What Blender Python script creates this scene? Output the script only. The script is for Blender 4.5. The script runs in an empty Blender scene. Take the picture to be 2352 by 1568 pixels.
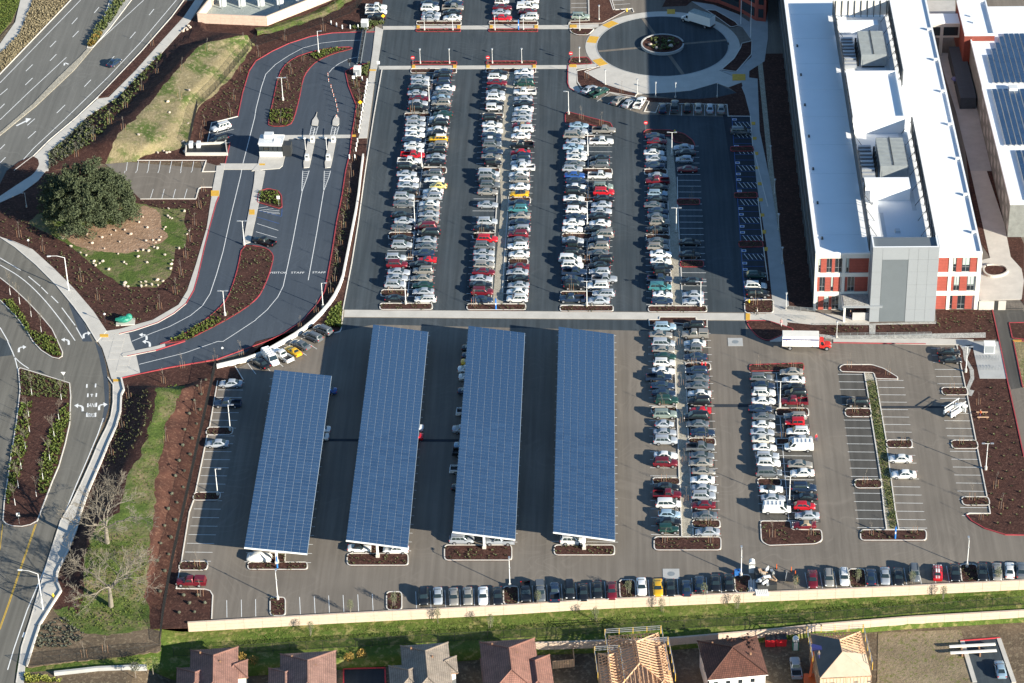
import bpy, bmesh, math, random
from mathutils import Vector, Matrix
from mathutils.bvhtree import BVHTree
R = math.radians
rnd = random.Random(7)
S = bpy.context.scene
COL = S.collection

# ------------------------------------------------------------------ camera, sky, sun, exposure
FOC = 6370.0                                    # focal length in units of a 2352 px wide picture
TH, RO, YA = R(32.95), R(-1.6), R(2.5)
FW = Vector((-math.sin(YA)*math.cos(TH), math.cos(YA)*math.cos(TH), -math.sin(TH)))
_r = Vector((math.cos(YA), math.sin(YA), 0)); _u = _r.cross(FW)
RT = math.cos(RO)*_r + math.sin(RO)*_u
UP = -math.sin(RO)*_r + math.cos(RO)*_u
CAM = -FW*585.0
cd = bpy.data.cameras.new('camera'); cam = bpy.data.objects.new('camera', cd); COL.objects.link(cam)
cd.sensor_width = 36; cd.lens = 36*FOC/2352; cd.clip_start = 20; cd.clip_end = 6000
m = Matrix((RT, UP, -FW)).transposed().to_4x4(); m.translation = CAM
cam.matrix_world = m
S.camera = cam

SUN_EL, SUN_AZ = R(18.8), R(-36.3)              # azimuth measured from +X (east) towards +Y (north)
world = bpy.data.worlds.new('World'); S.world = world; world.use_nodes = True
nt = world.node_tree; bg = nt.nodes['Background']
sky = nt.nodes.new('ShaderNodeTexSky'); sky.sky_type = 'NISHITA'; sky.sun_disc = False
sky.sun_elevation = SUN_EL; sky.sun_rotation = R(90) - SUN_AZ
sky.altitude = 100; sky.air_density = 1.3; sky.dust_density = 0.0; sky.ozone_density = 4.5
nt.links.new(sky.outputs[0], bg.inputs[0]); bg.inputs[1].default_value = 0.074
sl = bpy.data.lights.new('sun', 'SUN'); sl.energy = 5.0; sl.angle = R(0.5); sl.color = (1.0, 0.925, 0.775)
so = bpy.data.objects.new('sun', sl); COL.objects.link(so)
sdir = Vector((math.cos(SUN_AZ)*math.cos(SUN_EL), math.sin(SUN_AZ)*math.cos(SUN_EL), math.sin(SUN_EL)))
so.rotation_euler = sdir.to_track_quat('Z', 'Y').to_euler(); so.location = sdir*300
S.view_settings.view_transform = 'Standard'; S.view_settings.look = 'None'
S.view_settings.exposure = 1.17; S.view_settings.gamma = 1.0
S.view_settings.use_curve_mapping = False

# ------------------------------------------------------------------ points
def G(x, y, z=0.0):
    """point of the place, at height z, seen at (x, y) of a 2352 x 1568 print"""
    d = FW*FOC + RT*(x-1176) - UP*(y-784)
    return CAM + d*((z-CAM.z)/d.z)
def T(rc, s):
    """print coordinates from a quarter-pixel survey sheet rc = row, column"""
    r, c = int(rc[0]), int(rc[1]); v = [float(q) for q in s.replace(',', ' ').split()]
    return [(588*c+v[i]/4, 392*r+v[i+1]/4) for i in range(0, len(v), 2)]
def T1(rc, x, y): return (588*int(rc[1])+x/4, 392*int(rc[0])+y/4)
def V(s):
    v = [float(q) for q in s.replace(',', ' ').split()]
    return [(v[i], v[i+1]) for i in range(0, len(v), 2)]
def GL(pts, z=0.0): return [G(x, y, z) for x, y in pts]
def heading(x, y, dx, dy):
    a = G(x, y); b = G(x+dx, y+dy); return math.atan2(b.y-a.y, b.x-a.x)
ORD = 'zeroth first second third fourth fifth sixth seventh eighth ninth tenth eleventh twelfth thirteenth fourteenth fifteenth sixteenth seventeenth eighteenth nineteenth twentieth'.split()
def o_(n):
    if n <= 20: return ORD[n]
    t = {2: 'twent', 3: 'thirt', 4: 'fort', 5: 'fift', 6: 'sixt'}[n//10]
    return t+'ieth' if n % 10 == 0 else t+'y-'+ORD[n % 10]

# ------------------------------------------------------------------ materials
MAT = {}
def nodes_of(name):
    mt = bpy.data.materials.new(name); mt.use_nodes = True; MAT[name] = mt
    n = mt.node_tree.nodes; return mt, n, mt.node_tree.links, n['Principled BSDF']
def plain(name, col, rough=0.6, metal=0.0, spec=0.5, emit=None):
    mt, n, l, b = nodes_of(name)
    b.inputs['Base Color'].default_value = (*col, 1); b.inputs['Roughness'].default_value = rough
    b.inputs['Metallic'].default_value = metal; b.inputs['Specular IOR Level'].default_value = spec
    return mt
def mixrgb(n, l, fac, a, b, mode='MIX'):
    x = n.new('ShaderNodeMix'); x.data_type = 'RGBA'; x.blend_type = mode
    for i, v in ((0, fac), (6, a), (7, b)):
        if isinstance(v, (int, float)): x.inputs[i].default_value = v
        elif isinstance(v, tuple): x.inputs[i].default_value = (*v, 1)
        else: l.new(v, x.inputs[i])
    return x.outputs[2]
def noise(n, l, scale, detail=4, rough=.6, sc=(1, 1, 1), rot=0.0, coord='Object', dist=0.0):
    tc = n.new('ShaderNodeTexCoord'); mp = n.new('ShaderNodeMapping')
    mp.inputs['Scale'].default_value = sc; mp.inputs['Rotation'].default_value = (0, 0, rot)
    l.new(tc.outputs[coord], mp.inputs[0])
    t = n.new('ShaderNodeTexNoise'); t.inputs['Scale'].default_value = scale; t.inputs['Detail'].default_value = detail
    t.inputs['Roughness'].default_value = rough; t.inputs['Distortion'].default_value = dist
    l.new(mp.outputs[0], t.inputs[0]); return t.outputs[0]
def ramp(n, l, v, a, b, ca=(0, 0, 0), cb=(1, 1, 1)):
    r = n.new('ShaderNodeValToRGB'); r.color_ramp.elements[0].position = a; r.color_ramp.elements[1].position = b
    r.color_ramp.elements[0].color = (*ca, 1); r.color_ramp.elements[1].color = (*cb, 1)
    l.new(v, r.inputs[0]); return r.outputs[0]
def bump(n, l, b, v, strength=.5, dist=.05):
    u = n.new('ShaderNodeBump'); u.inputs['Strength'].default_value = strength; u.inputs['Distance'].default_value = dist
    l.new(v, u.inputs['Height']); l.new(u.outputs[0], b.inputs['Normal'])
def ground(name, c1, c2, s1=.25, s2=3.0, c3=None, bstr=.5, bdist=.06, rough=.95, sc=(1, 1, 1), lo=.35, hi=.65, fine=.35, rot=0.0, spec=.15):
    """two tones in patches, an optional third in small specks, fine grain and relief"""
    mt, n, l, b = nodes_of(name)
    p = ramp(n, l, noise(n, l, s1, 5, .65, sc, rot), lo, hi)
    col = mixrgb(n, l, p, c1, c2)
    if c3: col = mixrgb(n, l, ramp(n, l, noise(n, l, s2*.7, 3, .6), .52, .66), col, c3)
    g = noise(n, l, s2*2.2, 3, .8)
    gr = ramp(n, l, g, .2, .8, (1-fine,)*3, (1+fine,)*3)
    col = mixrgb(n, l, 1.0, col, gr, 'MULTIPLY')
    l.new(col, b.inputs['Base Color']); b.inputs['Roughness'].default_value = rough
    b.inputs['Specular IOR Level'].default_value = spec
    bump(n, l, b, noise(n, l, s2, 4, .7), bstr, bdist); return mt
def asphalt(name, c1, c2, streak=.25, rot=0.0, spots=0.0):
    mt, n, l, b = nodes_of(name)
    col = mixrgb(n, l, ramp(n, l, noise(n, l, .045, 5, .6), .3, .7), c1, c2)
    st = ramp(n, l, noise(n, l, .9, 4, .6, (1, .03, 1), rot), .35, .7, (1-streak,)*3, (1+streak,)*3)
    col = mixrgb(n, l, 1.0, col, st, 'MULTIPLY')
    # turning tyre marks and dust: thin warped bands
    # tyre dust: thin curved threads where a slow noise crosses its middle value
    q = noise(n, l, .055, 1.5, .4, dist=1.2); ab = n.new('ShaderNodeMath'); ab.operation = 'PINGPONG'; ab.inputs[1].default_value = .03; l.new(q, ab.inputs[0])
    mk = n.new('ShaderNodeMath'); mk.operation = 'MULTIPLY'
    l.new(ramp(n, l, ab.outputs[0], .022, .030), mk.inputs[0]); l.new(ramp(n, l, noise(n, l, .05, 3), .46, .62), mk.inputs[1])
    sc = n.new('ShaderNodeMath'); sc.operation = 'MULTIPLY'; sc.inputs[1].default_value = .22; l.new(mk.outputs[0], sc.inputs[0])
    col = mixrgb(n, l, sc.outputs[0], col, tuple(min(1, q*1.5+.01) for q in c2))
    gr = ramp(n, l, noise(n, l, 14, 2, .8), .2, .8, (.82,)*3, (1.18,)*3)
    col = mixrgb(n, l, 1.0, col, gr, 'MULTIPLY')
    if spots:
        col = mixrgb(n, l, ramp(n, l, noise(n, l, .5, 2), .66, .72), col, tuple(q*.55 for q in c1))
    l.new(col, b.inputs['Base Color']); b.inputs['Roughness'].default_value = .9; b.inputs['Specular IOR Level'].default_value = .2
    bump(n, l, b, noise(n, l, 30, 2), .3, .01); return mt
def weathered(name, col, var=.12, rough=.7, s=.6, metal=0.0, spec=.4, fine=.06, b_=0.0):
    mt, n, l, b = nodes_of(name)
    a = ramp(n, l, noise(n, l, s, 5, .65), .3, .7, tuple(q*(1-var) for q in col), tuple(min(1, q*(1+var)) for q in col))
    gr = ramp(n, l, noise(n, l, 9, 3, .7), .25, .75, (1-fine,)*3, (1+fine,)*3)
    l.new(mixrgb(n, l, 1.0, a, gr, 'MULTIPLY'), b.inputs['Base Color'])
    b.inputs['Roughness'].default_value = rough; b.inputs['Metallic'].default_value = metal; b.inputs['Specular IOR Level'].default_value = spec
    if b_: bump(n, l, b, noise(n, l, 6, 3), b_, .03)
    return mt

asphalt('asphalt_drive', (.052, .066, .086), (.068, .083, .103), .10, R(8))
asphalt('asphalt_upper', (.044, .058, .069), (.068, .080, .089), .22, R(-6))
asphalt('asphalt_lower', (.160, .139, .117), (.208, .181, .151), .14, R(5))
asphalt('asphalt_road', (.145, .142, .130), (.175, .170, .154), .12, R(-52))
asphalt('asphalt_road_west', (.135, .128, .112), (.175, .165, .142), .18, R(0))
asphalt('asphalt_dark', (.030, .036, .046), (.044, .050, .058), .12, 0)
asphalt('asphalt_stalls', (.075, .072, .066), (.105, .098, .088), .16, R(-3))
weathered('concrete', (.52, .49, .44), .10, .85, .35, fine=.08)
weathered('concrete_grey', (.40, .40, .39), .12, .85, .3, fine=.08)
weathered('kerb_concrete', (.66, .62, .56), .10, .85, .8, fine=.1)
weathered('kerb_red', (.36, .050, .058), .22, .7, .9)
weathered('paint_white', (.78, .78, .76), .12, .7, 1.2, fine=.14)
weathered('paint_yellow', (.62, .40, .06), .15, .7, 1.5)
weathered('paint_blue', (.04, .11, .33), .15, .7, 1.5)
weathered('paint_red', (.55, .05, .06), .15, .7, 1.5)
weathered('tactile_yellow', (.66, .38, .05), .12, .7, 1.5)
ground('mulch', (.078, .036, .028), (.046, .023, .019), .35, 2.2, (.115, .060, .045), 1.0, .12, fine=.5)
ground('mulch_sunny', (.105, .048, .034), (.060, .028, .022), .3, 2.6, (.15, .08, .055), .8, .10, fine=.45)  # mulch again with sunlight painted into its colour, brighter and redder
ground('soil', (.17, .125, .085), (.10, .075, .05), .12, 2.0, (.23, .18, .12), .9, .12, fine=.35)
ground('soil_tan', (.30, .235, .155), (.20, .155, .10), .14, 1.8, (.16, .16, .06), .9, .15, fine=.35)
ground('dirt', (.36, .23, .15), (.26, .165, .105), .18, 1.4, (.42, .29, .20), 1.0, .2, fine=.25)
ground('grass', (.075, .112, .026), (.20, .165, .09), .16, 1.3, (.11, .150, .035), 1.0, .2, fine=.4, lo=.44, hi=.60)
ground('grass_dry', (.235, .195, .11), (.085, .118, .032), .11, 1.5, (.30, .25, .15), 1.0, .22, fine=.4, lo=.46, hi=.58)
ground('grass_lush', (.064, .112, .018), (.128, .152, .036), .12, 1.1, (.23, .21, .08), 1.0, .25, fine=.35, lo=.35, hi=.7)
ground('gravel', (.42, .38, .30), (.30, .27, .215), .8, 6.0, (.56, .52, .44), 1.0, .12, fine=.45)
ground('gravel_grey', (.34, .37, .34), (.26, .29, .27), .3, 4.0, (.42, .45, .42), .6, .06, fine=.2)
ground('pebbles', (.45, .44, .41), (.28, .27, .25), 1.2, 7.0, (.6, .58, .54), 1.0, .12, fine=.5)
plain('tyre', (.012, .012, .013), .85, spec=.2)
plain('rim', (.55, .56, .58), .35, .7)
plain('headlight', (.75, .78, .80), .12)
plain('tail_light', (.42, .012, .015), .2)
plain('black_plastic', (.018, .018, .02), .5)
plain('steel', (.50, .52, .54), .45, .6)
plain('steel_white', (.74, .74, .73), .5)
plain('steel_dark', (.045, .048, .05), .55, .3)
plain('fence_black', (.010, .011, .012), .6)
weathered('galvanised', (.31, .335, .34), .12, .5, .8, .35)
weathered('timber', (.62, .40, .25), .18, .8, 2.0)
weathered('stake', (.30, .17, .10), .2, .85, 3.0)
weathered('white_wall', (.80, .79, .76), .05, .8, .3)
weathered('roof_membrane', (.83, .84, .85), .035, .6, .10, fine=.02)
weathered('grey_panel', (.27, .29, .31), .03, .5, .2, spec=.5)
weathered('grey_panel_dark', (.13, .15, .165), .05, .55, .5)
weathered('red_panel', (.33, .075, .055), .13, .6, 1.4)
weathered('cream_concrete', (.72, .69, .63), .06, .8, .3)
weathered('beige_block', (.60, .44, .35), .10, .9, 1.5, fine=.15, b_=.3)
weathered('beige_block_pale', (.56, .44, .345), .08, .9, 1.2, fine=.14, b_=.3)
weathered('rock', (.50, .42, .345), .25, .9, 1.2, fine=.15, b_=.5)
weathered('bark_pale', (.20, .175, .14), .22, .9, 2.0)
weathered('bark_grey', (.22, .19, .16), .2, .9, 2.0)
weathered('cabinet', (.62, .64, .65), .05, .5, .6)
weathered('tarp', (.70, .69, .66), .08, .8, .6)
weathered('plywood', (.56, .45, .33), .10, .85, .5)
weathered('felt', (.14, .125, .11), .12, .9, .6)
weathered('brick_red', (.19, .045, .032), .15, .9, 1.2)
weathered('stone_grey', (.20, .21, .20), .2, .9, .8, fine=.2, b_=.3)
plain('plastic_green', (.02, .22, .15), .4)
plain('plastic_blue', (.03, .14, .42), .4)
plain('plastic_orange', (.75, .13, .02), .5)
plain('sign_white', (.78, .78, .76), .5)
plain('sign_red', (.60, .02, .03), .5)
plain('sign_yellow', (.85, .50, .02), .5)
plain('panel_frame', (.34, .41, .48), .5)
plain('dark_glass', (.02, .028, .034), .08, spec=.8)  # dark glossy window glass, one even colour
plain('blind', (.42, .50, .46), .7)
plain('skin', (.45, .26, .18), .6)
plain('hydrant_yellow', (.80, .55, .03), .5)
plain('call_blue', (.03, .20, .62), .35)
# vehicle paint: the colour belongs to each vehicle
def paint():
    mt, n, l, b = nodes_of('car_paint')
    oi = n.new('ShaderNodeObjectInfo')
    l.new(oi.outputs['Color'], b.inputs['Base Color']); b.inputs['Roughness'].default_value = .34
    b.inputs['Coat Weight'].default_value = .55; b.inputs['Coat Roughness'].default_value = .06
    b.inputs['Metallic'].default_value = .2
    mt, n, l, b = nodes_of('cloth')
    oi = n.new('ShaderNodeObjectInfo'); l.new(oi.outputs['Color'], b.inputs['Base Color']); b.inputs['Roughness'].default_value = .85
    mt, n, l, b = nodes_of('car_glass')
    b.inputs['Base Color'].default_value = (.018, .030, .034, 1); b.inputs['Roughness'].default_value = .05
    b.inputs['Specular IOR Level'].default_value = .9
    mt, n, l, b = nodes_of('solar_glass')
    oi = n.new('ShaderNodeObjectInfo')
    c = mixrgb(n, l, oi.outputs['Random'], (.026, .060, .128), (.034, .074, .150))
    l.new(c, b.inputs['Base Color']); b.inputs['Roughness'].default_value = .22; b.inputs['Specular IOR Level'].default_value = .6
    # chain link: thin wire with open air between
    mt, n, l, b = nodes_of('chain_link')
    b.inputs['Base Color'].default_value = (.012, .014, .014, 1); b.inputs['Alpha'].default_value = .34
    # clay roof tiles: courses of half-round tile, each course a little different
paint()
for nm, c1, c2 in (('tile_red', (.56, .30, .24), (.46, .24, .19)), ('tile_pink', (.60, .35, .28), (.48, .27, .22)),
                   ('tile_grey', (.56, .47, .39), (.47, .39, .32)), ('tile_brown', (.27, .11, .075), (.17, .072, .052)), ('tile_rose', (.57, .29, .22), (.49, .24, .185))):
    mt, n, l, b = nodes_of(nm)
    br = n.new('ShaderNodeTexBrick'); tc = n.new('ShaderNodeTexCoord'); l.new(tc.outputs['UV'], br.inputs[0])
    br.inputs['Scale'].default_value = 1.0; br.inputs['Brick Width'].default_value = .32; br.inputs['Row Height'].default_value = .40
    br.inputs['Mortar Size'].default_value = .035; br.inputs['Color1'].default_value = (*c1, 1); br.inputs['Color2'].default_value = (*c2, 1)
    br.inputs['Mortar'].default_value = tuple(q*.45 for q in c2)+(1,); br.offset = 0.0
    c = mixrgb(n, l, 1.0, br.outputs[0], ramp(n, l, noise(n, l, .5, 4), .3, .7, (.78,)*3, (1.2,)*3), 'MULTIPLY')
    l.new(c, b.inputs['Base Color']); b.inputs['Roughness'].default_value = .85
    w = n.new('ShaderNodeTexWave'); w.inputs['Scale'].default_value = 2*math.pi/.32/6.2832*.5*math.pi/1.5708; l.new(tc.outputs['UV'], w.inputs[0])
    bump(n, l, b, w.outputs[0], 1.0, .10)
def leafy(name, c1, c2, c3):
    mt, n, l, b = nodes_of(name)
    c = mixrgb(n, l, ramp(n, l, noise(n, l, .45, 3), .35, .65), c1, c2)
    c = mixrgb(n, l, ramp(n, l, noise(n, l, 4.0, 2), .5, .7), c, c3)
    l.new(c, b.inputs['Base Color']); b.inputs['Roughness'].default_value = .75; b.inputs['Specular IOR Level'].default_value = .25
leafy('oak_leaf', (.050, .066, .034), (.066, .083, .042), (.100, .114, .058))
leafy('shrub_leaf', (.07, .10, .035), (.10, .12, .04), (.16, .17, .06))
leafy('shrub_grey', (.10, .10, .07), (.07, .08, .06), (.13, .13, .09))
leafy('shrub_lime', (.075, .115, .022), (.11, .14, .028), (.16, .17, .045))
leafy('shrub_gold', (.30, .18, .04), (.20, .14, .04), (.12, .13, .04))
leafy('dry_tuft', (.30, .25, .15), (.22, .18, .11), (.36, .31, .21))
leafy('olive_leaf', (.13, .15, .08), (.17, .18, .10), (.22, .22, .13))
leafy('seedling', (.11, .12, .055), (.08, .09, .04), (.16, .15, .08))
leafy('yellow_green', (.28, .30, .05), (.20, .22, .05), (.33, .30, .08))

# ------------------------------------------------------------------ mesh building
class MB:
    def __init__(s): s.v = []; s.f = []; s.mi = []; s.cur = 0
    def add(s, vs, fs):
        o = len(s.v); s.v += [tuple(q) for q in vs]
        s.f += [tuple(i+o for i in f) for f in fs]; s.mi += [s.cur]*len(fs); return s
    def box(s, c, d, rz=0.0, taper=1.0):
        x, y, z = d[0]/2, d[1]/2, d[2]/2; ca, sa = math.cos(rz), math.sin(rz); vs = []
        for k, t in ((-1, 1.0), (1, taper)):
            for a, b in ((-1, -1), (1, -1), (1, 1), (-1, 1)):
                px, py = a*x*t, b*y*t; vs.append((c[0]+px*ca-py*sa, c[1]+px*sa+py*ca, c[2]+k*z))
        return s.add(vs, [(3, 2, 1, 0), (4, 5, 6, 7), (0, 1, 5, 4), (1, 2, 6, 5), (2, 3, 7, 6), (3, 0, 4, 7)])
    def beam(s, a, b, w, h, up=(0, 0, 1)):
        a, b = Vector(a), Vector(b); d = (b-a).normalized(); u = Vector(up)
        if abs(d.dot(u)) > .98: u = Vector((1, 0, 0))
        r = d.cross(u).normalized(); u = r.cross(d)
        vs = [p+r*i*w/2+u*j*h/2 for p in (a, b) for i, j in ((-1, -1), (1, -1), (1, 1), (-1, 1))]
        return s.add(vs, [(0, 1, 2, 3), (7, 6, 5, 4), (4, 5, 1, 0), (5, 6, 2, 1), (6, 7, 3, 2), (7, 4, 0, 3)])
    def tube(s, a, b, r0, r1=None, n=6, cap=True):
        a, b = Vector(a), Vector(b); r1 = r0 if r1 is None else r1; d = (b-a)
        if d.length < 1e-6: return s
        d.normalize(); u = Vector((0, 0, 1)) if abs(d.z) < .9 else Vector((1, 0, 0)); r = d.cross(u).normalized(); u = r.cross(d)
        vs = []
        for p, q in ((a, r0), (b, r1)):
            for i in range(n):
                t = 2*math.pi*i/n; vs.append(p+r*math.cos(t)*q+u*math.sin(t)*q)
        fs = [(i, i+n, (i+1) % n+n, (i+1) % n) for i in range(n)]
        if cap: fs += [tuple(range(n)), tuple(range(2*n-1, n-1, -1))]
        return s.add(vs, fs)
    def prism(s, poly, z0, z1, bottom=False):
        n = len(poly); a = sum(poly[i][0]*poly[(i+1) % n][1]-poly[(i+1) % n][0]*poly[i][1] for i in range(n))
        if a < 0: poly = poly[::-1]
        vs = [(p[0], p[1], z0) for p in poly]+[(p[0], p[1], z1) for p in poly]
        fs = [tuple(range(n, 2*n))]+[(i, (i+1) % n, (i+1) % n+n, i+n) for i in range(n)]
        if bottom: fs.append(tuple(range(n-1, -1, -1)))
        return s.add(vs, fs)
    def sheet(s, poly):
        n = len(poly); a = sum(poly[i][0]*poly[(i+1) % n][1]-poly[(i+1) % n][0]*poly[i][1] for i in range(n))
        if a < 0: poly = poly[::-1]
        return s.add([(p[0], p[1], p[2] if len(p) > 2 else 0) for p in poly], [tuple(range(n))])
    def grid(s, rows, flip=False):
        n = len(rows[0]); vs = [p for r in rows for p in r]; fs = []
        for j in range(len(rows)-1):
            for i in range(n-1):
                q = (j*n+i, j*n+i+1, (j+1)*n+i+1, (j+1)*n+i); fs.append(q[::-1] if flip else q)
        return s.add(vs, fs)
    def strip(s, pts, w0, w1, z0, z1):
        """solid band along pts from offset w0 to w1 (left positive), closed section"""
        n = len(pts); P = [Vector((p[0], p[1], 0)) for p in pts]; N = []
        for i in range(n):
            a = P[i]-P[i-1] if i else P[1]-P[0]; b = P[i+1]-P[i] if i < n-1 else a
            t = (a.normalized()+b.normalized()); t = t.normalized() if t.length > 1e-6 else a.normalized()
            k = max(.45, t.dot(b.normalized())); N.append(Vector((-t.y, t.x, 0))/k)
        zz = [p[2] if len(p) > 2 else 0 for p in pts]
        vs = []
        for i in range(n):
            a, b = P[i]+N[i]*w0, P[i]+N[i]*w1
            vs += [(a.x, a.y, zz[i]+z0), (b.x, b.y, zz[i]+z0), (b.x, b.y, zz[i]+z1), (a.x, a.y, zz[i]+z1)]
        fs = []
        for i in range(n-1):
            o = 4*i
            fs += [(o+3, o+2, o+6, o+7), (o, o+3, o+7, o+4), (o+2, o+1, o+5, o+6), (o+1, o, o+4, o+5)]
        fs += [(0, 1, 2, 3), (4*n-1, 4*n-2, 4*n-3, 4*n-4)]
        return s.add(vs, fs)
    def blob(s, c, r, n=7, m=5, jit=.18, rg=rnd):
        vs = [(c[0], c[1], c[2]-r[2])]; fs = []
        for j in range(1, m):
            t = math.pi*j/m
            for i in range(n):
                a = 2*math.pi*(i+.5*(j % 2))/n; k = 1+rg.uniform(-jit, jit)
                vs.append((c[0]+r[0]*math.sin(t)*math.cos(a)*k, c[1]+r[1]*math.sin(t)*math.sin(a)*k, c[2]-r[2]*math.cos(t)*k))
        vs.append((c[0], c[1], c[2]+r[2])); e = len(vs)-1
        for i in range(n):
            fs.append((0, 1+(i+1) % n, 1+i)); fs.append((e, 1+(m-2)*n+i, 1+(m-2)*n+(i+1) % n))
            for j in range(m-2):
                fs.append((1+j*n+i, 1+j*n+(i+1) % n, 1+(j+1)*n+(i+1) % n, 1+(j+1)*n+i))
        return s.add(vs, fs)
    def mesh(s, name, mats, smooth=False):
        me = bpy.data.meshes.new(name); me.from_pydata(s.v, [], s.f); me.update()
        for q in (mats if isinstance(mats, (list, tuple)) else [mats]): me.materials.append(MAT[q])
        if len(me.materials) > 1: me.polygons.foreach_set('material_index', s.mi)
        if smooth: me.polygons.foreach_set('use_smooth', [True]*len(me.polygons))
        return me
    def build(s, name, mats, parent=None, smooth=False, **k):
        return ob(name, s.mesh(name, mats, smooth), parent, **k)
def ob(name, me, parent=None, kind=None, label=None, cat=None, group=None, loc=None, rz=None):
    o = bpy.data.objects.new(name, me); COL.objects.link(o)
    if parent: o.parent = parent
    if loc is not None: o.location = loc
    if rz is not None: o.rotation_euler = (0, 0, rz)
    if kind: o['kind'] = kind
    if label: o['label'] = label
    if cat: o['category'] = cat
    if group: o['group'] = group
    return o
def thing(name, label, cat, loc=(0, 0, 0), rz=0.0, group=None):
    return ob(name, None, None, None, label, cat, group, loc, rz)
KIDS = {}
def dup(root, loc, rz, label, group=None, scale=None, color=None, tint=('body',)):
    """a copy of a thing with copies of its parts and sub-parts"""
    if root.name not in KIDS: KIDS[root.name] = [(c, list(c.children)) for c in root.children]
    r = root.copy(); COL.objects.link(r); r.location = loc; r.rotation_euler = (0, 0, rz); r['label'] = label
    if group: r['group'] = group
    if scale: r.scale = (scale,)*3 if isinstance(scale, (int, float)) else scale
    for c, sub in KIDS[root.name]:
        d = c.copy(); COL.objects.link(d); d.parent = r
        if color and c.name.split('.')[0] in tint: d.color = (*color, 1)
        for g in sub:
            e = g.copy(); COL.objects.link(e); e.parent = d
    return r
def resample(pts, n):
    L = [0]
    for a, b in zip(pts, pts[1:]): L.append(L[-1]+math.dist(a, b))
    out = []; j = 0
    for i in range(n):
        t = L[-1]*i/(n-1)
        while j < len(pts)-2 and L[j+1] < t: j += 1
        k = (t-L[j])/max(1e-9, L[j+1]-L[j]); out.append(tuple(a+(b-a)*k for a, b in zip(pts[j], pts[j+1])))
    return out
def smooth_line(pts, it=2, closed=False):
    for _ in range(it):
        q = [] if closed else [pts[0]]
        n = len(pts)
        for i in range(n if closed else n-1):
            a, b = pts[i], pts[(i+1) % n]
            q += [tuple(u*.75+v*.25 for u, v in zip(a, b)), tuple(u*.25+v*.75 for u, v in zip(a, b))]
        if not closed: q.append(pts[-1])
        pts = q
    return pts
def rounded(pts, r=1.2, n=4):
    """polygon corners rounded with radius r (print units)"""
    out = []; N = len(pts)
    for i in range(N):
        p = Vector(pts[i]); a = Vector(pts[i-1])-p; b = Vector(pts[(i+1) % N])-p
        k = min(r, a.length*.45, b.length*.45); A = p+a.normalized()*k; B = p+b.normalized()*k
        for j in range(n+1):
            t = j/n; q = A*(1-t)**2+p*2*t*(1-t)+B*t*t; out.append((q.x, q.y))
    return out

# ------------------------------------------------------------------ meshes that need evaluation, made while the scene is still empty
plain('screen_metal', (.045, .05, .055), .5); plain('cloth_pink', (.62, .30, .30), .85)
TXT = {}
def text_mesh(s, size):
    cu = bpy.data.curves.new('t', 'FONT'); cu.body = s; cu.size = size; cu.align_x = 'CENTER'; cu.align_y = 'CENTER'; cu.resolution_u = 2
    o = bpy.data.objects.new('t', cu); COL.objects.link(o); bpy.context.view_layer.update()
    TXT[s] = bpy.data.meshes.new_from_object(o.evaluated_get(bpy.context.evaluated_depsgraph_get())); bpy.data.objects.remove(o)
for s_, z_ in (('VISITOR', 1.12), ('STAFF', 1.12), ('LANE', .80), ('BIKE', .80), ('Miles Treaster & Associates', .36)): text_mesh(s_, z_)
def text(s, size, mat, parent, mtx, name='lettering'):
    me = TXT[s].copy(); me.materials.clear(); me.materials.append(MAT[mat]); q = ob(name, me, parent); q.matrix_local = mtx; return q
def body_mesh(stride, arm):
    sk = bpy.data.meshes.new('sk'); v = [(0, 0, .95), (0, 0, 1.15), (0, 0, 1.38), (0, 0, 1.50), (.01, 0, 1.60), (.02, 0, 1.70),
        (0, .10, .90), (stride*.6, .11, .50), (stride*.8, .11, .08), (stride*.8+.14, .12, .04), (0, -.10, .90), (-stride*.4, -.11, .50), (-stride, -.11, .10), (-stride+.14, -.12, .04),
        (0, .19, 1.40), (-arm*.6, .25, 1.12), (arm*.5, .25, .88), (arm*.5+.04, .25, .78), (0, -.19, 1.40), (arm*.6, -.25, 1.12), (arm*1.6, -.24, .90), (arm*1.6+.04, -.24, .80)]
    e = [(0, 1), (1, 2), (2, 3), (3, 4), (4, 5), (0, 6), (6, 7), (7, 8), (8, 9), (0, 10), (10, 11), (11, 12), (12, 13), (2, 14), (14, 15), (15, 16), (16, 17), (2, 18), (18, 19), (19, 20), (20, 21)]
    rad = [.15, .14, .17, .07, .10, .09, .10, .075, .05, .045, .10, .075, .05, .045, .075, .055, .042, .045, .075, .055, .042, .045]
    sk.from_pydata(v, e, []); o = bpy.data.objects.new('sk', sk); COL.objects.link(o); o.modifiers.new('s', 'SKIN')
    for i, q in enumerate(sk.skin_vertices[0].data): q.radius = (rad[i], rad[i]*(1.25 if i in (1, 2) else 1)); q.use_root = i == 0
    sb = o.modifiers.new('b', 'SUBSURF'); sb.levels = 1; bpy.context.view_layer.update()
    me = bpy.data.meshes.new_from_object(o.evaluated_get(bpy.context.evaluated_depsgraph_get())); bpy.data.objects.remove(o); return me
BODY = {.25: body_mesh(.25, .15), .1: body_mesh(.1, .12)}
from mathutils import noise as mnoise
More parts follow.
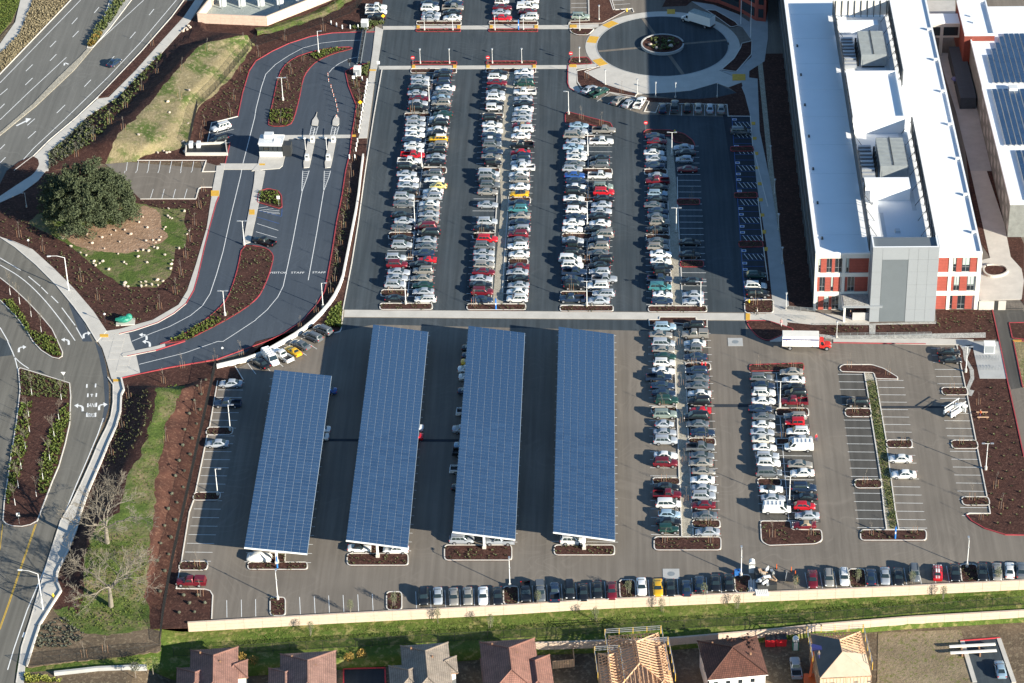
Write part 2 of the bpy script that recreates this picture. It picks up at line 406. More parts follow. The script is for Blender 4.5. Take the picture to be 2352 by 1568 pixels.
# ================================================================== the setting
NEST = None
def sheet(name, pts, z, mat, base=-.06, parent=None, kind='structure', world=False):
    global NEST
    NEST = (NEST or 0)+1; z += (NEST % 9)*.0004
    P = pts if world else GL(pts, z)
    return MB().prism([(p[0], p[1]) for p in P], base, z).build(name, mat, parent, kind=None if parent else kind)
def kerb(pts, mat='kerb_concrete', closed=False, w=.20, h=.16, parent=None, name='kerb', z0=-.05, side=0):
    P = GL(pts)
    if closed: P = P+[P[0], P[1]]
    w0, w1 = (-w/2, w/2) if not side else ((0, w) if side > 0 else (-w, 0))
    return MB().strip(P, w0, w1, z0, h).build(name, mat, parent, kind=None if parent else 'structure')
BEDS = []
def bed(pts, mat='mulch', kmat='kerb_concrete', r=3.0, z=.11, kerbed=True, red=None):
    """kerbed planting bed: mulch with a raised kerb round it; red = indexes of outline runs painted red"""
    P = rounded(pts, r) if r else pts
    b = sheet('planting_bed', P, z, mat); BEDS.append((pts, z))
    if kerbed:
        k = kerb(P, kmat, True, parent=b)
    if red:
        q = GL(red); MB().strip(q, -.13, .13, .0, .175).build('red_kerb', 'kerb_red', b)
    return b
def rect(rc, x0, y0, x1, y1, sk=0.0, **k):
    p = T(rc, f'{x0} {y0} {x1} {y0} {x1+sk} {y1} {x0+sk} {y1}'); return bed(p, **k)

# ---- terrain: the site, the bank below its south wall, the lower ground of the houses
WALL = V('431 1430 588 1421 763 1411 938 1402 1176 1390 1326 1380 1426 1375 1764 1360 2089 1346 2352 1333')
FENCE_S = V('400 1512 588 1501 1176 1467.5 1764 1435 2352 1391')
LOW = V('431 1538 980 1500 1230 1480 1526 1470 1764 1450 1874 1438 2091 1420 2352 1405')
ZL = -4.5
def wline(pts, z):
    P = GL(pts, z); a, b = P[0], P[-1]; d0 = (P[1]-P[0]).normalized(); d1 = (P[-1]-P[-2]).normalized()
    return [b_ for b_ in [a-d0*0.001]] + P[1:] + [b+d1*160]
LW, LF, LL = wline(WALL, .25), wline(FENCE_S, -2.5), wline(LOW, -2.3)
def ysamp(L, x):
    for p, q in zip(L, L[1:]):
        if p.x <= x <= q.x: return p.y+(q.y-p.y)*(x-p.x)/max(1e-6, q.x-p.x)
    return L[0].y+(L[1].y-L[0].y)/(L[1].x-L[0].x)*(x-L[0].x) if x < L[0].x else L[-1].y
X0 = LW[0].x
def drop(x): t = min(1, max(0, (x-(X0-9))/9.0)); return t*t*(3-2*t)
xs = [-700, -400, -250, -150, -110]+[X0-11+i*1.0 for i in range(14)]+[X0+5+i*3.5 for i in range(60)]+[260, 400, 700]
def row(fy, z): return [Vector((x, fy(x), -.06+(z+.06)*drop(x))) for x in xs]
yw = lambda x: ysamp(LW, x); yf = lambda x: min(ysamp(LF, x), yw(x)-3); yl = lambda x: min(ysamp(LL, x), yf(x)-.8)
gm = MB()
gm.grid([row(lambda x: -600, ZL), row(lambda x: -200, ZL), row(lambda x: yl(x)-.35, ZL)])
gm.grid([row(lambda x: yw(x)-.12, -.06), row(lambda x: yw(x)+4, -.06), row(lambda x: 20, -.06), row(lambda x: 400, -.06), row(lambda x: 2000, -.06)])
gm.build('ground', 'soil', kind='structure')
gb = MB(); RW = []
for k in range(9):
    t = k/8; z = -1.75+(-2.6+1.75)*t+.10*math.sin(k*1.3)
    RW.append([Vector((x, (yw(x)-.3)*(1-t)+(yl(x)-.1)*t, (-.06+(z+.06)*drop(x))+(rnd.uniform(-.12, .12) if 0 < k < 8 and x > X0 else 0))) for x in xs])
RW.append(row(lambda x: yl(x)-.35, -4.6)); RW.insert(0, row(lambda x: yw(x)-.12, -1.75))
gb.grid(RW[::-1]); gb.build('grass_bank', 'grass_lush', kind='structure', smooth=True)

MOUNDS = []
def mound(name, lines, mat, n=80, sub=4, jit=.10, seed=3, ta=0.0, tb=0.0, **k):
    """ground lofted through polylines (print points, z)"""
    rg = random.Random(seed); rows = []
    L = [[Vector(p) for p in resample([tuple(G(x, y, z)) for x, y in pts], n)] for pts, z in lines]
    for l_ in L:
        for i, p in enumerate(l_):
            t_ = i/(n-1); f = min(1, t_/ta if ta else 1, (1-t_)/tb if tb else 1); f = f*f*(3-2*f); p.z = .05+(p.z-.05)*f; d = mnoise.noise_vector(Vector((p.x*.28, p.y*.28, 0)))+mnoise.noise_vector(Vector((p.x, p.y, 5)))*.4; l_[i] = Vector((p.x+d.x*.75, p.y+d.y*.75, p.z))
    for a, b in zip(L, L[1:]):
        for j in range(sub):
            t = j/sub; e = t*t*(3-2*t)
            rows.append([Vector((p.x+(q.x-p.x)*t, p.y+(q.y-p.y)*t, p.z+(q.z-p.z)*e+(rg.uniform(-jit, jit) if j or a is not L[0] else 0))) for p, q in zip(a, b)])
    rows.append(L[-1])
    mb = MB().grid(rows)
    o = mb.build(name, mat, smooth=True, kind='structure', **k)
    me = o.data
    if sum(p.normal.z for p in me.polygons) < 0: me.flip_normals()
    MOUNDS.append(BVHTree.FromPolygons([v.co.copy() for v in me.vertices], [list(p.vertices) for p in me.polygons]))
    return o
def zat(x, y, base=0.0):
    z = base
    for b in MOUNDS:
        h = b.ray_cast(Vector((x, y, 60)), Vector((0, 0, -1)))
        if h[0]: z = max(z, h[0].z)
    if y < yw(x)-.1 and x > X0-9:
        t = (yw(x)-.3-y)/max(.1, (yw(x)-yl(x)-.2))
        zz = (-1.75-.85*min(1, t)) if y > yl(x)-.3 else ZL
        z = -.06+(zz+.06)*drop(x)
    return z
def on(x, y, base=0.0):
    """ground point under a print point, found on the built terrain"""
    z = base
    for _ in range(4):
        p = G(x, y, z); z = zat(p.x, p.y, base)
    return G(x, y, z)

# ---- paved surfaces
sheet('parking_lot', V('300 -160 2600 -160 2600 1330 2352 1331 1764 1358 1176 1388 588 1419 486 1424 400 1300 480 880 560 838 640 800 700 760 700 600 500 500'), 0.0, 'asphalt_lower')
sheet('upper_lot_pavement', T('01', '1150 -500 1160 270 1105 650 1005 1568')+T('11', '800 1275')+V('1713 717 1700 520 1668 268 1475 262 1330 215 1310 160 1310 -130'), .004, 'asphalt_upper', 0)
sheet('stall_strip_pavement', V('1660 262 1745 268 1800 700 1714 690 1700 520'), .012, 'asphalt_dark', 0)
sheet('walk_apron_pavement', V('790 729 1713 737 1713 770 1500 760 860 745 780 760'), .008, 'asphalt_upper', 0)
sheet('stall_patch', V('1575 770 1625 770 1650 1190 1590 1195'), .006, 'asphalt_stalls', 0)
sheet('stall_patch', V('1722 850 1845 850 1885 1200 1747 1200'), .006, 'asphalt_stalls', 0)
sheet('stall_patch', V('1925 854 1985 852 2035 1215 1975 1215'), .006, 'asphalt_stalls', 0)
sheet('stall_patch', V('2011 870 2060 870 2118 1212 2056 1212'), .006, 'asphalt_lower', 0)
sheet('patched_trench', T('23', '1040 592 1640 592 1640 612 1040 612'), .010, 'asphalt_dark', 0)
sheet('patched_trench', T('22', '1850 575 2200 575 2200 603 1850 603'), .010, 'asphalt_dark', 0)
sheet('patched_trench', T('21', '640 893 1870 898 1870 922 640 917'), .010, 'asphalt_dark', 0)
DRIVE = T('10', '1095 1500 1230 1468 1450 1395 1600 1310 1710 1220 1780 1100 1820 960 1875 720 1925 520 1985 300 2010 240 2055 0')+T('00', '2070 1500 2115 1310 1905 1310 1945 1130 2185 1070 2230 850 2290 650 2351 560')+T('01', '150 470 300 400 500 335 700 303 850 297 1095 293 1045 600 820 655 850 790 922 970 905 1100 880 1240 865 1400 825 1568')+T('11', '790 230 740 480 700 740 660 960 630 1110 560 1230 430 1380 250 1500 100 1568')+T('20', '2351 70 2000 165 1560 240 1290 295 1200 0')
sheet('entrance_drive', DRIVE, .012, 'asphalt_drive')
sheet('gate_road', T('01', '1040 290 1165 270 1105 610 1010 640 950 600'), .016, 'asphalt_drive', 0)
# roads on the west
sheet('arterial_road', T('00', '-700 1380 0 680 650 0 1250 -600 2100 -600 1690 0 1580 150 1300 470 900 890 700 1080 450 1290 310 1430 130 1568')+T('10', '0 110 -600 500'), .007, 'asphalt_road')
west = T('10', '-600 380 0 610 140 700 330 860 520 1050 680 1240 800 1400 880 1568')+T('20', '930 60 970 200 990 330 1000 500 985 640 930 800 830 1020 740 1240 640 1480')+T('30', '500 180 420 500 330 780 220 1100 150 1400 110 1700 -900 1700')+T('20', '-900 0')+T('10', '-900 1300')
sheet('roundabout_road', west, .004, 'asphalt_road_west')
sheet('road_patch', T('10', '630 1215 690 1215 850 1568 760 1568'), .010, 'asphalt_drive', 0)
sheet('road_patch', T('20', '870 0 930 60 975 220 1000 420 1000 600 960 740 935 740 965 560 950 330 910 130'), .010, 'asphalt_drive', 0)
sheet('cross_street', T('20', '-300 -60 -300 175 110 125 100 20 0 -40'), .014, 'asphalt_upper', 0)
# side parking bay off the drive
sheet('side_bay', V('228 366 523 391 494 458 300 459 300 420'), .006, 'asphalt_lower')

# mulch grounds
sheet('mulch_ground', T('00', '450 1390 600 1270 900 1000 1500 470 1750 190 1830 100 2351 225')+T('01', '0 225 100 235 735 -10 960 -10 1000 100 1010 250 850 290 700 298 500 328 300 393 150 462 0 565')+T('00', '2285 645 2225 845 2180 1065 1945 1125 1900 1305 2105 1305 2060 1495 1990 1515 1870 1480 930 1475 900 1500 440 1568'), .06, 'mulch')
sheet('mulch_ground', T('10', '0 290 200 200 350 90 420 0 1000 -20 1290 260 1800 262 1850 155 1955 155 1900 520 1800 860 1720 1100 1640 1230 1400 1370 1100 1450 980 1470 860 1290 680 1080 500 900 300 720 140 650 0 600'), .06, 'mulch')
sheet('mulch_ground', T('20', '1115 345 1290 300 1560 250 2000 175 1985 215 1990 225 2160 225 2235 355 2010 370 1925 790 1900 860 1800 1385 1770 1460 1740 1568')+T('30', '1665 455 1650 535 1620 705 1900 710 1950 740 1945 980 1725 1015 1725 1062 1380 1070 1340 850 1420 200 1430 0')+T('20', '1440 1150 1000 1200 930 1090 1000 920 1060 790 1100 650 1105 500 1130 450'), .06, 'mulch')
sheet('mulch_ground', T('01', '1045 578 1010 640 1045 650 950 1235 940 1268 1020 1268 1005 1568')+T('11', '800 1275 790 1440 720 1490 560 1420 430 1470 0 1568')+T('20', '2160 225 2300 120')+T('11', '100 1568 250 1500 430 1380 560 1230 630 1110 660 960 700 740 740 480 790 230 825 0')+T('01', '865 1400 880 1240 905 1100 922 970 850 790 820 655 950 600'), .06, 'mulch')
sheet('mulch_ground', T('01', '1170 -30 1130 200 1098 238 1010 290 970 250 940 100 960 -30'), .06, 'mulch')
# right-hand beds
sheet('mulch_ground', T('23', '1735 40 1880 40 1945 340 2195 342 2351 1060 2500 1500')+T('33', '2500 210 2351 212 2180 208 1990 150 1870 80 1820 25 2040 15')+T('23', '2035 1505 2010 1425 1925 985 1830 495'), .06, 'mulch')
sheet('mulch_ground', T('13', '170 1388 395 1412 940 1412 940 1395 1530 1390 1555 1400 1540 1275 2060 1275 2120 1545 1800 1560 620 1545 470 1500 150 1450'), .06, 'mulch')
sheet('mulch_ground', T('02', '2351 560 2351 1568 2300 1568 2230 1340 2190 1070 2000 1070 1980 965 1230 930 1180 890 1500 905 1700 910 2065 850 1990 800 2150 740 2200 600'), .05, 'mulch')
sheet('mulch_ground', T('02', '1490 -160 2351 -160 2351 100 2200 120 2080 130 1850 40 1650 10 1600 50 1380 60'), .05, 'mulch')
def hloc(x, y): o = G(1868, 713); return Vector((o.x+x, o.y+y, 0))
sheet('mulch_ground', [hloc(*q) for q in ((-9.6, 3), (.5, 1), (.5, 120), (-9, 120))], .05, 'mulch', world=True)
sheet('gravel_strip', [hloc(*q) for q in ((-6.6, 4), (-5.4, 4), (-5.4, 118), (-6.6, 118))], .064, 'gravel', world=True)
sheet('mulch_ground', V('2240 540 2352 700 2352 560 2200 200'), .05, 'mulch')
for pts in (T('12', '2040 205 2250 200 2255 250 2045 250'), T('12', '2080 650 2300 648 2310 702 2090 705'), T('02', '2005 1350 2210 1345 2225 1390 2010 1392')):
    bed(pts, kmat='kerb_red', r=5)
bed(T('12', '2135 1190 2400 1185 2400 1310 2140 1310'), r=8)
bed(T('12', '2150 1378 2351 1378 2600 1460 2351 1568 2260 1530 2180 1440'), r=10, kmat='kerb_red')
# concrete walks, aprons, pads
def walk(pts, z=.13, mat='concrete', name='sidewalk'): return sheet(name, pts, z, mat)
walk(T('00', '1790 0 1690 150 1480 380 1250 640 1000 890 900 905 700 1085 455 1295 315 1435 140 1568')+T('10', '60 60 0 115 -300 300 -300 480 0 290 200 200 350 90 420 0')+T('00', '445 1568 450 1390 600 1270 800 1070 1080 890 1330 630 1500 470 1750 190 1870 0 2200 -500 2100 -500'))
bed(T('00', '1700 10 1580 165 1300 480 905 890 985 888 1250 630 1480 375 1690 145 1790 0'), r=2, kerbed=False, z=.145)
walk(T('00', '200 -60 140 200 0 400 -200 600 -200 720 0 500 180 320 260 120 310 -60'), name='footpath')
walk(T('10', '-300 500 0 612 140 705 330 865 520 1055 680 1250 790 1400 890 1568 980 1470 860 1290 680 1080 500 900 300 720 140 650 0 605'))
walk(T('20', '1040 370 1040 440 1040 560 1020 690 980 790 900 950 830 1120 740 1320 650 1500')+T('30', '560 80 450 420 360 720 280 990 200 1240 150 1568 60 1800 200 1800 230 1420 290 1250 360 1040 470 860 555 730 515 640 520 560 620 360 700 150')+T('20', '740 1568 800 1390 930 1090 1000 920 1060 790 1100 650 1105 500 1130 450 1110 340'))
walk(T('10', '980 1470 1100 1452 1400 1370 1640 1230 1720 1100 1800 860 1900 520 1955 155 1985 0')+T('00', '1990 1520 2065 1515')+T('10', '2055 0 2010 235 1985 300 1925 520 1875 720 1820 960 1780 1100 1710 1220 1600 1310 1450 1395 1230 1468 1095 1500'))
sheet('drive_apron', T('10', '880 1568 980 1470 1095 1500 1185 1495 1205 1568')+T('20', '1240 80 1290 295 1110 338 1040 370 1020 330 985 200 940 60 900 0'), .05, 'concrete')
walk(V('586 388 609 392 598 450 588 498 575 556 557 561 572 482 583 420'))
sheet('booth_island', T('01', '70 1245 210 1240 300 1265 290 1330 245 1520 215 1545 80 1555 -40 1568 20 1500'), .15, 'concrete')
walk(T('01', '-330 1500 -300 1555 80 1555 80 1500')+[], .10)
walk(T('01', '1098 238 1168 268 1115 610 1100 660 1020 1265 940 1268 950 1235 1045 650 1070 480'))
walk(T('01', '215 1240 940 1235 940 1262 300 1275'), .05)
walk(V('879 59.5 1310 57 1375 54 1375 62 1310 66 880 67.5'), .03); walk(V('870 151 1310 149 1370 146 1370 155 1310 157.5 872 159'), .03)
walk(V('791 711 1713 719 1713 735 790 727'), .03)
walk(T('12', '2145 1312 2185 1310 2500 1320 2500 1376 2150 1376'), .06)
walk(T('02', '515 600 590 592 592 770 640 840 600 850 520 800'), .13)
# stair and ramp walk by the shaded stalls and the plaza
walk(V('1700 175 1740 180 1745 300 1770 420 1800 600 1812 700 1795 712 1775 700 1760 560 1738 420 1722 260'), .10, 'concrete_grey')
walk(T('13', '0 1220 170 1270 430 1300 690 1330 930 1380 930 1400 400 1412 180 1390 40 1440 0 1440'), .08)
walk(T('13', '0 1190 70 1220 180 1400 140 1568 20 1568 -20 1330'), .075)
walk(T('03', '1450 0 1720 0 1720 120 1500 125 1560 480 1700 490 1960 1040 2180 1568 1860 1568 1730 1030 1560 480'), .10, 'concrete_grey', 'courtyard_paving')
walk(T('13', '1860 0 2010 0 2170 480 2230 790 2330 900 2351 1010 2330 1180 1940 1190 1960 820 2040 800'), .09, 'concrete', 'courtyard_paving')
walk(T('23', '1870 0 2120 0 2195 340 1945 337'), .10, 'concrete_grey', 'bike_pad')
walk(T('23', '600 5 600 -45 1890 -20 1870 30 1735 30 1460 28'), .08, 'concrete')
sheet('service_path', T('13', '2060 1275 2340 1275 2500 1568')+T('23', '2500 700 2351 420 2240 440 2195 340 2120 0'), .02, 'asphalt_stalls')
sheet('service_path', T('23', '2225 440 2351 440 2500 900 2351 1060'), .02, 'asphalt_lower')
bed(T('13', '2215 1398 2500 1395 2500 1568 2245 1540'), kmat='kerb_red', r=2)
MB().strip(GL(T('13', '2060 1272 2120 1545')+T('23', '2125 0 2195 340 2270 680 2351 1060')), -.1, .1, 0, .18).build('kerb', 'kerb_red', kind='structure')
MB().strip(GL(T('33', '1820 25 1870 82 1990 152 2180 210 2351 213 2500 212')), -.1, .1, 0, .18).build('kerb', 'kerb_red', kind='structure')
bed(T('23', '2255 0 2500 0 2500 420 2340 420'), mat='grass_dry', kmat='kerb_red', r=1)

# road medians and islands on the west
bed(T('00', '1080 -200 960 150 870 270 800 440 850 440 1010 260 1230 -30 1400 -200'), r=1, mat='pebbles')
sheet('median', T('00', '800 445 740 512 540 702 300 952 0 1212 -300 1470 -300 1500 0 1242 330 972 680 642 850 442'), .14, 'gravel')
ISL1 = T('10', '-300 960 0 985 120 1080 260 1210 380 1340 480 1460 530 1568')+T('20', '575 100 570 140 540 160 480 148 380 85 300 0')+T('10', '240 1460 140 1330 0 1190 -300 1000')
bed(ISL1, r=1)
ISL2 = T('20', '170 260 185 245 640 385 650 500 640 760 600 940 540 1150 480 1290 400 1500')+T('30', '360 40 340 85 280 118 200 135 110 130 60 112 28 80')+T('20', '40 1480 110 1000 150 760 185 450')
bed(ISL2, r=1)
# long kerbed islands of the entrance
ISLA = smooth_line(T('01', '110 1140 150 960 210 680 290 570 420 500 640 445 850 430 885 440 870 455 720 490 560 560 470 650 430 730 400 900 350 1090 310 1155 180 1165 125 1155'), 1, True)
bed(ISLA, r=0, kmat='kerb_red')
ISLB = smooth_line(T('10', '2225 690')+T('11', '0 690 110 720 160 775 155 830 120 960 50 1120')+T('10', '2351 1185 2250 1270 2050 1390 1700 1568')+T('20', '1515 20 1470 25')+T('10', '1560 1568 1700 1500 1880 1380 2010 1270 2090 1180 2150 1020 2190 880'), 1, True)
bed(ISLB, r=0, kmat='kerb_red')
sheet('island_nose', T('20', '1515 18 1440 40 1240 82 1130 105 1115 120 1130 135 1170 135 1430 82 1520 50'), .16, 'concrete')
MB().strip(GL(T('20', '1170 138 1430 85 1700 0')), -.12, .12, 0, .19).build('kerb', 'kerb_red', kind='structure')
bed(T('11', '25 190 110 165 200 185 235 230 240 335 215 350 10 290'), r=4, kmat='kerb_red')
# red and plain kerbs of the drive
for s, mt in ((T('10', '1095 1500 1230 1468 1450 1395 1600 1310 1710 1220 1780 1100 1820 960 1875 720 1925 520 1985 300 2010 240'), 'kerb_red'),
              (T('00', '2070 1500 2115 1310'), 'kerb_red'), (T('00', '2115 1310 1945 1345 1905 1310 1945 1130 2185 1070'), 'kerb_concrete'),
              (T('00', '2185 1070 2230 850 2290 650 2351 560')+T('01', '150 470 300 400 500 335 700 303 850 297 1095 293'), 'kerb_red'),
              (T('01', '1045 578 950 595 820 655 850 790 922 970 905 1100 880 1240 865 1400 825 1568')+T('11', '790 230 740 480 700 740 660 960 630 1110 560 1230 430 1380 250 1500 100 1568')+T('20', '2000 165 1560 240 1110 338'), 'kerb_red'),
              (T('01', '1157 640 1080 1080 1005 1568')+T('11', '940 480 880 850 800 1270 785 1450 770 1480 720 1492'), 'kerb_concrete'),
              (T('20', '2000 365 1925 790'), 'kerb_concrete'), (T('20', '1905 860 1797 1385'), 'kerb_concrete'), (T('20', '1778 1462 1740 1568')+T('30', '1668 452'), 'kerb_concrete'),
              (T('30', '1650 535 1620 705 1880 710 1930 725 1955 765 1945 980'), 'kerb_concrete'),
              (T('20', '2160 228 2235 355'), 'kerb_concrete'),
              (T('23', '1735 40 1815 425'), 'kerb_concrete'), (T('23', '1830 495 1910 910'), 'kerb_concrete'), (T('23', '1925 988 2012 1425'), 'kerb_concrete'), (T('23', '2030 1508 2040 1568')+T('33', '2042 15 1850 12 1820 25'), 'kerb_concrete'),
              (T('00', '-300 985 0 680 650 0 1100 -480'), 'kerb_concrete'), (T('00', '2100 -600 1690 0 1580 150 1300 470 900 890 700 1080 450 1290 310 1430 130 1568'), 'kerb_concrete'),
              (T('20', '990 330 1040 400 1040 560 1020 690 980 790 900 950 830 1120 740 1320 650 1500')+T('30', '560 80 450 420 360 720 280 990 200 1240 150 1568'), 'kerb_concrete'),
              (T('10', '-300 500 0 612 140 705 330 865 520 1055 680 1250 790 1400 890 1568'), 'kerb_concrete'),
              (T('00', '930 1475 1870 1475 1895 1475')+T('10', '1860 10 1985 8'), 'kerb_concrete'), (T('10', '1290 262 1800 260 1825 165 1850 153 1950 153'), 'kerb_concrete'),
              (T('02', '705 -60 710 190 530 195 522 225'), 'kerb_concrete'), (T('02', '890 -30 930 90 1105 78 1118 110'), 'kerb_concrete'),
              (T('02', '700 1140 705 1568')+[], 'kerb_concrete') if False else (T('02', '515 600 510 760 530 810 600 850'), 'kerb_red'),
              (T('02', '870 845 1040 890 1160 905 1260 935 1215 1025 1320 1035 1355 950 1975 962 1985 1068 2190 1070 2212 1340'), 'kerb_concrete'),
              (T('02', '2225 1395 2351 1900'), 'kerb_concrete'), (T('12', '2260 250 2305 645'), 'kerb_concrete'), (T('12', '2310 705 2351 1010'), 'kerb_concrete'),
              (T('23', '600 12 1450 25'), 'kerb_red')):
    kerb(s, mt)

# islands between the parked cars
for a in (('01', 1367, 1040, 1610, 1075, -5), ('11', 1222, 567, 1455, 630, -8), ('11', 1152, 1095, 1400, 1158, -8), ('11', 1138, 1220, 1620, 1278, 0),
          ('01', 1528, 1538, 1752, 1594, -4), ('01', 2082, 1042, 2274, 1082, -4), ('01', 2044, 1545, 2240, 1590, -3), ('11', 1992, 573, 2200, 630, -3), ('11', 1940, 1225, 2480, 1280, -4),
          ('02', 22, 802, 216, 838, 0), ('02', -5, 1290, 194, 1335, 0), ('12', -20, 245, 170, 303, 0), ('12', -30, 810, 146, 868, 0),
          ('12', 460, 578, 745, 632, 0), ('12', 446, 1110, 745, 1166, 0), ('12', 520, -18, 920, 42, 2), ('12', 442, 1240, 930, 1293, 0),
          ('12', 1215, -14, 1424, 38, 2), ('12', 1232, 590, 1446, 642, 2), ('12', 1252, 1243, 1790, 1300, 0),
          ('22', 1278, 605, 1514, 662, 4), ('22', 1292, 1255, 1540, 1318, 4), ('22', 1590, 200, 1822, 268, 4), ('22', 1622, 890, 1866, 958, 6), ('32', 1655, 75, 1910, 148, 4), ('32', 1306, 230, 1920, 352, 0),
          ('22', 2255, 1262, 2470, 1332, 6), ('23', 70, 615, 372, 690, 4),
          ('23', 706, 617, 945, 695, 6), ('23', 792, 1270, 1042, 1350, 8), ('23', 1086, 907, 1322, 980, 6), ('33', 850, 165, 1455, 262, 0),
          ('23', 1590, 425, 1826, 495, 14), ('23', 1678, 910, 1918, 988, 16), ('23', 1775, 1430, 2025, 1508, 16),
          ('20', 1905, 790, 2146, 860, -16), ('20', 1785, 1388, 2030, 1462, -16), ('30', 1655, 455, 1915, 537, -16),
          ('31', 130, 785, 270, 955, 0), ('31', 1200, 735, 1340, 902, 0), ('31', 2272, 685, 2410, 852, 4), ('32', 985, 625, 1130, 797, 10), ('32', 2042, 580, 2190, 742, 12), ('33', 738, 525, 888, 700, 18), ('33', 1764, 482, 1918, 652, 18),
          ('31', -75, 462, 472, 530, 0), ('31', 838, 382, 1398, 492, 0), ('31', 1732, 305, 2350, 445, 0), ('32', 388, 305, 942, 398, 0),
          ('01', 1475, 195, 1885, 230, 0), ('01', 2142, 195, 2590, 230, 0)):
    rect(a[0], *a[1:5], sk=a[5], r=9 if a[4]-a[2] > 50 else 6)
for a in (('11', 1455, 245, 1530, 285), ('11', 1385, 798, 1445, 830), ('12', 640, 250, 755, 300), ('12', 640, 820, 725, 872), ('02', 665, 1245, 757, 1272), ('01', 1555, 1292, 1602, 1328), ('01', 1575, 805, 1615, 832), ('22', 2430, 895, 2545, 950)):
    rect(*a, r=1)
for a, rd in ((('01', 1470, 266, 1878, 292), 1), (('01', 2138, 266, 2588, 292), 1), (('01', 1435, 565, 1845, 594), 1), (('01', 2115, 562, 2575, 592), 1), (('01', 1422, 632, 1842, 672), 0), (('01', 2112, 630, 2570, 668), 0),
              (('12', 1518, 262, 1725, 313), 1), (('12', 1546, 828, 1760, 886), 1)):
    rect(*a, r=6, kmat='kerb_red' if rd else 'kerb_concrete')
bed(T('31', '65 405 130 375 270 380 265 462 140 462'), r=1); bed(T('31', '1055 300 1195 310 1190 384 1055 384'), r=1)
bed(T('02', '490 1040 525 1030 905 1130 928 1180 922 1200 690 1140 490 1132'), r=4, kmat='kerb_red')
bed(T('02', '1208 1215 1240 1190 1450 1195 1580 1230 1660 1290 1685 1345 1600 1320 1490 1308 1480 1250 1215 1246'), r=5, kmat='kerb_red')
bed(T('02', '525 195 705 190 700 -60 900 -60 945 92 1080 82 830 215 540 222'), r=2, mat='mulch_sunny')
bed(T('02', '525 260 760 262 700 322 600 322 545 300'), r=5); bed(T('02', '520 580 550 528 690 525 740 585 600 592'), r=5, kmat='kerb_red')
bed(T('02', '595 650 790 612 665 660 860 775 1000 820 1150 860 1130 890 900 850 640 810 600 750'), r=1)
bed(T('12', '1258 1370 1355 1370 1357 1346 1690 1346 1692 1370 1792 1370 1792 1436 1500 1402 1262 1425'), r=1)
bed(V('1721 838 1846 834 1846 851 1722 853'), r=7, kmat='kerb_red')
bed(T('23', '656 240 690 215 950 215 1060 250 1190 330 1192 350 985 345 975 290 670 280'), r=6)
bed(T('33', '-70 85 210 85 212 162 490 165 500 260 440 295 0 310 -60 270'), r=7)
bed(T('10', '-60 -70 60 -70 330 -110 355 -60 340 -10 200 60 -20 180'), r=4) if False else None
bed(T('00', '60 1568 180 1480 300 1430 350 1460 360 1510 330 1568')+T('10', '290 40 150 130 0 230 -200 360 -200 260 0 120'), r=3, kerbed=False, z=.14)
# gravel infiltration strips in the double rows
for pts, mt in ((T('01', '2310 640')+T('02', '50 640 0 1560')+T('12', '-30 600 -88 1240 -180 1240 -100 300')+T('01', '2236 1560 2275 1000'), 'gravel'),
                (T('02', '1415 1255 1475 1290 1500 1568')+T('12', '1520 300 1548 830 1565 1250 1470 1242 1445 640 1430 100'), 'gravel'),
                (T('22', '1490 -140 1570 -140 1600 300 1625 900 1655 1568')+T('32', '1658 235 1560 235')+T('22', '1545 1568 1520 900 1500 300'), 'gravel'),
                (T('23', '892 280 985 310 1000 420 1080 950 1170 1568')+T('33', '1205 160 1092 160')+T('23', '1065 1568 1020 1200 960 760 900 380'), 'gravel')):
    sheet('gravel_strip', pts, .02, mt)
for s in (T('11', '2215 230 2160 1220'), T('12', '-30 240 -90 1120'), T('12', '1432 280 1472 1242'), T('12', '1518 60 1522 260'), T('12', '1522 315 1546 826'), T('12', '1552 888 1567 1245'), T('22', '1490 10 1510 600'), T('22', '1518 665 1535 1252'), T('22', '1545 1320 1552 1568')+T('32', '1560 232'),
          T('22', '1588 190 1592 200'), T('22', '1596 270 1620 888'), T('22', '1628 960 1652 1568'), T('32', '1662 150 1664 232'), T('23', '885 290 940 617'), T('23', '948 697 1040 1270'), T('23', '1046 1352 1068 1568')+T('33', '1090 162'), T('23', '990 345 1085 905'), T('23', '1092 982 1172 1568')+T('33', '1202 162')):
    kerb(s)
sheet('grass_strip', T('23', '905 360 990 360 1020 480 1075 900 1130 1300 1168 1568')+T('33', '1185 150 1120 150')+T('23', '1110 1568 1040 1200 990 900 950 640'), .045, 'grass_dry')
sheet('cobble_channel', T('23', '1750 20 1870 50 1830 160 1890 260 1895 340 1850 440 1895 450 1870 500 1835 490 1820 430 1860 330 1850 250 1800 160 1790 80'), .10, 'pebbles')
sheet('cobble_channel', T('13', '470 1500 620 1515 1500 1495 2000 1485 2000 1530 1500 1540 620 1548 480 1530'), .10, 'pebbles')
sheet('cobble_channel', T('13', '400 1400 935 1402 1545 1385 1545 1402 990 1412 985 1500 930 1500 930 1415 400 1412'), .12, 'pebbles')
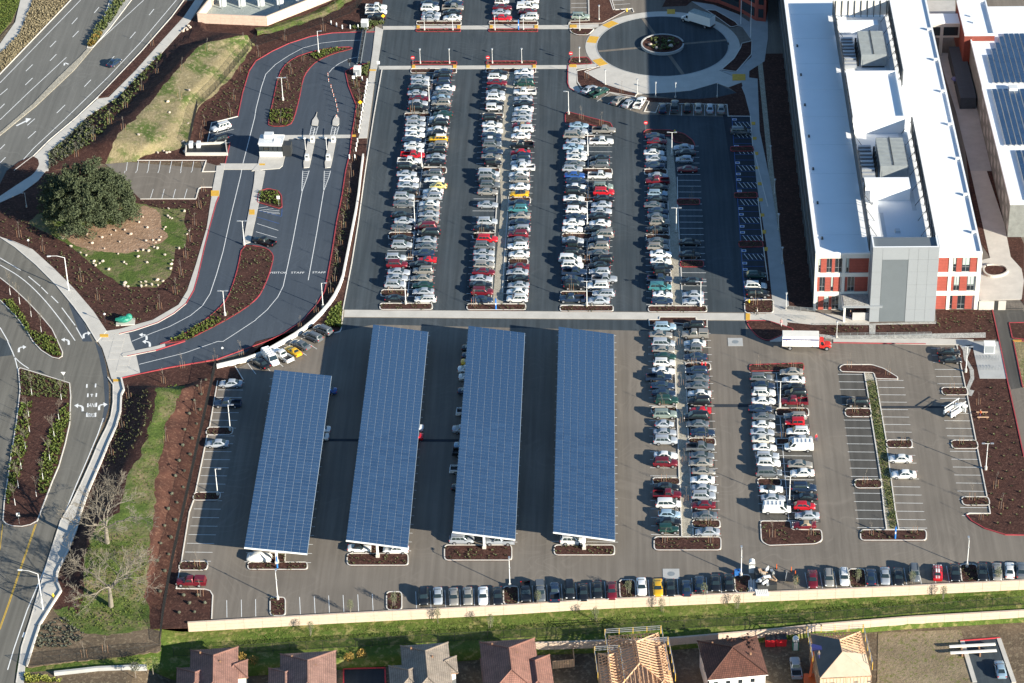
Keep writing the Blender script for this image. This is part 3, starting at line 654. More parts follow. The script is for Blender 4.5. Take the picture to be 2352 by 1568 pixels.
# the plaza circle
cc = G(*T1('02', 1383, 420)); rin = (G(*T1('02', 1985, 425))-G(*T1('02', 781, 425))).length/2; rout = rin*1.18
def circ(r, n=72): return [(cc.x+r*math.cos(2*math.pi*i/n), cc.y+r*math.sin(2*math.pi*i/n)) for i in range(n)]
sheet('plaza_ring', circ(rout), .05, 'concrete', world=True)
sheet('plaza_apron', T('02', '660 665 875 600 1100 690 1400 705 1700 650 1850 625 2025 695 2150 740 1990 800 1880 760 1640 830 1400 850 1150 865 860 780'), .054, 'concrete', 0)
sheet('plaza_paving', T('02', '1180 860 1490 850 1640 832 1880 765 2065 850 1890 890 1700 908 1500 903'), .058, 'asphalt_upper', 0)
sheet('plaza_circle', circ(rin), .062, 'asphalt_upper', 0, world=True)
MB().strip([Vector((x, y, 0)) for x, y in circ(rin+.15)+circ(rin+.15)[:2]], -.12, .12, .04, .085).build('kerb', 'concrete_grey', kind='structure')
sp = MB()
for a in (R(10), R(107), R(190), R(287)):
    sp.beam(Vector((cc.x, cc.y, .068))+Vector((math.cos(a), math.sin(a), 0))*5.5, Vector((cc.x, cc.y, .068))+Vector((math.cos(a), math.sin(a), 0))*(rin-.1), .9, .012)
sp.build('paving_band', 'asphalt_lower', kind='structure')
pb = MB().prism(circ(5.2, 40), .06, .55).build('circle_planter_soil', 'mulch', kind='structure')
MB().strip([Vector((x, y, 0)) for x, y in circ(5.25, 40)+circ(5.25, 40)[:2]], -.18, .18, .06, .75).build('planter_wall', 'concrete_grey', pb)
sheet('plaza_walk', T('02', '1650 10 1850 40 2080 130 2180 200 2200 120 2351 100 2351 350 2320 560 2180 650 2170 940 2110 800 2150 740 2025 690 1900 640 2050 660 2200 520 2210 380 2120 250 1960 170 1800 100'), .07, 'concrete_grey', 0)
bed(T('02', '1780 90 1870 95 2050 200 2080 235 2010 250 1900 170'), r=2, z=.12); bed(T('02', '2110 400 2205 375 2200 500 2060 660 1925 640 2040 540 2100 440'), r=2, z=.12)

# ---- raised ground: the berm along the arterial road and the one along the west road
HEDGE = T('00', '1830 110 1740 225 1500 480 1330 640 1085 895 805 1078 605 1278 455 1395')
CREST = T('00', '2351 300 1950 380 1800 430 1700 560 1550 730 1400 910 1260 1065 1130 1190 950 1390')
mound('berm_mulch_slope', [(HEDGE, .06), (T('00', '1900 250 1780 350 1600 500 1420 680 1180 920 930 1120 760 1290 640 1420'), 1.0), (CREST, 3.3)], 'mulch', sub=5, ta=.03, tb=.08)
mound('berm_grass', [(CREST, 3.3), (T('00', '2351 340 2100 400 1950 560 1850 700 1700 880 1600 1050 1400 1250 1250 1400'), 2.6), (T('00', '2351 400 2200 600 2000 850 1810 990 1780 1100 1730 1340 1600 1380 1300 1410'), .30)], 'grass_dry', sub=6, ta=.03, tb=.08)
mound('berm_edge', [(T('00', '2351 400 2200 600 2000 850 1810 990 1780 1100 1730 1340 1600 1380 1300 1410'), .30), (T('00', '2400 420 2230 620 2030 880 1850 1000 1830 1110 1770 1360 1620 1440 1280 1450'), .08)], 'mulch', sub=2, jit=.02)
mound('side_berm_grass', [(T('01', '0 330 300 260 620 150 800 60 960 -60'), .3), (T('01', '0 290 300 215 600 110 760 10 900 -60'), 1.0), (T('01', '0 250 100 245 500 120 740 0 800 -60'), .08)], 'grass', sub=3, jit=.05)
WT = T('20', '1125 345 1140 450 1115 505 1110 655 1070 795 1010 925 940 1095 810 1395 750 1568')+T('30', '705 160 625 370 530 565 525 640 560 735 480 865')
WC = T('20', '1500 330 1440 400 1420 600 1350 870 1300 1040 1180 1220 1130 1400 1090 1560')+T('30', '900 100 830 280 790 400 770 560 750 700 690 850')
WE = T('20', '1700 330 1680 400 1640 540 1530 760 1500 960 1450 1160 1430 1300 1420 1568')+T('30', '1410 120 1360 330 1340 560 1330 700 1370 880')
WF = T('20', '1850 300 1800 420 1740 700 1690 900 1640 1150 1600 1350 1560 1568')+T('30', '1520 120 1470 330 1440 560 1420 700 1400 900')
mound('west_mulch_slope', [(WT, .06), (WC, 2.6)], 'mulch', sub=7, ta=.06, tb=.22)
mound('west_grass', [(WC, 2.6), (WE, 2.1)], 'grass', sub=5, ta=.06, tb=.22)
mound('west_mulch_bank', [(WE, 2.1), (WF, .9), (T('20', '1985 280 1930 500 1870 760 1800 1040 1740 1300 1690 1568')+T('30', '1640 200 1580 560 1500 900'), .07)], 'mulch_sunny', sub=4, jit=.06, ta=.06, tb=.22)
def ragged(pts, amp=2.2, n=90):
    rg = random.Random(3); out = []
    for x, y in resample(list(pts)+[pts[0]], n)[:-1]:
        d = mnoise.noise_vector(Vector((x*.07, y*.07, 0)))+mnoise.noise_vector(Vector((x*.25, y*.25, 3)))*.6; out.append((x+d.x*amp*1.6, y+d.y*amp))
    return out
sheet('grass_ground', ragged(T('30', '690 850 750 700 900 500 1340 560 1330 700 1370 880 1380 1070 1000 1130 760 1110 600 1000 480 900')), .10, 'grass')
sheet('soil_ground', ragged(T('30', '480 870 600 1000 760 1110 1000 1130 1380 1070 1480 1100 1480 1280 240 1425 290 1250 360 1040'), 2.5), .085, 'soil')
# patch of bare soil and grass round the oak
sheet('grass_ground', ragged(T('10', '340 400 250 480 600 660 870 880 1130 1060 1450 1075 1580 940 1610 720 1700 710 1725 540 1690 490 1712 350 1480 345 1290 300 900 260')), .068, 'grass')
sheet('dirt_ground', ragged(smooth_line(T('10', '520 580 640 540 900 500 1150 480 1290 320 1400 330 1480 400 1470 520 1560 590 1500 660 1400 680 1300 740 1100 760 900 740 720 700 620 640'), 1, True), 3.0), .074, 'dirt')
sheet('dry_grass_ground', T('00', '-200 860 0 670 640 0 1000 -400 500 -400 310 0 260 120 180 320 0 500 -200 720'), .05, 'soil')
sheet('grass_ground', T('00', '-300 -300 200 -300 190 0 100 200 0 310 -300 520'), .05, 'grass_lush')
sheet('grass_ground', T('00', '-200 530 0 330 120 210 140 200 0 400 -200 600'), .055, 'soil')
# south end of site
sheet('house_lot', [G(2030, 1500, ZL), G(2230, 1500, ZL), G(2290, 1700, ZL), G(1980, 1700, ZL)], ZL+.05, 'soil_tan', ZL-.1, world=True)
sheet('house_drive', [G(x, y, ZL) for x, y in T('33', '1770 1185 2130 1160 2300 1800 1960 1800')], ZL+.10, 'asphalt_upper', ZL-.1, world=True)
sheet('house_lot_soil', [G(x, y, ZL) for x, y in T('33', '1010 1110 1770 1080 1980 1800 1000 1800')], ZL+.06, 'soil_tan', ZL-.1, world=True)
MB().strip([G(x, y, ZL) for x, y in T('33', '1765 1188 2130 1160')], -.1, .1, 0, .25).build('kerb', 'paint_red', kind='structure')
for s in (T('33', '1785 1190 1900 1568'), T('33', '2120 1165 2260 1568')): MB().strip([G(x, y, ZL) for x, y in s], -.4, .4, 0, .2).build('kerb', 'concrete', kind='structure')
sheet('house_lane', [G(x, y, ZL) for x, y in T('31', '810 1440 1185 1435 1200 1700 800 1700')], ZL+.10, 'asphalt_dark', ZL-.1, world=True)
MB().strip([G(x, y, ZL) for x, y in T('31', '805 1600 805 1445 1185 1435 1190 1600')], -.12, .12, 0, .25).build('kerb', 'paint_red', kind='structure')

AP = GL(T('10', '880 1568 980 1470 1095 1500 1185 1495 1205 1568')+T('20', '1240 80 1290 295 1110 338 1040 370 1020 330 985 200 940 60 900 0')); AQ = [(p.x, p.y) for p in AP]
def pin(x, y, P):
    r = False; j = len(P)-1
    for i in range(len(P)):
        if (P[i][1] > y) != (P[j][1] > y) and x < (P[j][0]-P[i][0])*(y-P[i][1])/(P[j][1]-P[i][1])+P[i][0]: r = not r
        j = i
    return r
apron = [o for o in S.objects if o.name.startswith('drive_apron')][0]; slab = MB().box((0, 0, 0), (2.36, 2.36, .02)).mesh('slab', 'concrete')
x0_, y0_ = min(q[0] for q in AQ), min(q[1] for q in AQ)
for i in range(14):
    for j in range(22):
        x, y = x0_+i*2.4, y0_+j*2.4
        if all(pin(x+a, y+b, AQ) for a in (-1.2, 1.2) for b in (-1.2, 1.2)): ob('slab', slab, apron, loc=(x, y, .064+rnd.uniform(-.003, .003)))
# ================================================================== vehicles
def ring(x0, x1, w, z, k=.18, fr=.78):
    return [(x0, w*fr, z), (x0-k, w, z), (x1+k, w, z), (x1, w*fr, z), (x1, -w*fr, z), (x1+k, -w, z), (x0-k, -w, z), (x0, -w*fr, z)]
def vlerp(a, b, t): return tuple(p+(q-p)*t for p, q in zip(a, b))
def hull(st):
    mb = MB(); rows = []
    for x, zt, zl, w in st:
        h = [(.80*w, zl), (.96*w, zl+.10), (w, zl+(zt-zl)*.5), (.975*w, zt-.10), (.88*w, zt-.015), (.45*w, zt+.02), (0, zt+.03)]
        r = [(x, y, z) for y, z in h]+[(x, -y, z) for y, z in h[-2::-1]]
        rows.append(r)
    n = len(rows[0])
    mb.grid(rows, True); mb.add(rows[0], [tuple(range(n))]); mb.add(rows[-1], [tuple(range(n-1, -1, -1))])
    mb.grid([[r[-1], r[0]] for r in rows], True)
    return mb
SPEC = {  # length, width, wheel radius, axle x, hull stations, cabin (xA belt front, xB roof front, xC roof rear, xD belt rear, belt z, roof z, half widths, panes)
 'S': dict(L=4.8, wr=.33, ax=(1.42, -1.36), st=[(-2.4, .66, .42, .66), (-2.36, .88, .30, .80), (-2.15, .98, .22, .88), (-1.4, 1.0, .20, .91), (0, .95, .19, .91), (1.0, .94, .19, .91), (1.35, .90, .20, .90), (1.95, .82, .22, .87), (2.25, .72, .26, .78), (2.37, .58, .30, .66), (2.40, .48, .34, .58)],
           cab=(1.15, .38, -.90, -1.80, .93, 1.44, .82, .60), panes=[(.06, .47), (.51, .92)]),
 'H': dict(L=4.2, wr=.31, ax=(1.30, -1.25), st=[(-2.08, .70, .40, .66), (-2.04, .95, .28, .80), (-1.8, 1.0, .22, .86), (-.8, .98, .20, .88), (.6, .96, .19, .88), (1.1, .93, .20, .87), (1.7, .84, .22, .84), (2.0, .72, .26, .74), (2.1, .55, .32, .62)],
           cab=(1.25, .35, -1.45, -2.0, .94, 1.52, .80, .60), panes=[(.06, .42), (.46, .90)]),
 'W': dict(L=4.85, wr=.33, ax=(1.42, -1.40), st=[(-2.42, .70, .40, .68), (-2.38, .98, .28, .82), (-2.1, 1.0, .22, .89), (-1.2, 1.0, .20, .91), (.6, .97, .19, .91), (1.3, .94, .20, .90), (1.95, .86, .22, .87), (2.28, .74, .26, .78), (2.42, .50, .34, .60)],
           cab=(1.20, .45, -1.95, -2.35, .95, 1.52, .82, .62), panes=[(.05, .34), (.37, .64), (.67, .93)]),
 'U': dict(L=4.75, wr=.38, ax=(1.45, -1.38), st=[(-2.37, .72, .48, .72), (-2.34, 1.10, .36, .86), (-2.0, 1.14, .30, .93), (-1.0, 1.13, .28, .95), (.6, 1.10, .28, .95), (1.2, 1.10, .29, .94), (1.9, 1.02, .32, .92), (2.22, .92, .36, .84), (2.34, .72, .40, .74), (2.38, .60, .44, .66)],
           cab=(1.18, .55, -1.95, -2.30, 1.08, 1.76, .86, .68), panes=[(.05, .33), (.36, .64), (.67, .94)]),
 'V': dict(L=5.05, wr=.35, ax=(1.50, -1.52), st=[(-2.5, .72, .42, .74), (-2.47, 1.04, .32, .88), (-2.1, 1.06, .24, .94), (-1.0, 1.05, .22, .96), (.8, 1.03, .22, .96), (1.5, .98, .24, .94), (2.1, .86, .26, .88), (2.4, .72, .30, .76), (2.52, .55, .36, .62)],
           cab=(1.65, .70, -2.10, -2.46, 1.0, 1.74, .88, .68), panes=[(.06, .32), (.35, .63), (.66, .94)]),
 'P': dict(L=5.6, wr=.39, ax=(1.80, -1.65), st=[(-.72, 1.12, .40, .95), (-.4, 1.14, .36, .96), (.8, 1.14, .34, .96), (1.4, 1.13, .34, .95), (2.2, 1.06, .36, .93), (2.62, .98, .40, .86), (2.76, .76, .44, .76), (2.80, .62, .48, .68)],
           cab=(1.32, .72, -.42, -.70, 1.10, 1.82, .87, .70), panes=[(.07, .55), (.60, .93)], bed=(-.74, -2.80)),
 'J': dict(L=4.1, wr=.40, ax=(1.25, -1.20), st=[(-1.95, .95, .55, .74), (-1.9, 1.05, .50, .78), (-1.0, 1.08, .46, .80), (.5, 1.08, .46, .80), (.9, 1.08, .46, .74), (1.7, 1.04, .48, .62), (1.88, .98, .52, .60), (1.92, .7, .55, .58)],
           cab=(.72, .52, -1.80, -1.88, 1.06, 1.80, .76, .68), panes=[(.05, .42), (.47, .94)]),
 'C': dict(L=4.5, wr=.33, ax=(1.35, -1.28), st=[(-2.25, .64, .40, .66), (-2.2, .86, .28, .80), (-1.9, .96, .22, .88), (-1.2, .97, .20, .90), (.3, .90, .19, .90), (1.0, .89, .20, .90), (1.7, .80, .22, .87), (2.1, .66, .26, .76), (2.22, .50, .32, .62)],
           cab=(.85, .05, -.85, -1.55, .89, 1.32, .80, .56), panes=[(.08, .62)]),
 'B': dict(L=4.1, wr=.33, ax=(1.25, -1.25), st=[(-2.0, .55, .40, .50), (-1.9, .72, .30, .68), (-1.5, .92, .22, .82), (-.9, .98, .20, .84), (.6, .97, .20, .84), (1.1, .92, .22, .82), (1.6, .80, .26, .74), (1.9, .62, .32, .58), (2.0, .50, .38, .44)],
           cab=(1.10, .35, -.70, -1.60, .93, 1.48, .78, .52), panes=[(.10, .55), (.60, .85)]),
 'X': dict(L=5.7, wr=.38, ax=(1.85, -1.75), st=[(-2.85, 1.15, .42, .90), (-2.8, 1.22, .36, .98), (0, 1.22, .34, 1.0), (1.6, 1.18, .34, .98), (2.1, 1.06, .36, .96), (2.6, .94, .40, .88), (2.80, .72, .46, .76)],
           cab=(2.05, 1.30, -2.70, -2.80, 1.16, 2.12, .95, .86), panes=[(.04, .19)]),
}
NAMES = dict(S='sedan', H='hatchback', W='station_wagon', U='suv', V='minivan', P='pickup_truck', J='jeep_style_suv', C='coupe', B='rounded_coupe', X='cargo_van')
WORD = dict(S='sedan', H='hatchback', W='station wagon', U='SUV', V='minivan', P='pickup truck', J='boxy off-roader', C='coupe', B='rounded coupe', X='cargo van')
CATS = dict(S='car', H='car', W='car', U='suv', V='minivan', P='pickup truck', J='suv', C='car', B='car', X='van')
HUE = dict(w=(.80, .80, .78), s=(.38, .41, .45), g=(.135, .15, .165), k=(.012, .014, .018), n=(.018, .036, .075), b=(.03, .10, .34), r=(.55, .015, .025), m=(.16, .012, .022),
           y=(.80, .45, .02), p=(.82, .66, .22), t=(.29, .275, .25), e=(.015, .055, .045), q=(.06, .22, .24), o=(.7, .25, .02), l=(.30, .42, .52), c=(.64, .61, .54), d=(.28, .34, .30))
HWORD = dict(w='white', s='silver', g='dark grey', k='black', n='dark navy', b='bright blue', r='red', m='maroon', y='yellow', p='pale yellow', t='tan', e='dark green', q='teal', o='orange', l='pale blue', c='cream', d='grey-green')
# shared wheel
wm = {}
def wheel_meshes(r):
    if r in wm: return wm[r]
    t = MB(); t.tube((0, -.12, 0), (0, .12, 0), r, r, 16); a = t.mesh('tyre', 'tyre')
    q = MB(); q.tube((0, -.13, 0), (0, .13, 0), r*.62, r*.62, 10); q.tube((0, -.135, 0), (0, .135, 0), r*.2, r*.2, 6)
    wm[r] = (a, q.mesh('rim', 'rim')); return wm[r]
def smat(me): return me
def vehicle(key, soft=None, cap=False, roofc=None):
    d = SPEC[key]; root = thing(NAMES[key], WORD[key], CATS[key])
    xA, xB, xC, xD, zb, zr, wb, wt = d['cab']
    mb = hull(d['st'])
    lo = ring(xA, xD, wb, zb-.06); mid = [vlerp(a, b, .5) for a, b in zip(ring(xA, xD, wb, zb), ring(xB, xC, wt, zr))]
    mid = [(x, y*1.035, z) for x, y, z in mid]
    hi = ring(xB, xC, wt, zr-.03); top = ring(xB-.12, xC+.10, wt*.86, zr, .12)
    cab = MB(); n = 8
    for a, b in ((lo, mid), (mid, hi), (hi, top)):
        cab.add(a+b, [(i, (i+1) % n, (i+1) % n+n, i+n)[::-1] for i in range(n)])
    cab.add(top, [tuple(range(n-1, -1, -1))])
    if soft is None: mb.v, mb.f, mb.mi = mb.v, mb.f, mb.mi; mb.add(cab.v, cab.f)
    if 'bed' in d:
        x0, x1 = d['bed']; L = x0-x1; xm = (x0+x1)/2
        mb.box((xm, .90, .80), (L, .10, .70)); mb.box((xm, -.90, .80), (L, .10, .70)); mb.box((x1+.05, 0, .80), (.10, 1.70, .68)); mb.box((xm, 0, .58), (L, 1.7, .22)); mb.box((x1-.05, 0, .52), (.14, 1.8, .2))
    me = mb.mesh(NAMES[key]+'_body', 'car_paint')
    bm = bmesh.new(); bm.from_mesh(me); bmesh.ops.remove_doubles(bm, verts=bm.verts, dist=.001); bmesh.ops.recalc_face_normals(bm, faces=bm.faces)
    for e in bm.edges:
        if len(e.link_faces) == 2 and e.calc_face_angle() > R(42): e.smooth = False
    for f in bm.faces: f.smooth = True
    bm.to_mesh(me); bm.free()
    ob('body', me, root)
    if soft: cab.build('soft_top', soft, root, smooth=True)
    if 'bed' in d:
        x0, x1 = d['bed']; MB().box(((x0+x1)/2, 0, .70), (x0-x1-.12, 1.68, .03)).build('bed_liner', 'black_plastic', root)
        if cap:
            c = MB(); c.add([(x0-.03, .93, 1.15), (x1, .93, 1.15), (x1, -.93, 1.15), (x0-.03, -.93, 1.15), (x0-.05, .74, 1.80), (x1+.15, .74, 1.76), (x1+.15, -.74, 1.76), (x0-.05, -.74, 1.80)],
                            [(0, 1, 5, 4), (1, 2, 6, 5), (2, 3, 7, 6), (3, 0, 4, 7), (4, 5, 6, 7)]); cp = c.build('body', 'car_paint', root); cp.name = 'body'
            for sy in (1, -1): MB().box(((x0+x1)/2, sy*.86, 1.48), (1.5, .04, .30)).build('side_window', 'car_glass', root)
    # glass
    B_, H_ = ring(xA, xD, wb, zb), ring(xB, xC, wt, zr-.03)
    def quad(i0, i1, u0, u1, t0, t1, off):
        def at(u, t):
            a = vlerp(B_[i0], B_[i1], u); b = vlerp(H_[i0], H_[i1], u); p = vlerp(a, b, t)
            return (p[0], p[1]*(1+.035*(1-abs(2*t-1))), p[2])
        P = [at(u0, t0), at(u1, t0), at(u1, (t0+t1)/2), at(u1, t1), at(u0, t1), at(u0, (t0+t1)/2)]
        a, b, c = (Vector(P[k]) for k in (0, 1, 3)); nn = (b-a).cross(c-a).normalized()
        ctr = Vector((0, 0, zb)); nn = nn if nn.dot(Vector(P[0])-ctr) > 0 else -nn
        return [tuple(Vector(p)+nn*off) for p in P]
    def pane(name, quads, both=True):
        g = MB()
        for q in quads: g.add(q, [(0, 1, 2, 5), (5, 2, 3, 4)])
        return g.build(name, 'car_glass', root)
    pane('windscreen', [quad(7, 0, 0.0, 1.0, .10, .93, .02), quad(0, 1, 0, .6, .10, .93, .02), quad(6, 7, .4, 1, .10, .93, .02)])
    if key != 'X': pane('rear_window', [quad(3, 4, 0, 1, .16, .90, .02)])
    for i0, i1 in ((1, 2), (6, 5)):
        for u0, u1 in d['panes']: pane('side_window', [quad(i0, i1, u0, u1, .12, .90, .02)])
    ty, rm = wheel_meshes(d['wr']); W = max(s[3] for s in d['st'])
    for ax in d['ax']:
        for sy in (1, -1):
            w = ob('wheel', ty, root, loc=(ax, sy*(W-.10), d['wr'])); ob('rim', rm, w)
    f = d['st'][-1][0]; b = d['st'][0][0] if 'bed' not in d else d['bed'][1]
    zf = d['st'][-2][1]*.94; zr_ = .78 if key in 'SHWCB' else .98
    for sy in (1, -1):
        MB().box((f-.13, sy*W*.70, zf), (.16, .30, .13)).build('headlight', 'headlight', root)
        MB().box((b+.05, sy*W*.78, zr_), (.14, .24, .18)).build('tail_light', 'tail_light', root)
        MB().box((xA-.28, sy*(wb+.14), zb+.10), (.14, .20, .14)).build('mirror', 'black_plastic', root)
    if key in 'UW' :
        for sy in (1, -1): MB().beam((xB-.25, sy*wt*.86, zr+.03), (xC+.25, sy*wt*.86, zr+.03), .05, .05).build('roof_rail', 'black_plastic', root)
    if key == 'X':
        for sy in (1, -1): MB().beam((1.0, sy*.7, zr+.14), (-2.5, sy*.7, zr+.14), .06, .06).build('rack_rail', 'steel_white', root)
        for k in range(5): MB().beam((.9-k*.8, -.8, zr+.10), (.9-k*.8, .8, zr+.10), .06, .10).build('rack_bar', 'steel_white', root)
    if roofc:
        MB().box(((xB+xC)/2-.05, 0, zr+.02), (xB-xC-.1, wt*1.8, .05)).build('roof_panel', roofc, root)
    return root
PROTO = {}
def proto(code):
    if code not in PROTO:
        k = code[0]; o = code[1:]
        PROTO[code] = vehicle(k, soft={'k': 'black_plastic', 't': 'cloth_tan'}.get(o[1:2]) if o[:1] == '~' else None, cap='^' in o, roofc='steel_white' if '=' in o else None)
    return PROTO[code]
weathered('cloth_tan', (.34, .27, .18), .1, .9)
USED = set(); NCAR = 0
def put(view, hue, code, hd, label, group, z=.65, gz=0.0):
    global NCAR
    p = G(view[0], view[1], gz+z); key = code
    pr = proto(code); c = HUE[hue]; v = rnd.uniform(.88, 1.1); c = tuple(min(.85, q*v) for q in c)
    s = rnd.uniform(.965, 1.03); NCAR += 1
    return dup(pr, (p.x, p.y, gz+.012), hd+R(rnd.uniform(-1.2, 1.2)), label, group, s, c)
def cname(h, code):
    w = WORD[code[0]]
    if '^' in code: w += ' with cap'
    if '=' in code: w = 'white-roofed '+w
    return w
def rowcars(rcs, phrase, hd, group, frm='top'):
    """rcs: list of (sheet, 'x y hueType;...'); sorted from the named end"""
    L = []
    for rc, s in rcs:
        for it in s.split(';'):
            x, y, c = it.split(); L.append((*T1(rc, float(x), float(y)), c))
    L.sort(key=lambda q: q[1] if frm == 'top' else q[0])
    for i, (x, y, c) in enumerate(L):
        rev = c.endswith('!'); c = c.rstrip('!')
        h = heading(x, y, 50, .45) if hd == 'E' else heading(x, y, -50, -.45) if hd == 'W' else heading(x, y, 2, 40)
        put((x, y), c[0], c[1:], h+(math.pi if rev else 0), f"{HWORD[c[0]]} {cname(c[0], c[1:])}, {o_(i+1)} from the {frm} in {phrase}", group)
GP = 'cars parked in the lots'
rowcars([('01', '1510 716 sS;1510 762 sS;1488 806 kS;1483 856 sS;1500 903 mS;1490 945 sS;1490 993 kU;1468 1088 sS;1465 1138 sW;1462 1188 wS;1462 1237 wS;1430 1282 nS;1452 1333 wS;1453 1383 wW;1440 1425 rP;1408 1480 wP;1390 1535 kU'),
         ('11', '1385 27 sS;1405 80 wS;1398 133 sS;1395 187 kS;1362 240 sU;1360 303 gS;1340 405 kS;1365 458 sS;1338 518 gS;1340 622 kS;1340 683 sU;1285 800 sU;1297 860 mU;1313 930 sS;1297 985 sS;1280 1045 sU;1285 1172 kS')], 'left file of leftmost upper row', 'E', GP)
rowcars([('01', '1720 660 nS;1715 698 kU;1705 752 nU;1740 808 wS;1715 855 gS;1697 898 lS;1702 945 tU;1695 997 kS;1717 1045 eS;1680 1088 wS;1680 1132 kV;1665 1190 wS;1655 1238 kU;1675 1275 yU=;1677 1335 tU;1660 1385 kU;1650 1438 sS;1645 1487 kS'),
         ('11', '1625 27 gU;1638 82 wS;1675 137 pB;1627 190 wS;1620 240 sU;1592 303 wS;1590 352 tS;1588 400 sS;1583 458 tS;1558 513 mV;1590 572 kV;1565 635 sS;1563 692 gS;1540 755 nS;1570 815 rC;1507 862 kS;1537 918 tU;1525 988 tS;1533 1050 eS;1537 1108 sS;1558 1178 wW')], 'right file of leftmost upper row', 'W', GP)
rowcars([('01', '2225 668 kS;2215 706 wW;2217 755 mS;2210 805 kS;2200 850 sS;2203 898 wU;2190 948 kS;2187 993 wJ;2170 1085 kU;2170 1145 wS;2177 1198 wS;2165 1243 nS;2165 1285 nS=;2170 1328 gU;2175 1388 nS;2160 1440 tS;2180 1500 kJ'),
         ('11', '2135 27 sV;2140 80 tV;2150 132 gU;2130 192 tS;2130 310 sS;2125 467 sU;2097 528 kS;2125 627 rU;2100 690 gU;2095 753 sS;2095 808 sS;2097 867 tW;2093 928 mS;2070 992 sS;2065 1050 kS;2080 1112 mU;2080 1180 nS')], 'left file of second upper row', 'E', GP)
rowcars([('02', '110 660 wS;112 708 sS;112 762 eV;115 845 wP;103 905 sS;103 950 kS;110 1000 wS;95 1047 sS;90 1097 sS;80 1145 rC~t;108 1188 wU;80 1245 wS;90 1335 kP;75 1398 rS;85 1448 nU;80 1495 sS;100 1540 wP'),
         ('12', '65 35 wS;70 82 tW;70 145 wS;65 208 yC~k;65 297 nS;55 350 qU;72 413 tS;70 472 nS;70 533 sW;55 585 mU;55 637 gS;55 690 wW;65 765 wS;60 880 mS;50 930 sS;55 988 kS;60 1050 sS;50 1112 wS;48 1175 wU')], 'right file of second upper row', 'W', GP)
rowcars([('02', '615 1150 lS;605 1200 sS;570 1245 tV;587 1300 sS;563 1350 lS;595 1405 wS;595 1450 wS;580 1503 gS;555 1548 sW'),
         ('12', '578 40 bS;590 95 nS;590 147 wS;585 193 kU;568 255 wS;595 305 kS;590 365 wU;590 423 nS;568 475 wS;555 535 wS;560 640 sS;580 690 kJ;570 750 kU;533 810 wV;555 868 wU;573 930 nP;558 998 nS;575 1055 kU;550 1175 nP!')], 'left file of third upper row', 'E', GP)
rowcars([('02', '845 1195 tP!;823 1300 wP!;805 1450 kS;805 1507 gU'),
         ('12', '808 45 wP!;835 147 dU!;843 195 rU!;845 255 kS!;823 310 sS;820 370 sS!;795 418 kS;808 482 wS;767 535 kS;835 585 tV;800 632 nS=;800 695 tU;790 755 gS;835 818 kU;800 870 kS;805 925 sW;850 995 sP!;790 1058 wU;843 1125 sW;797 1190 sS')], 'right file of third upper row', 'W', GP)
rowcars([('02', '1315 1248 nS;1335 1297 mS;1325 1350 kS;1305 1402 wS;1325 1455 sS;1315 1515 nS'),
         ('12', '1343 45 sS;1335 93 mP!;1345 148 kS;1338 205 lW;1335 260 kS;1310 315 gS;1345 370 nS;1337 420 gS;1360 475 tU;1337 540 kS;1345 647 gS;1340 697 tW;1367 763 wS;1368 830 wS;1385 882 kS;1380 930 kJ;1358 997 nP;1360 1065 qV;1385 1135 wC;1380 1192 nS')], 'left file of fourth upper row', 'E', GP)
rowcars([('02', '1578 1355 sS;1590 1403 kS;1585 1463 sH;1610 1552 mS'), ('12', '1635 657 kS!;1635 770 kS!;1647 1013 kS;1662 1135 sS;1665 1195 sS')], 'right file of fourth upper row', 'W', GP)
rowcars([('02', '2100 1203 gV'), ('12', '2240 957 eH;2240 1060 wU;2260 1130 kU')], 'blue marked stalls by building', 'E', GP)
rowcars([('12', '1405 1435 lU;1367 1507 tS'), ('22', '1390 16 sV;1392 75 tS;1405 135 eS;1400 197 wU;1390 270 wS;1350 330 nP;1385 405 nS;1395 475 nS;1420 540 eU;1405 670 dU;1400 757 sB;1405 835 sS;1410 910 sU;1412 1047 wS;1410 1115 mU;1418 1335 kS;1425 1408 mP;1437 1490 wV'), ('32', '1445 20 lH;1440 88 kS;1440 160 eJ')], 'left file beside canopies', 'E', GP)
rowcars([('12', '1670 1425 kU;1680 1505 tP^'), ('22', '1680 16 wS;1665 72 gJ;1685 140 nS;1695 265 nW;1705 340 gS;1700 405 gS;1722 480 wS;1720 550 kU;1730 630 rC;1695 690 kV;1705 757 gS;1752 835 nS!;1730 975 gP!;1748 1050 gS!;1735 1115 tS;1760 1192 tS!;1750 1270 wS;1765 1350 sS!;1760 1420 sU!;1757 1500 mS'), ('32', '1770 30 gS;1797 180 sS')], 'right file beside canopies', 'W', GP)
rowcars([('23', '-62 335 gU;-45 405 nS;-40 475 wU;-40 547 wS;-70 615 nS;-40 690 gS;-42 765 wS;-52 835 sS;-40 900 cS;-30 975 wS;-8 1050 sW;5 1120 wU;8 1205 gV;30 1355 wC~k;48 1440 sS;80 1542 wX')], 'left file of lower right row', 'E', GP)
rowcars([('23', '215 280 tS;235 352 wS;235 420 kS;255 477 kU;240 550 mP;250 685 tW;245 750 rJ;275 828 wU;300 900 sS;283 970 wX;295 1130 tS!;315 1205 wS;330 1345 nU!;340 1430 kS;335 1510 rH!'), ('33', '360 30 sS;330 115 mC~t')], 'right file of lower right row', 'W', GP)
rowcars([('23', '825 560 kU')], 'stalls left of grassy strip', 'W', GP)
rowcars([('23', '1215 1075 wS;1248 1220 wS')], 'stalls right of grassy strip', 'W', GP)
rowcars([('23', '1660 95 kS;1675 165 kS')], 'top stalls by cobble channel', 'E', GP)
rowcars([('20', '2120 385 sS;2090 570 nP;1997 937 sS'), ('30', '1755 640 mP^')], 'leftmost stalls beside mulch bank', 'W', GP)
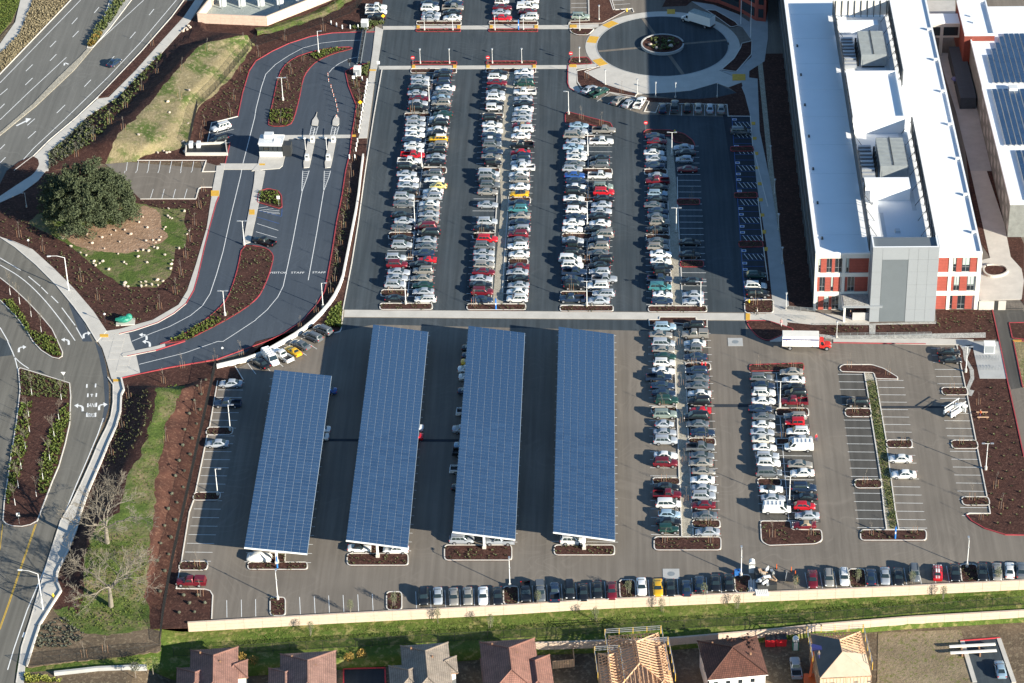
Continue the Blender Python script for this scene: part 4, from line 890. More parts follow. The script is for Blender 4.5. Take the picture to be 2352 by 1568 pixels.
rowcars([('31', '1540 778 kU;1670 768 sS;1815 775 tS;1945 770 tS;2085 768 wS;2220 768 kS'), ('32', '125 735 kP;260 735 gP^;392 735 nP!;530 715 kV;655 735 kS;785 712 kS;915 720 mS;1190 682 wS;1340 692 yS;1455 692 kS;1605 692 nS!;1722 655 nS!;1870 648 kS;1995 645 kS'),
         ('33', '410 615 mS;560 605 tW;700 595 wW;945 590 nS!;1075 585 sS;1200 592 kS;1345 565 gU;1720 555 kS;1970 548 kS;2105 545 tS;2220 530 wS!;2325 530 gS!')], 'bottom row along block wall', 'S', GP, 'left')
rowcars([('01', '1105 65 wP!;1105 110 wP!;1105 160 kU')], 'stalls left of top row', 'W', GP)
rowcars([('01', '1595 30 nS;1600 76 wU;1612 128 sS;1602 162 sS')], 'left file of topmost first row', 'E', GP)
rowcars([('01', '1805 -15 sS;1815 30 nS;1810 72 tP!;1800 112 kS;1805 160 wS')], 'right file of topmost first row', 'W', GP)
rowcars([('01', '2260 20 wJ;2265 65 mS;2255 110 sS;2265 160 rS')], 'left file of topmost second row', 'E', GP)
rowcars([('02', '165 5 wS;145 60 wP^!;140 105 mS;160 155 wU')], 'right file of topmost second row', 'W', GP)
# loose ones
def one(rc, x, y, c, dirv, label, **k):
    p = T1(rc, x, y); return put(p, c[0], c[1:], heading(p[0], p[1], *dirv), label, 'cars parked in odd places', **k)
one('02', 630, 150, 'dU', (50, .5), 'grey SUV alone by the mulch bed left of the plaza circle')
one('02', 710, 818, 'sS', (30, -17), 'silver sedan leftmost in angled stalls below the plaza')
one('02', 800, 847, 'eP', (30, -14), 'dark green pickup truck in angled stalls below the plaza')
one('02', 980, 917, 'tS', (22, -17), 'tan sedan in angled stalls below the plaza')
one('02', 1070, 942, 'sS', (18, -17), 'silver sedan right of tan sedan in angled stalls below plaza')
one('02', 1175, 942, 'wP', (13, -17), 'white pickup truck in angled stalls at shadow edge')
for x, y, c, w in ((1385, 990, 'nS', 'dark navy sedan'), (1495, 975, 'gP', 'dark grey pickup truck'), (1612, 985, 'kS', 'black sedan'), (1712, 987, 'tS', 'tan sedan'), (1820, 990, 'sS', 'silver sedan'), (1922, 995, 'tS', 'rightmost tan sedan')):
    one('02', x, y, c, (1, -20), w+' in shaded stalls below the plaza')
one('00', 2030, 1168, 'wU', (-30, 9), 'white SUV in the small bay beside the entrance drive')
one('00', 2010, 1280, 'kU', (-30, 9), 'black SUV in the small bay beside the entrance drive')
one('00', 1048, 570, 'nS', (30, -22), 'dark blue sedan driving alone on the arterial road')
one('11', 75, 650, 'kP', (-40, -12), 'black pickup truck beside the visitor island')
for x, y, c, w in ((742, 757, 'gU', 'rightmost dark grey SUV'), (718, 773, 'gU', 'second dark grey SUV'), (690, 791, 'gS', 'grey sedan'), (673, 805, 'yC', 'yellow coupe'), (648, 816, 'wP', 'white pickup truck'), (621, 823, 'wX', 'white cargo van with ladder rack'), (598, 833, 'kS', 'black sedan')):
    put((x, y), c[0], c[1:], heading(x, y, -30, -13.5 if x > 680 else -20), f'{w} in angled stalls beside curved white wall', 'cars by the curved wall') if c != 'wX' else put((x, y), 'w', 'X', heading(x, y, 25, 26), f'{w} in angled stalls beside curved white wall', 'cars by the curved wall')
one('31', 950, 328, 'wC~k', (50, .5), 'white convertible at the south end of second solar canopy')
one('31', 1285, 338, 'wS', (-50, -.5), 'white sedan right end under the second solar canopy')
one('31', 1890, 252, 'sU', (50, .5), 'silver SUV at the south end of third solar canopy')
one('31', 2235, 262, 'sP', (-50, -.5), 'silver pickup truck under south end of third canopy')
one('32', 560, 258, 'wU', (50, .5), 'white SUV at the south end of rightmost solar canopy')
for rc, x, y, c, w in (('21', 640, 450, 'bS!', 'blue sedan'), ('21', 575, 808, 'wS!', 'upper white sedan'), ('21', 560, 875, 'wS!', 'lower white sedan')):
    one(rc, x, y, c.rstrip('!'), (-50, -.5), w+' mostly hidden at right edge of first solar canopy')
for rc, x, y, c, w in (('21', 1430, 792, 'wS', 'white sedan'), ('21', 1425, 872, 'rS', 'red sedan')):
    one(rc, x, y, c, (-50, -.5), w+' mostly hidden at right edge of second solar canopy')
for i, (y, c, w, dx) in enumerate(((60, 'kS', 'black sedan', 0), (130, 'nS', 'navy sedan', 10), (192, 'yS', 'yellow sedan', 5), (255, 'wS', 'upper white sedan', -20), (325, 'wS', 'lower white sedan', -10), (455, 'nS', 'dark navy sedan', -5), (650, 'wP', 'upper white pickup truck', 20), (805, 'sS', 'silver sedan', -25), (955, 'lS', 'pale blue sedan', 0), (1020, 'kP', 'black pickup truck', 10), (1178, 'wP', 'lower white pickup truck', 0), (1340, 'kS', 'lower black sedan', 10))):
    one('21', 2000-y*.075+dx, y, c, (50, .5), w+' mostly hidden at left edge of third solar canopy')
# striped red coupe
cc_ = one('33', 1558, 552, 'rC', (-1.5, -40), 'red coupe with two white stripes in the bottom row')
for ch in list(cc_.children):
    if ch.name.startswith('body'):
        for sy in (-.22, .22):
            st = MB(); st.add([(.15, sy-.13, 1.345), (-.95, sy-.13, 1.345), (-.95, sy+.13, 1.345), (.15, sy+.13, 1.345)], [(0, 1, 2, 3)][::-1])
            st.add([(2.05, sy-.13, .73), (1.0, sy-.13, .945), (1.0, sy+.13, .945), (2.05, sy+.13, .73)], [(0, 3, 2, 1)]); st.add([(-1.55, sy-.13, 1.005), (-2.15, sy-.13, .95), (-2.15, sy+.13, .95), (-1.55, sy+.13, 1.005)], [(0, 3, 2, 1)])
            st.build('stripe', 'paint_white', cc_)
# car under a cover
p = G(*T1('31', 30, 408), .65); t = thing('covered_car', 'car under a pale cloth cover at end of first solar canopy', 'car', (p.x, p.y, .012), heading(594, 1278, 50, .5))
b = hull([(-2.35, .7, .1, .8), (-2.2, .95, .08, .93), (-1.5, 1.08, .06, .97), (1.3, 1.0, .06, .97), (2.0, .9, .08, .93), (2.35, .62, .1, .78)]); b.build('car_cover', 'tarp', t, smooth=True)
b = hull([(-1.7, 1.0, .9, .80), (-.9, 1.44, .9, .72), (.3, 1.46, .9, .72), (1.2, 1.0, .9, .82)]); b.build('car_cover', 'tarp', t, smooth=True)
# car on the house drive
put(T1('33', 2135, 1440), 'l', 'S', heading(2296, 1530, -8, -40), 'pale blue sedan parked on the driveway beside the houses', 'cars parked in odd places', gz=ZL+.1)
put(T1('33', 255, 1430), 's', 'P', heading(1828, 1530, -6, -40), 'pickup truck parked in shade beside the framed house', 'cars parked in odd places', gz=ZL+.1)
for k_, pr in PROTO.items():
    for c in list(pr.children_recursive): bpy.data.objects.remove(c)
    bpy.data.objects.remove(pr)
# ---- box trucks
def box_truck(p, hd, label, Lb, cabcol, boxmat, roofmat, stripe=False):
    t = thing('box_truck', label, 'truck', (p.x, p.y, .07), hd)
    c = hull([(.0, 1.25, .5, 1.0), (.9, 1.3, .5, 1.02), (1.2, 1.35, .48, 1.0), (2.0, 1.3, .48, .86), (2.35, 1.15, .5, .78), (2.45, .8, .5, .74)])
    lo, hi = ring(1.25, 0, .98, 1.2), ring(.85, .02, .86, 2.25); c.add(lo+hi, [(i, (i+1) % 8, (i+1) % 8+8, i+8)[::-1] for i in range(8)]); c.add(hi, [tuple(range(7, -1, -1))])
    o = c.build('cab', 'car_paint', t, smooth=False); o.color = (*cabcol, 1)
    g = MB(); g.add([(1.22, .72, 1.42), (1.22, -.72, 1.42), (.93, -.64, 2.12), (.93, .64, 2.12)], [(0, 1, 2, 3)]); g.build('windscreen', 'car_glass', t)
    for sy in (1, -1):
        g = MB(); g.add([(1.0, sy*1.0, 1.42), (.25, sy*1.0, 1.42), (.25, sy*.91, 2.1), (.78, sy*.91, 2.1)], [(0, 1, 2, 3)]); g.build('side_window', 'car_glass', t)
        MB().box((1.1, sy*1.25, 1.6), (.12, .25, .4)).build('mirror', 'black_plastic', t); MB().box((2.42, sy*.6, .95), (.1, .26, .2)).build('headlight', 'headlight', t)
    MB().box((-Lb/2-.15, 0, .92), (Lb, 1.2, .25)).build('chassis', 'black_plastic', t)
    bx = MB().box((-Lb/2-.15, 0, 2.25), (Lb, 2.45, 2.4)).build('cargo_box', boxmat, t); MB().box((-Lb/2-.15, 0, 3.47), (Lb-.1, 2.35, .06)).build('roof_panel', roofmat, t)
    MB().box((-Lb-.2, 0, .75), (.12, 2.3, .18)).build('bumper', 'steel_dark', t)
    for sy in (1, -1): MB().box((-Lb-.17, sy*1.0, .95), (.06, .2, .14)).build('tail_light', 'tail_light', t)
    ty, rm = wheel_meshes(.48)
    for ax in (1.55, -Lb+1.5):
        for sy in (1, -1): w = ob('wheel', ty, t, loc=(ax, sy*.98, .48)); ob('rim', rm, w)
    if stripe:
        for sy in (1, -1): MB().box((-Lb/2-.15, sy*1.232, 2.75), (Lb-.1, .012, .34)).build('blue_band', 'paint_navy', t)
    return t
plain('paint_navy', (.035, .04, .16), .4)
p = G(*T1('23', 470, 62)); tk = box_truck(p, heading(1880, 798, 50, .8), 'box truck with red cab, white box and navy lettering band', 7.6, (.60, .03, .025), 'white_wall', 'cream_concrete', True)
p = G(*T1('02', 1640, 205)); box_truck(p, heading(1590, 50, -52, -16), 'plain white box truck parked on the plaza circle', 6.6, (.78, .78, .76), 'white_wall', 'gravel_grey')
# lettering on the camera side of the truck
text('Miles Treaster & Associates', .36, 'paint_white', tk, Matrix.Translation((-3.95, -1.245, 2.75)) @ Matrix.Rotation(R(90), 4, 'X'), 'lettering')
for x, z, mt in ((-6.9, 2.42, 'sign_red'), (-4.6, 2.1, 'plastic_orange'), (-4.9, 1.9, 'sign_red'), (-3.2, 2.1, 'plastic_green'), (-2.3, 1.9, 'sign_red'), (-6.3, 1.3, 'plastic_orange'), (-3.2, 1.3, 'plastic_green'), (-1.5, 1.15, 'plastic_orange'), (-.7, 1.3, 'sign_red'), (-7.5, 2.0, 'sign_yellow')):
    MB().box((x, -1.236, z), (.16, .012, .16)).build('coloured_square', mt, tk)
# utility truck with side boxes, ladder racks and an open door
p = G(*T1('23', 1735, 650)); t = thing('utility_truck', 'white utility truck with ladder racks parked askew by mulch bed', 'truck', (p.x, p.y, .012), heading(2197, 944, 40, -26))
b = hull([(-.2, 1.14, .4, .98), (1.0, 1.16, .38, 1.0), (1.9, 1.06, .4, .95), (2.4, .95, .44, .85), (2.5, .65, .5, .72)]); lo, hi = ring(1.05, -.2, .9, 1.08), ring(.5, -.1, .72, 1.85); b.add(lo+hi, [(i, (i+1) % 8, (i+1) % 8+8, i+8)[::-1] for i in range(8)]); b.add(hi, [tuple(range(7, -1, -1))])
o = b.build('cab', 'car_paint', t); o.color = (.8, .8, .78, 1)
for sy in (1, -1):
    MB().box((-1.7, sy*.85, 1.05), (2.9, .35, .85)).build('side_box', 'white_wall', t); MB().beam((1.6, sy*.85, 2.25), (-3.1, sy*.85, 2.25), .12, .12).build('rack_rail', 'steel_white', t)
    for x in (1.3, -.3, -2.9): MB().beam((x, sy*.85, 1.4), (x, sy*.85, 2.25), .08, .08).build('rack_post', 'steel_white', t)
    g = MB(); g.add([(.85, sy*.86, 1.2), (.05, sy*.9, 1.2), (.05, sy*.76, 1.75), (.45, sy*.76, 1.75)], [(0, 1, 2, 3)]); g.build('side_window', 'car_glass', t)
MB().box((-1.7, 0, .75), (2.9, 1.4, .1)).build('bed', 'steel_dark', t)
for k in range(6): MB().box((-2.8+k*.42, rnd.uniform(-.3, .3), .95), (.34, rnd.uniform(.3, .6), rnd.uniform(.25, .5)), rnd.uniform(0, 1)).build('tool_load', ['white_wall', 'timber', 'cabinet', 'steel'][k % 4], t)
g = MB(); g.add([(.98, .66, 1.2), (.98, -.66, 1.2), (.6, -.6, 1.75), (.6, .6, 1.75)], [(0, 1, 2, 3)]); g.build('windscreen', 'car_glass', t)
MB().box((.55, -1.35, .95), (.12, .8, 1.0)).build('door', 'white_wall', t)
ty, rm = wheel_meshes(.40)
for ax in (1.6, -1.8):
    for sy in (1, -1): w = ob('wheel', ty, t, loc=(ax, sy*.9, .40)); ob('rim', rm, w)
# ================================================================== paint on the ground
EW = Vector((math.cos(heading(1200, 800, 50, .45)), math.sin(heading(1200, 800, 50, .45)), 0))
LM = MB()
def pline(a, b, w=.11, z=.022):
    d = (b-a); d.z = 0
    if d.length < .05: return
    n = Vector((-d.y, d.x, 0)).normalized()*w/2
    LM.add([(p.x, p.y, z) for p in (a-n, b-n, b+n, a+n)], [(0, 1, 2, 3)])
def stalls(a, b, sides, L=5.5, axis=False, step=2.72, flush=.25):
    A, B = G(*a), G(*b); n = int((B-A).length/step+.5)
    for i in range(n+1):
        p = A+(B-A)*i/n
        for s in sides: pline(p+EW*s*flush, p+EW*s*L)
    if axis: pline(A, B)
stalls((994, 172), (936, 680), (1, -1), 5.6, True, flush=0); stalls((1160, 165), (1129, 690), (-1,)); stalls((1186, 165), (1153, 690), (1,))
stalls((1352, 285), (1347, 700), (1, -1), 5.6, True, flush=0); stalls((1531, 310), (1543.5, 700), (-1,)); stalls((1551, 335), (1567, 702), (1,))
stalls((1548, 765), (1562, 1228), (-1,)); stalls((1572, 765), (1590, 1228), (1,)); stalls((1783, 856), (1812, 1196), (1, -1), 5.6, True, flush=0)
stalls((1986, 860), (2036, 1212), (-1,)); stalls((2013, 873), (2062, 1212), (1,)); stalls((2199, 800), (2276, 1185), (-1,)); stalls((501, 878), (418, 1288), (1,))
CANB = [(638, 1303), (868, 1276), (1112.5, 1256), (1343, 1256)]
for k, c in enumerate(CANB):
    t = G(*[(690, 870), (920, 770), (1140, 770), (1347, 770)][k]); b = G(c[0], c[1]-12); n = int((t-b).length/2.72)
    for i in range(n+1):
        p = b+(t-b)*i/n
        for s in (1, -1): pline(p+EW*s*.4, p+EW*s*6.3)
for rc, dx, ys in (('30', 2, '2083 810 2217 805 2348 800'), ('31', 8, '400 780 535 773 667 766 800 762 935 757 1068 750 1467 730 1600 722 1735 717 1872 710 2000 703 2135 697'), ('32', 12, '185 675 318 668 452 660 585 655 716 648 850 640 1250 622 1383 618 1517 612 1650 605 1783 600 1915 593'), ('33', 28, '340 555 475 550 605 545 985 525 1115 518 1248 512 1382 505 1515 500 1640 495 2010 480 2140 475 2270 468')):
    v = [float(q) for q in ys.split()]
    for i in range(0, len(v), 2): pline(G(*T1(rc, v[i], v[i+1])), G(*T1(rc, v[i]+dx, v[i+1]+158)))
def segs(rc, s, w=.12):
    v = [float(q) for q in s.split()]
    for i in range(0, len(v), 4): pline(G(*T1(rc, v[i], v[i+1])), G(*T1(rc, v[i+2], v[i+3])), w)
def poly_line(pts, w=.14):
    P = GL(pts)
    for a, b in zip(P, P[1:]): pline(a, b, w)
segs('02', '780 930 895 855 880 958 935 915 980 985 1020 945 1085 1010 1120 970 1445 1055 1460 965 1558 1060 1560 965 1668 1060 1668 965 1770 1060 1770 965 1872 1060 1872 965 545 30 690 28 545 70 690 68 545 110 690 110 920 45 1085 33 915 5 1030 0')
segs('00', '1945 1240 2150 1185 1960 1300 2140 1240 1905 1310 1945 1130')
segs('00', '1160 1568 1172 1480 1260 1568 1272 1480 1360 1568 1372 1480 1460 1568 1475 1480 1560 1568 1578 1480 1660 1568 1675 1480 1765 1568 1780 1480')
segs('10', '1142 20 1150 0 1245 20 1255 0 1350 20 1358 0 1450 20 1458 0 1555 20 1562 0 1658 20 1665 0 1755 15 1765 0 1380 262 1408 168 1485 262 1510 168 1588 260 1612 168 1692 258 1720 165')
segs('11', '10 485 205 548 0 560 190 615 150 680 180 680')
segs('20', '2160 228 2235 355 2275 200 2351 300'); segs('11', '380 1568 480 1500'); segs('21', '100 235 130 272 220 205 250 232 320 150 362 180 420 100 465 128 490 25 560 70')
# road lines
for s in (T('00', '0 760 740 0'), T('00', '0 1225 330 960 680 632 850 432 1320 0'), T('00', '0 1100 250 860 610 525'), T('00', '120 1568 310 1360 600 1090 1000 700 1300 380 1620 0')): poly_line(s, .18)
for x0, y0, x1, y1 in ((865, 118, 910, 65), (660, 220, 712, 162), (668, 340, 722, 283), (460, 432, 515, 375), (460, 557, 518, 497), (238, 653, 300, 592), (232, 780, 300, 715), (0, 873, 70, 813), (0, 995, 42, 952), (1370, 138, 1415, 82), (1193, 353, 1245, 292), (1010, 560, 1050, 515), (775, 795, 835, 732), (522, 1037, 598, 963), (250, 1150, 320, 1090), (257, 1270, 330, 1205), (0, 1370, 45, 1325), (0, 1495, 50, 1445)):
    pline(G(*T1('00', x0, y0)), G(*T1('00', x1, y1)), .2)
for s in (smooth_line(T('10', '0 865 200 980 400 1170 580 1400 690 1560'), 2), smooth_line(T('10', '0 800 190 915'), 1), T('10', '262 970 370 1060'), T('10', '380 1070 440 1130'), T('10', '470 1150 535 1215'), T('10', '568 1258 690 1420'), T('10', '700 1440 760 1545'),
          smooth_line(T('20', '70 0 130 130 150 200 170 290'), 1), smooth_line(T('20', '130 140 190 200 265 250'), 1), smooth_line(T('10', '0 1440 75 1568'), 1), T('20', '950 705 900 850 800 1090 700 1320 600 1568'), T('30', '600 60 420 500 250 900 130 1250 70 1450')): poly_line(s, .2)
for s in (T('01', '970 368 800 372 600 395 430 440 300 510 180 590 90 680 50 800 20 920 0 1000')+T('00', '2340 1080 2230 1510')+T('10', '2210 50 2120 420 2050 740 1990 950 1930 1130 1860 1240 1750 1330 1560 1430 1400 1490 1210 1568'), T('01', '945 520 850 540 760 585 700 630 672 665'),
          T('11', '425 185 340 640 290 880 250 1060 200 1160 100 1280 0 1365')+T('10', '2351 1370 2200 1470 2050 1568')+T('20', '2000 0 1700 105 1280 210'), T('11', '622 185 560 560 480 1005')): poly_line(s, .14)
for x in (0, 1):
    a = T('01', ['570 1160 545 1245', '762 1160 738 1245'][x])+[]; poly_line(a)
    a = T('01', ['512 1160 492 1245', '702 1160 684 1245'][x]); poly_line(a)
    for k in range(6): pline(G(*T1('01', [510, 700][x]-k*3, 1165+k*16)), G(*T1('01', [565, 758][x]-k*3.6, 1180+k*13)))
    a = T('11', ['488 0 470 60 425 185', '685 0 670 60 622 185'][x]); poly_line(a); a = T('11', ['430 0 420 185', '628 0 622 185'][x]); poly_line(a)
    for k in range(8): pline(G(*T1('11', [428, 626][x], 10+k*18)), G(*T1('11', [486, 684][x]-k*5.5, 5+k*20)))
for a, b in ((25, 115), (0, 165), (30, 215)): pass
segs('11', '15 345 110 330 30 365 160 348 60 375 215 363 95 385 215 380 140 395 220 395')
segs('12', ' '.join(f'{2060+i*22+k*9.5:.0f} {y} {2110+i*22+k*9.5:.0f} {y+45}' for i, (y, k) in enumerate([])) or '0 0 0 0')
# bike lane blocks and arrows
for x, y, h in ((797, 392, 34), (877, 388, 34), (806, 478, 34), (884, 475, 34), (806, 570, 34), (884, 563, 38), (797, 655, 38), (877, 655, 38)):
    pline(G(*T1('20', x+2, y)), G(*T1('20', x, y+h)), .3)
def arrow_turn(rc, x, y, s=1, flip=False):
    f = -1 if flip else 1; pts = [(-30, 32), (-30, 0), (-20, -14), (0, -20), (12, -20)]
    P = [G(*T1(rc, x+f*a*s, y+b*s)) for a, b in pts]
    for a, b in zip(P, P[1:]): pline(a, b, .45)
    h = [G(*T1(rc, x+f*a*s, y+b*s)) for a, b in ((10, -40), (48, -22), (14, 2))]; LM.add([(q.x, q.y, .023) for q in h], [(0, 1, 2)])
arrow_turn('20', 940, 600); arrow_turn('20', 730, 610, 1, True); arrow_turn('10', 795, 1510, .9); arrow_turn('10', 605, 1570, .9, True); arrow_turn('20', 200, 70, .9); arrow_turn('10', 1320, 1525, .9, True); arrow_turn('20', 1350, 20, .9, True)
poly_line(T('00', '150 1155 250 1105'), .5); LM.add([(*G(*T1('00', a, b))[:2], .023) for a, b in ((235, 1085), (288, 1088), (240, 1128))], [(0, 1, 2)])
poly_line(T('00', '590 600 595 575 630 590'), .4); poly_line(T('30', '208 1150 225 1105'), .35)
LM.build('lane_markings', 'paint_white', kind='structure')
LM = MB()
for s in (T('30', '335 110 180 560 90 830 0 1080'), T('30', '325 110 170 560 80 830 -10 1080'), T('30', '25 110 0 350')): poly_line(s, .14)
LM.build('centre_line', 'paint_yellow', kind='structure')
LM = MB()      # blue marked stalls
xs0 = [(2010, 1090), (2020, 1140), (2030, 1190), (2035, 1270), (2048, 1330)]
segs('11', '25 365 230 420 240 350 235 420 10 425 215 485'); 
A, B = G(1681, 268), G(1711, 700)
for i in range(33):
    p = A+(B-A)*i/32; pline(p, p+EW*4.9, .12)
pline(A, B, .12); LM.build('stall_markings', 'paint_blue', kind='structure')
LM = MB()
for i in (1, 3, 6, 9, 12, 15, 18, 21, 24, 27):
    p = A+(B-A)*(i/32); q = (B-A).normalized()*2.4
    for k in range(5): pline(p+EW*(.6+k*.95), p+EW*(1.5+k*.95)+q, .12, .026)
for i in (0, 2, 5, 8, 10, 11, 13, 14, 16, 17, 19, 20, 22, 23, 25, 26, 28):
    p = A+(B-A)*((i+.5)/32)+EW*.6; pline(p-EW*.5, p+EW*.5, 1.0, .026)
LM.build('stall_hatching', 'paint_white', kind='structure')
LM = MB()
for i in (0, 2, 5, 8, 10, 11, 13, 14, 16, 17, 19, 20, 22, 23, 25, 26, 28):
    p = A+(B-A)*((i+.5)/32)+EW*.6; pline(p-EW*.36, p+EW*.36, .7, .030)
LM.build('stall_symbols', 'paint_blue', kind='structure')
def ground_text(s, rc, x, y, size, along=(50, .4), stretch=1.6):
    p = G(*T1(rc, x, y), .024); a = heading(*T1(rc, x, y), *along)
    o = text(s, size, 'paint_white', None, Matrix.Translation(p) @ Matrix.Rotation(a, 4, 'Z') @ Matrix.Diagonal((1, stretch, 1, 1)), 'road_lettering'); o['kind'] = 'structure'
ground_text('VISITOR', '11', 203, 936, 1.1, stretch=.95); ground_text('STAFF', '11', 383, 936, 1.55, stretch=.95); ground_text('STAFF', '11', 578, 934, 1.55, stretch=.95)
ground_text('LANE', '20', 843, 586, 1.15, stretch=2.5); ground_text('BIKE', '20', 840, 678, 1.15, stretch=2.5)
poly_line_ = None
LM = MB(); poly_line(T('20', '843 508 843 480'), .18); segs('20', '832 492 843 478 843 478 855 492'); LM.build('lane_arrow', 'paint_white', kind='structure')
# yellow tactile pads
TP = [('00', 0, 0, 0, 0)]
for rc, x0, y0, x1, y1 in (('01', 1475, 236, 1505, 262), ('01', 1848, 234, 1878, 260), ('01', 2147, 234, 2176, 258), ('02', 206, 232, 238, 258), ('02', 530, 230, 595, 257), ('01', 1433, 598, 1463, 625), ('01', 1810, 598, 1842, 625), ('01', 2116, 597, 2147, 623), ('02', 190, 597, 220, 623), ('02', 527, 594, 592, 620), ('01', 1042, 640, 1102, 654), ('01', 880, 1240, 918, 1256), ('01', 30, 1505, 84, 1522), ('10', 1938, 185, 2013, 236), ('10', 2290, 360, 2340, 407), ('20', 1040, 350, 1105, 372), ('10', 918, 1505, 995, 1530), ('12', 2147, 1314, 2186, 1374), ('02', 2025, 683, 2145, 740), ('02', 1425, 88, 1498, 128), ('23', 2250, -10, 2330, 5),
                           ('02', 2198, 1122, 2235, 1150), ('02', 2210, 1260, 2247, 1286), ('02', 2226, 1398, 2262, 1426), ('02', 2236, 1530, 2272, 1556), ('12', 2258, 108, 2295, 136), ('12', 2268, 256, 2304, 284), ('12', 2280, 396, 2318, 424), ('12', 2300, 548, 2334, 580), ('12', 2318, 706, 2350, 738)):
    P = GL(T(rc, f'{x0} {y0} {x1} {y0} {x1} {y1} {x0} {y1}')); MB().prism([(q.x, q.y) for q in P], .0, .152).build('tactile_paving', 'tactile_yellow', kind='structure')
for a in (R(168), R(137), R(209)):
    u = Vector((math.cos(a), math.sin(a), 0)); c = Vector((cc.x, cc.y, 0))+u*(rin+rout)/2; MB().box((c.x, c.y, .05), (2.4, 3.6, .06), a).build('tactile_paving', 'tactile_yellow', kind='structure')
# utility lids in the asphalt
for rc, x, y in (('22', 2052, 5), ('32', 1462, 568)):
    p = G(*T1(rc, x, y)); o = MB().box((p.x, p.y, .02), (3.1, 3.1, .05)).build('manhole_slab', 'concrete_grey', kind='structure'); MB().tube((p.x, p.y, .03), (p.x, p.y, .055), .7, .7, 14).build('cover', 'galvanised', o)

# ================================================================== solar canopies
CAN = [((630, 849), (763, 861), (706, 1271), (562, 1254)), ((857, 745), (984, 762), (937, 1258), (795, 1240)), ((1076, 748), (1204, 766), (1184, 1238), (1037, 1222)), ((1283, 750), (1411, 768), (1413, 1240), (1271, 1222))]
NM = ['leftmost', 'second', 'third', 'rightmost']
pan = None
for k, c in enumerate(CAN):
    zl, zr = 4.45, 2.68
    nw, ne, se, sw = G(*c[0], zl), G(*c[1], zr), G(*c[2], zr), G(*c[3], zl)
    V_ = ((nw-sw)+(ne-se))/2; U_ = ((ne-nw)+(se-sw))/2; o0 = sw+((se-sw)-U_)/2+((nw-sw)-V_)/2
    u, v = U_.normalized(), V_.normalized(); n = u.cross(v).normalized(); rows_ = int(V_.length/1.0); du, dv = U_.length/8, V_.length/rows_
    t = thing('solar_canopy', f'{NM[k]} of the four tall blue solar panel canopies over parking', 'solar canopy', (0, 0, 0), 0, 'solar canopies')
    t.location = o0; rot = Matrix((u, v, n)).transposed().to_4x4()
    # deck under the panels
    def loc(a, b, h): q = u*a+v*b+n*h; return q
    L, W = V_.length, U_.length
    d = MB(); a0 = [loc(0, 0, -.10), loc(W, 0, -.10), loc(W, L, -.10), loc(0, L, -.10)]; a1 = [q+n*.08 for q in a0]
    d.add(a0+a1, [(3, 2, 1, 0), (4, 5, 6, 7), (0, 1, 5, 4), (1, 2, 6, 5), (2, 3, 7, 6), (3, 0, 4, 7)]); d.build('frame_deck', 'panel_frame', t)
    for b in (0, L): MB().beam(loc(0, b, -.2), loc(W, b, -.2), .12, .28, n).build('edge_beam', 'steel_white', t)
    me = MB(); g = .07; h_ = .045
    me.add([(g, h_, 0), (du-g, h_, 0), (du-g, dv-h_, 0), (g, dv-h_, 0), (g, h_, .05), (du-g, h_, .05), (du-g, dv-h_, .05), (g, dv-h_, .05)], [(4, 5, 6, 7), (0, 1, 5, 4), (1, 2, 6, 5), (2, 3, 7, 6), (3, 0, 4, 7)])
    me = me.mesh('solar_panel', 'solar_glass'); cnt = 0; rest = MB(); e = rot.to_euler()
    for j in range(rows_):
        for i in range(8):
            if cnt < 296:
                q = ob('solar_panel', me, t, loc=loc(i*du, j*dv, 0)); q.rotation_euler = e; cnt += 1
            else:
                P = [loc(i*du+a, j*dv+b, h) for h in (0, .05) for a, b in ((g, h_), (du-g, h_), (du-g, dv-h_), (g, dv-h_))]
                rest.add(P, [(4, 5, 6, 7), (0, 1, 5, 4), (1, 2, 6, 5), (2, 3, 7, 6), (3, 0, 4, 7)])
    r_ = rest.build('solar_panel_array', 'solar_glass', t); r_['kind'] = 'stuff'
    nc = int(L/9)
    for j in range(nc+1):
        b = .6+(L-1.2)*j/nc; top = loc(W/2, b, -.35); base = top.copy(); base.z = -o0.z+.0
        col = MB().box((top.x, top.y, (top.z+base.z)/2), (.42, .42, top.z-base.z)).build('column', 'steel_white', t); MB().box((top.x, top.y, base.z+.35), (.7, .7, .7)).build('footing', 'concrete', col)
        MB().beam(loc(.8, b, -.32), loc(W-.8, b, -.32), .22, .32, n).build('cross_beam', 'steel_white', t)
    for a in (.12, .5, .88): MB().beam(loc(W*a, 0, -.18), loc(W*a, L, -.18), .14, .18, n).build('purlin', 'steel', t)

# ================================================================== lamp posts
def lot_lamp(h, heads):
    t = thing('parking_lamp', 'lamp', 'lamp post'); MB().tube((0, 0, 0), (0, 0, .75), .28, .28, 10).build('base', 'concrete', t)
    MB().tube((0, 0, .7), (0, 0, h), .10, .065, 8).build('pole', 'steel_white', t)
    for s in ([1, -1] if heads == 2 else [1]):
        a = MB().beam((0, 0, h-.05), (s*.55, 0, h+.02), .07, .07).build('arm', 'steel_white', t); MB().box((s*.85, 0, h+.03), (.62, .34, .13)).build('lamp_head', 'steel', a)
    MB().box((0, -.12, h*.72), (.18, .18, .2)).build('junction_box', 'steel', t)
    return t
L2, L1 = lot_lamp(6.2, 2), lot_lamp(6.2, 1)
def lamps(proto_, pts, lab, grp, hd=0.0, z0=.1):
    for (x, y), w in zip(pts, lab):
        p = on(x, y, z0) if z0 < .3 else G(x, y, z0); dup(proto_, p, hd, w, grp)
lamps(L2, [(986, 236), (969, 382), (953, 516), (932, 698)], [f'double-headed lamp post, {w} from top in leftmost upper row' for w in ('first', 'second', 'third', 'fourth')], 'parking lot lamp posts')
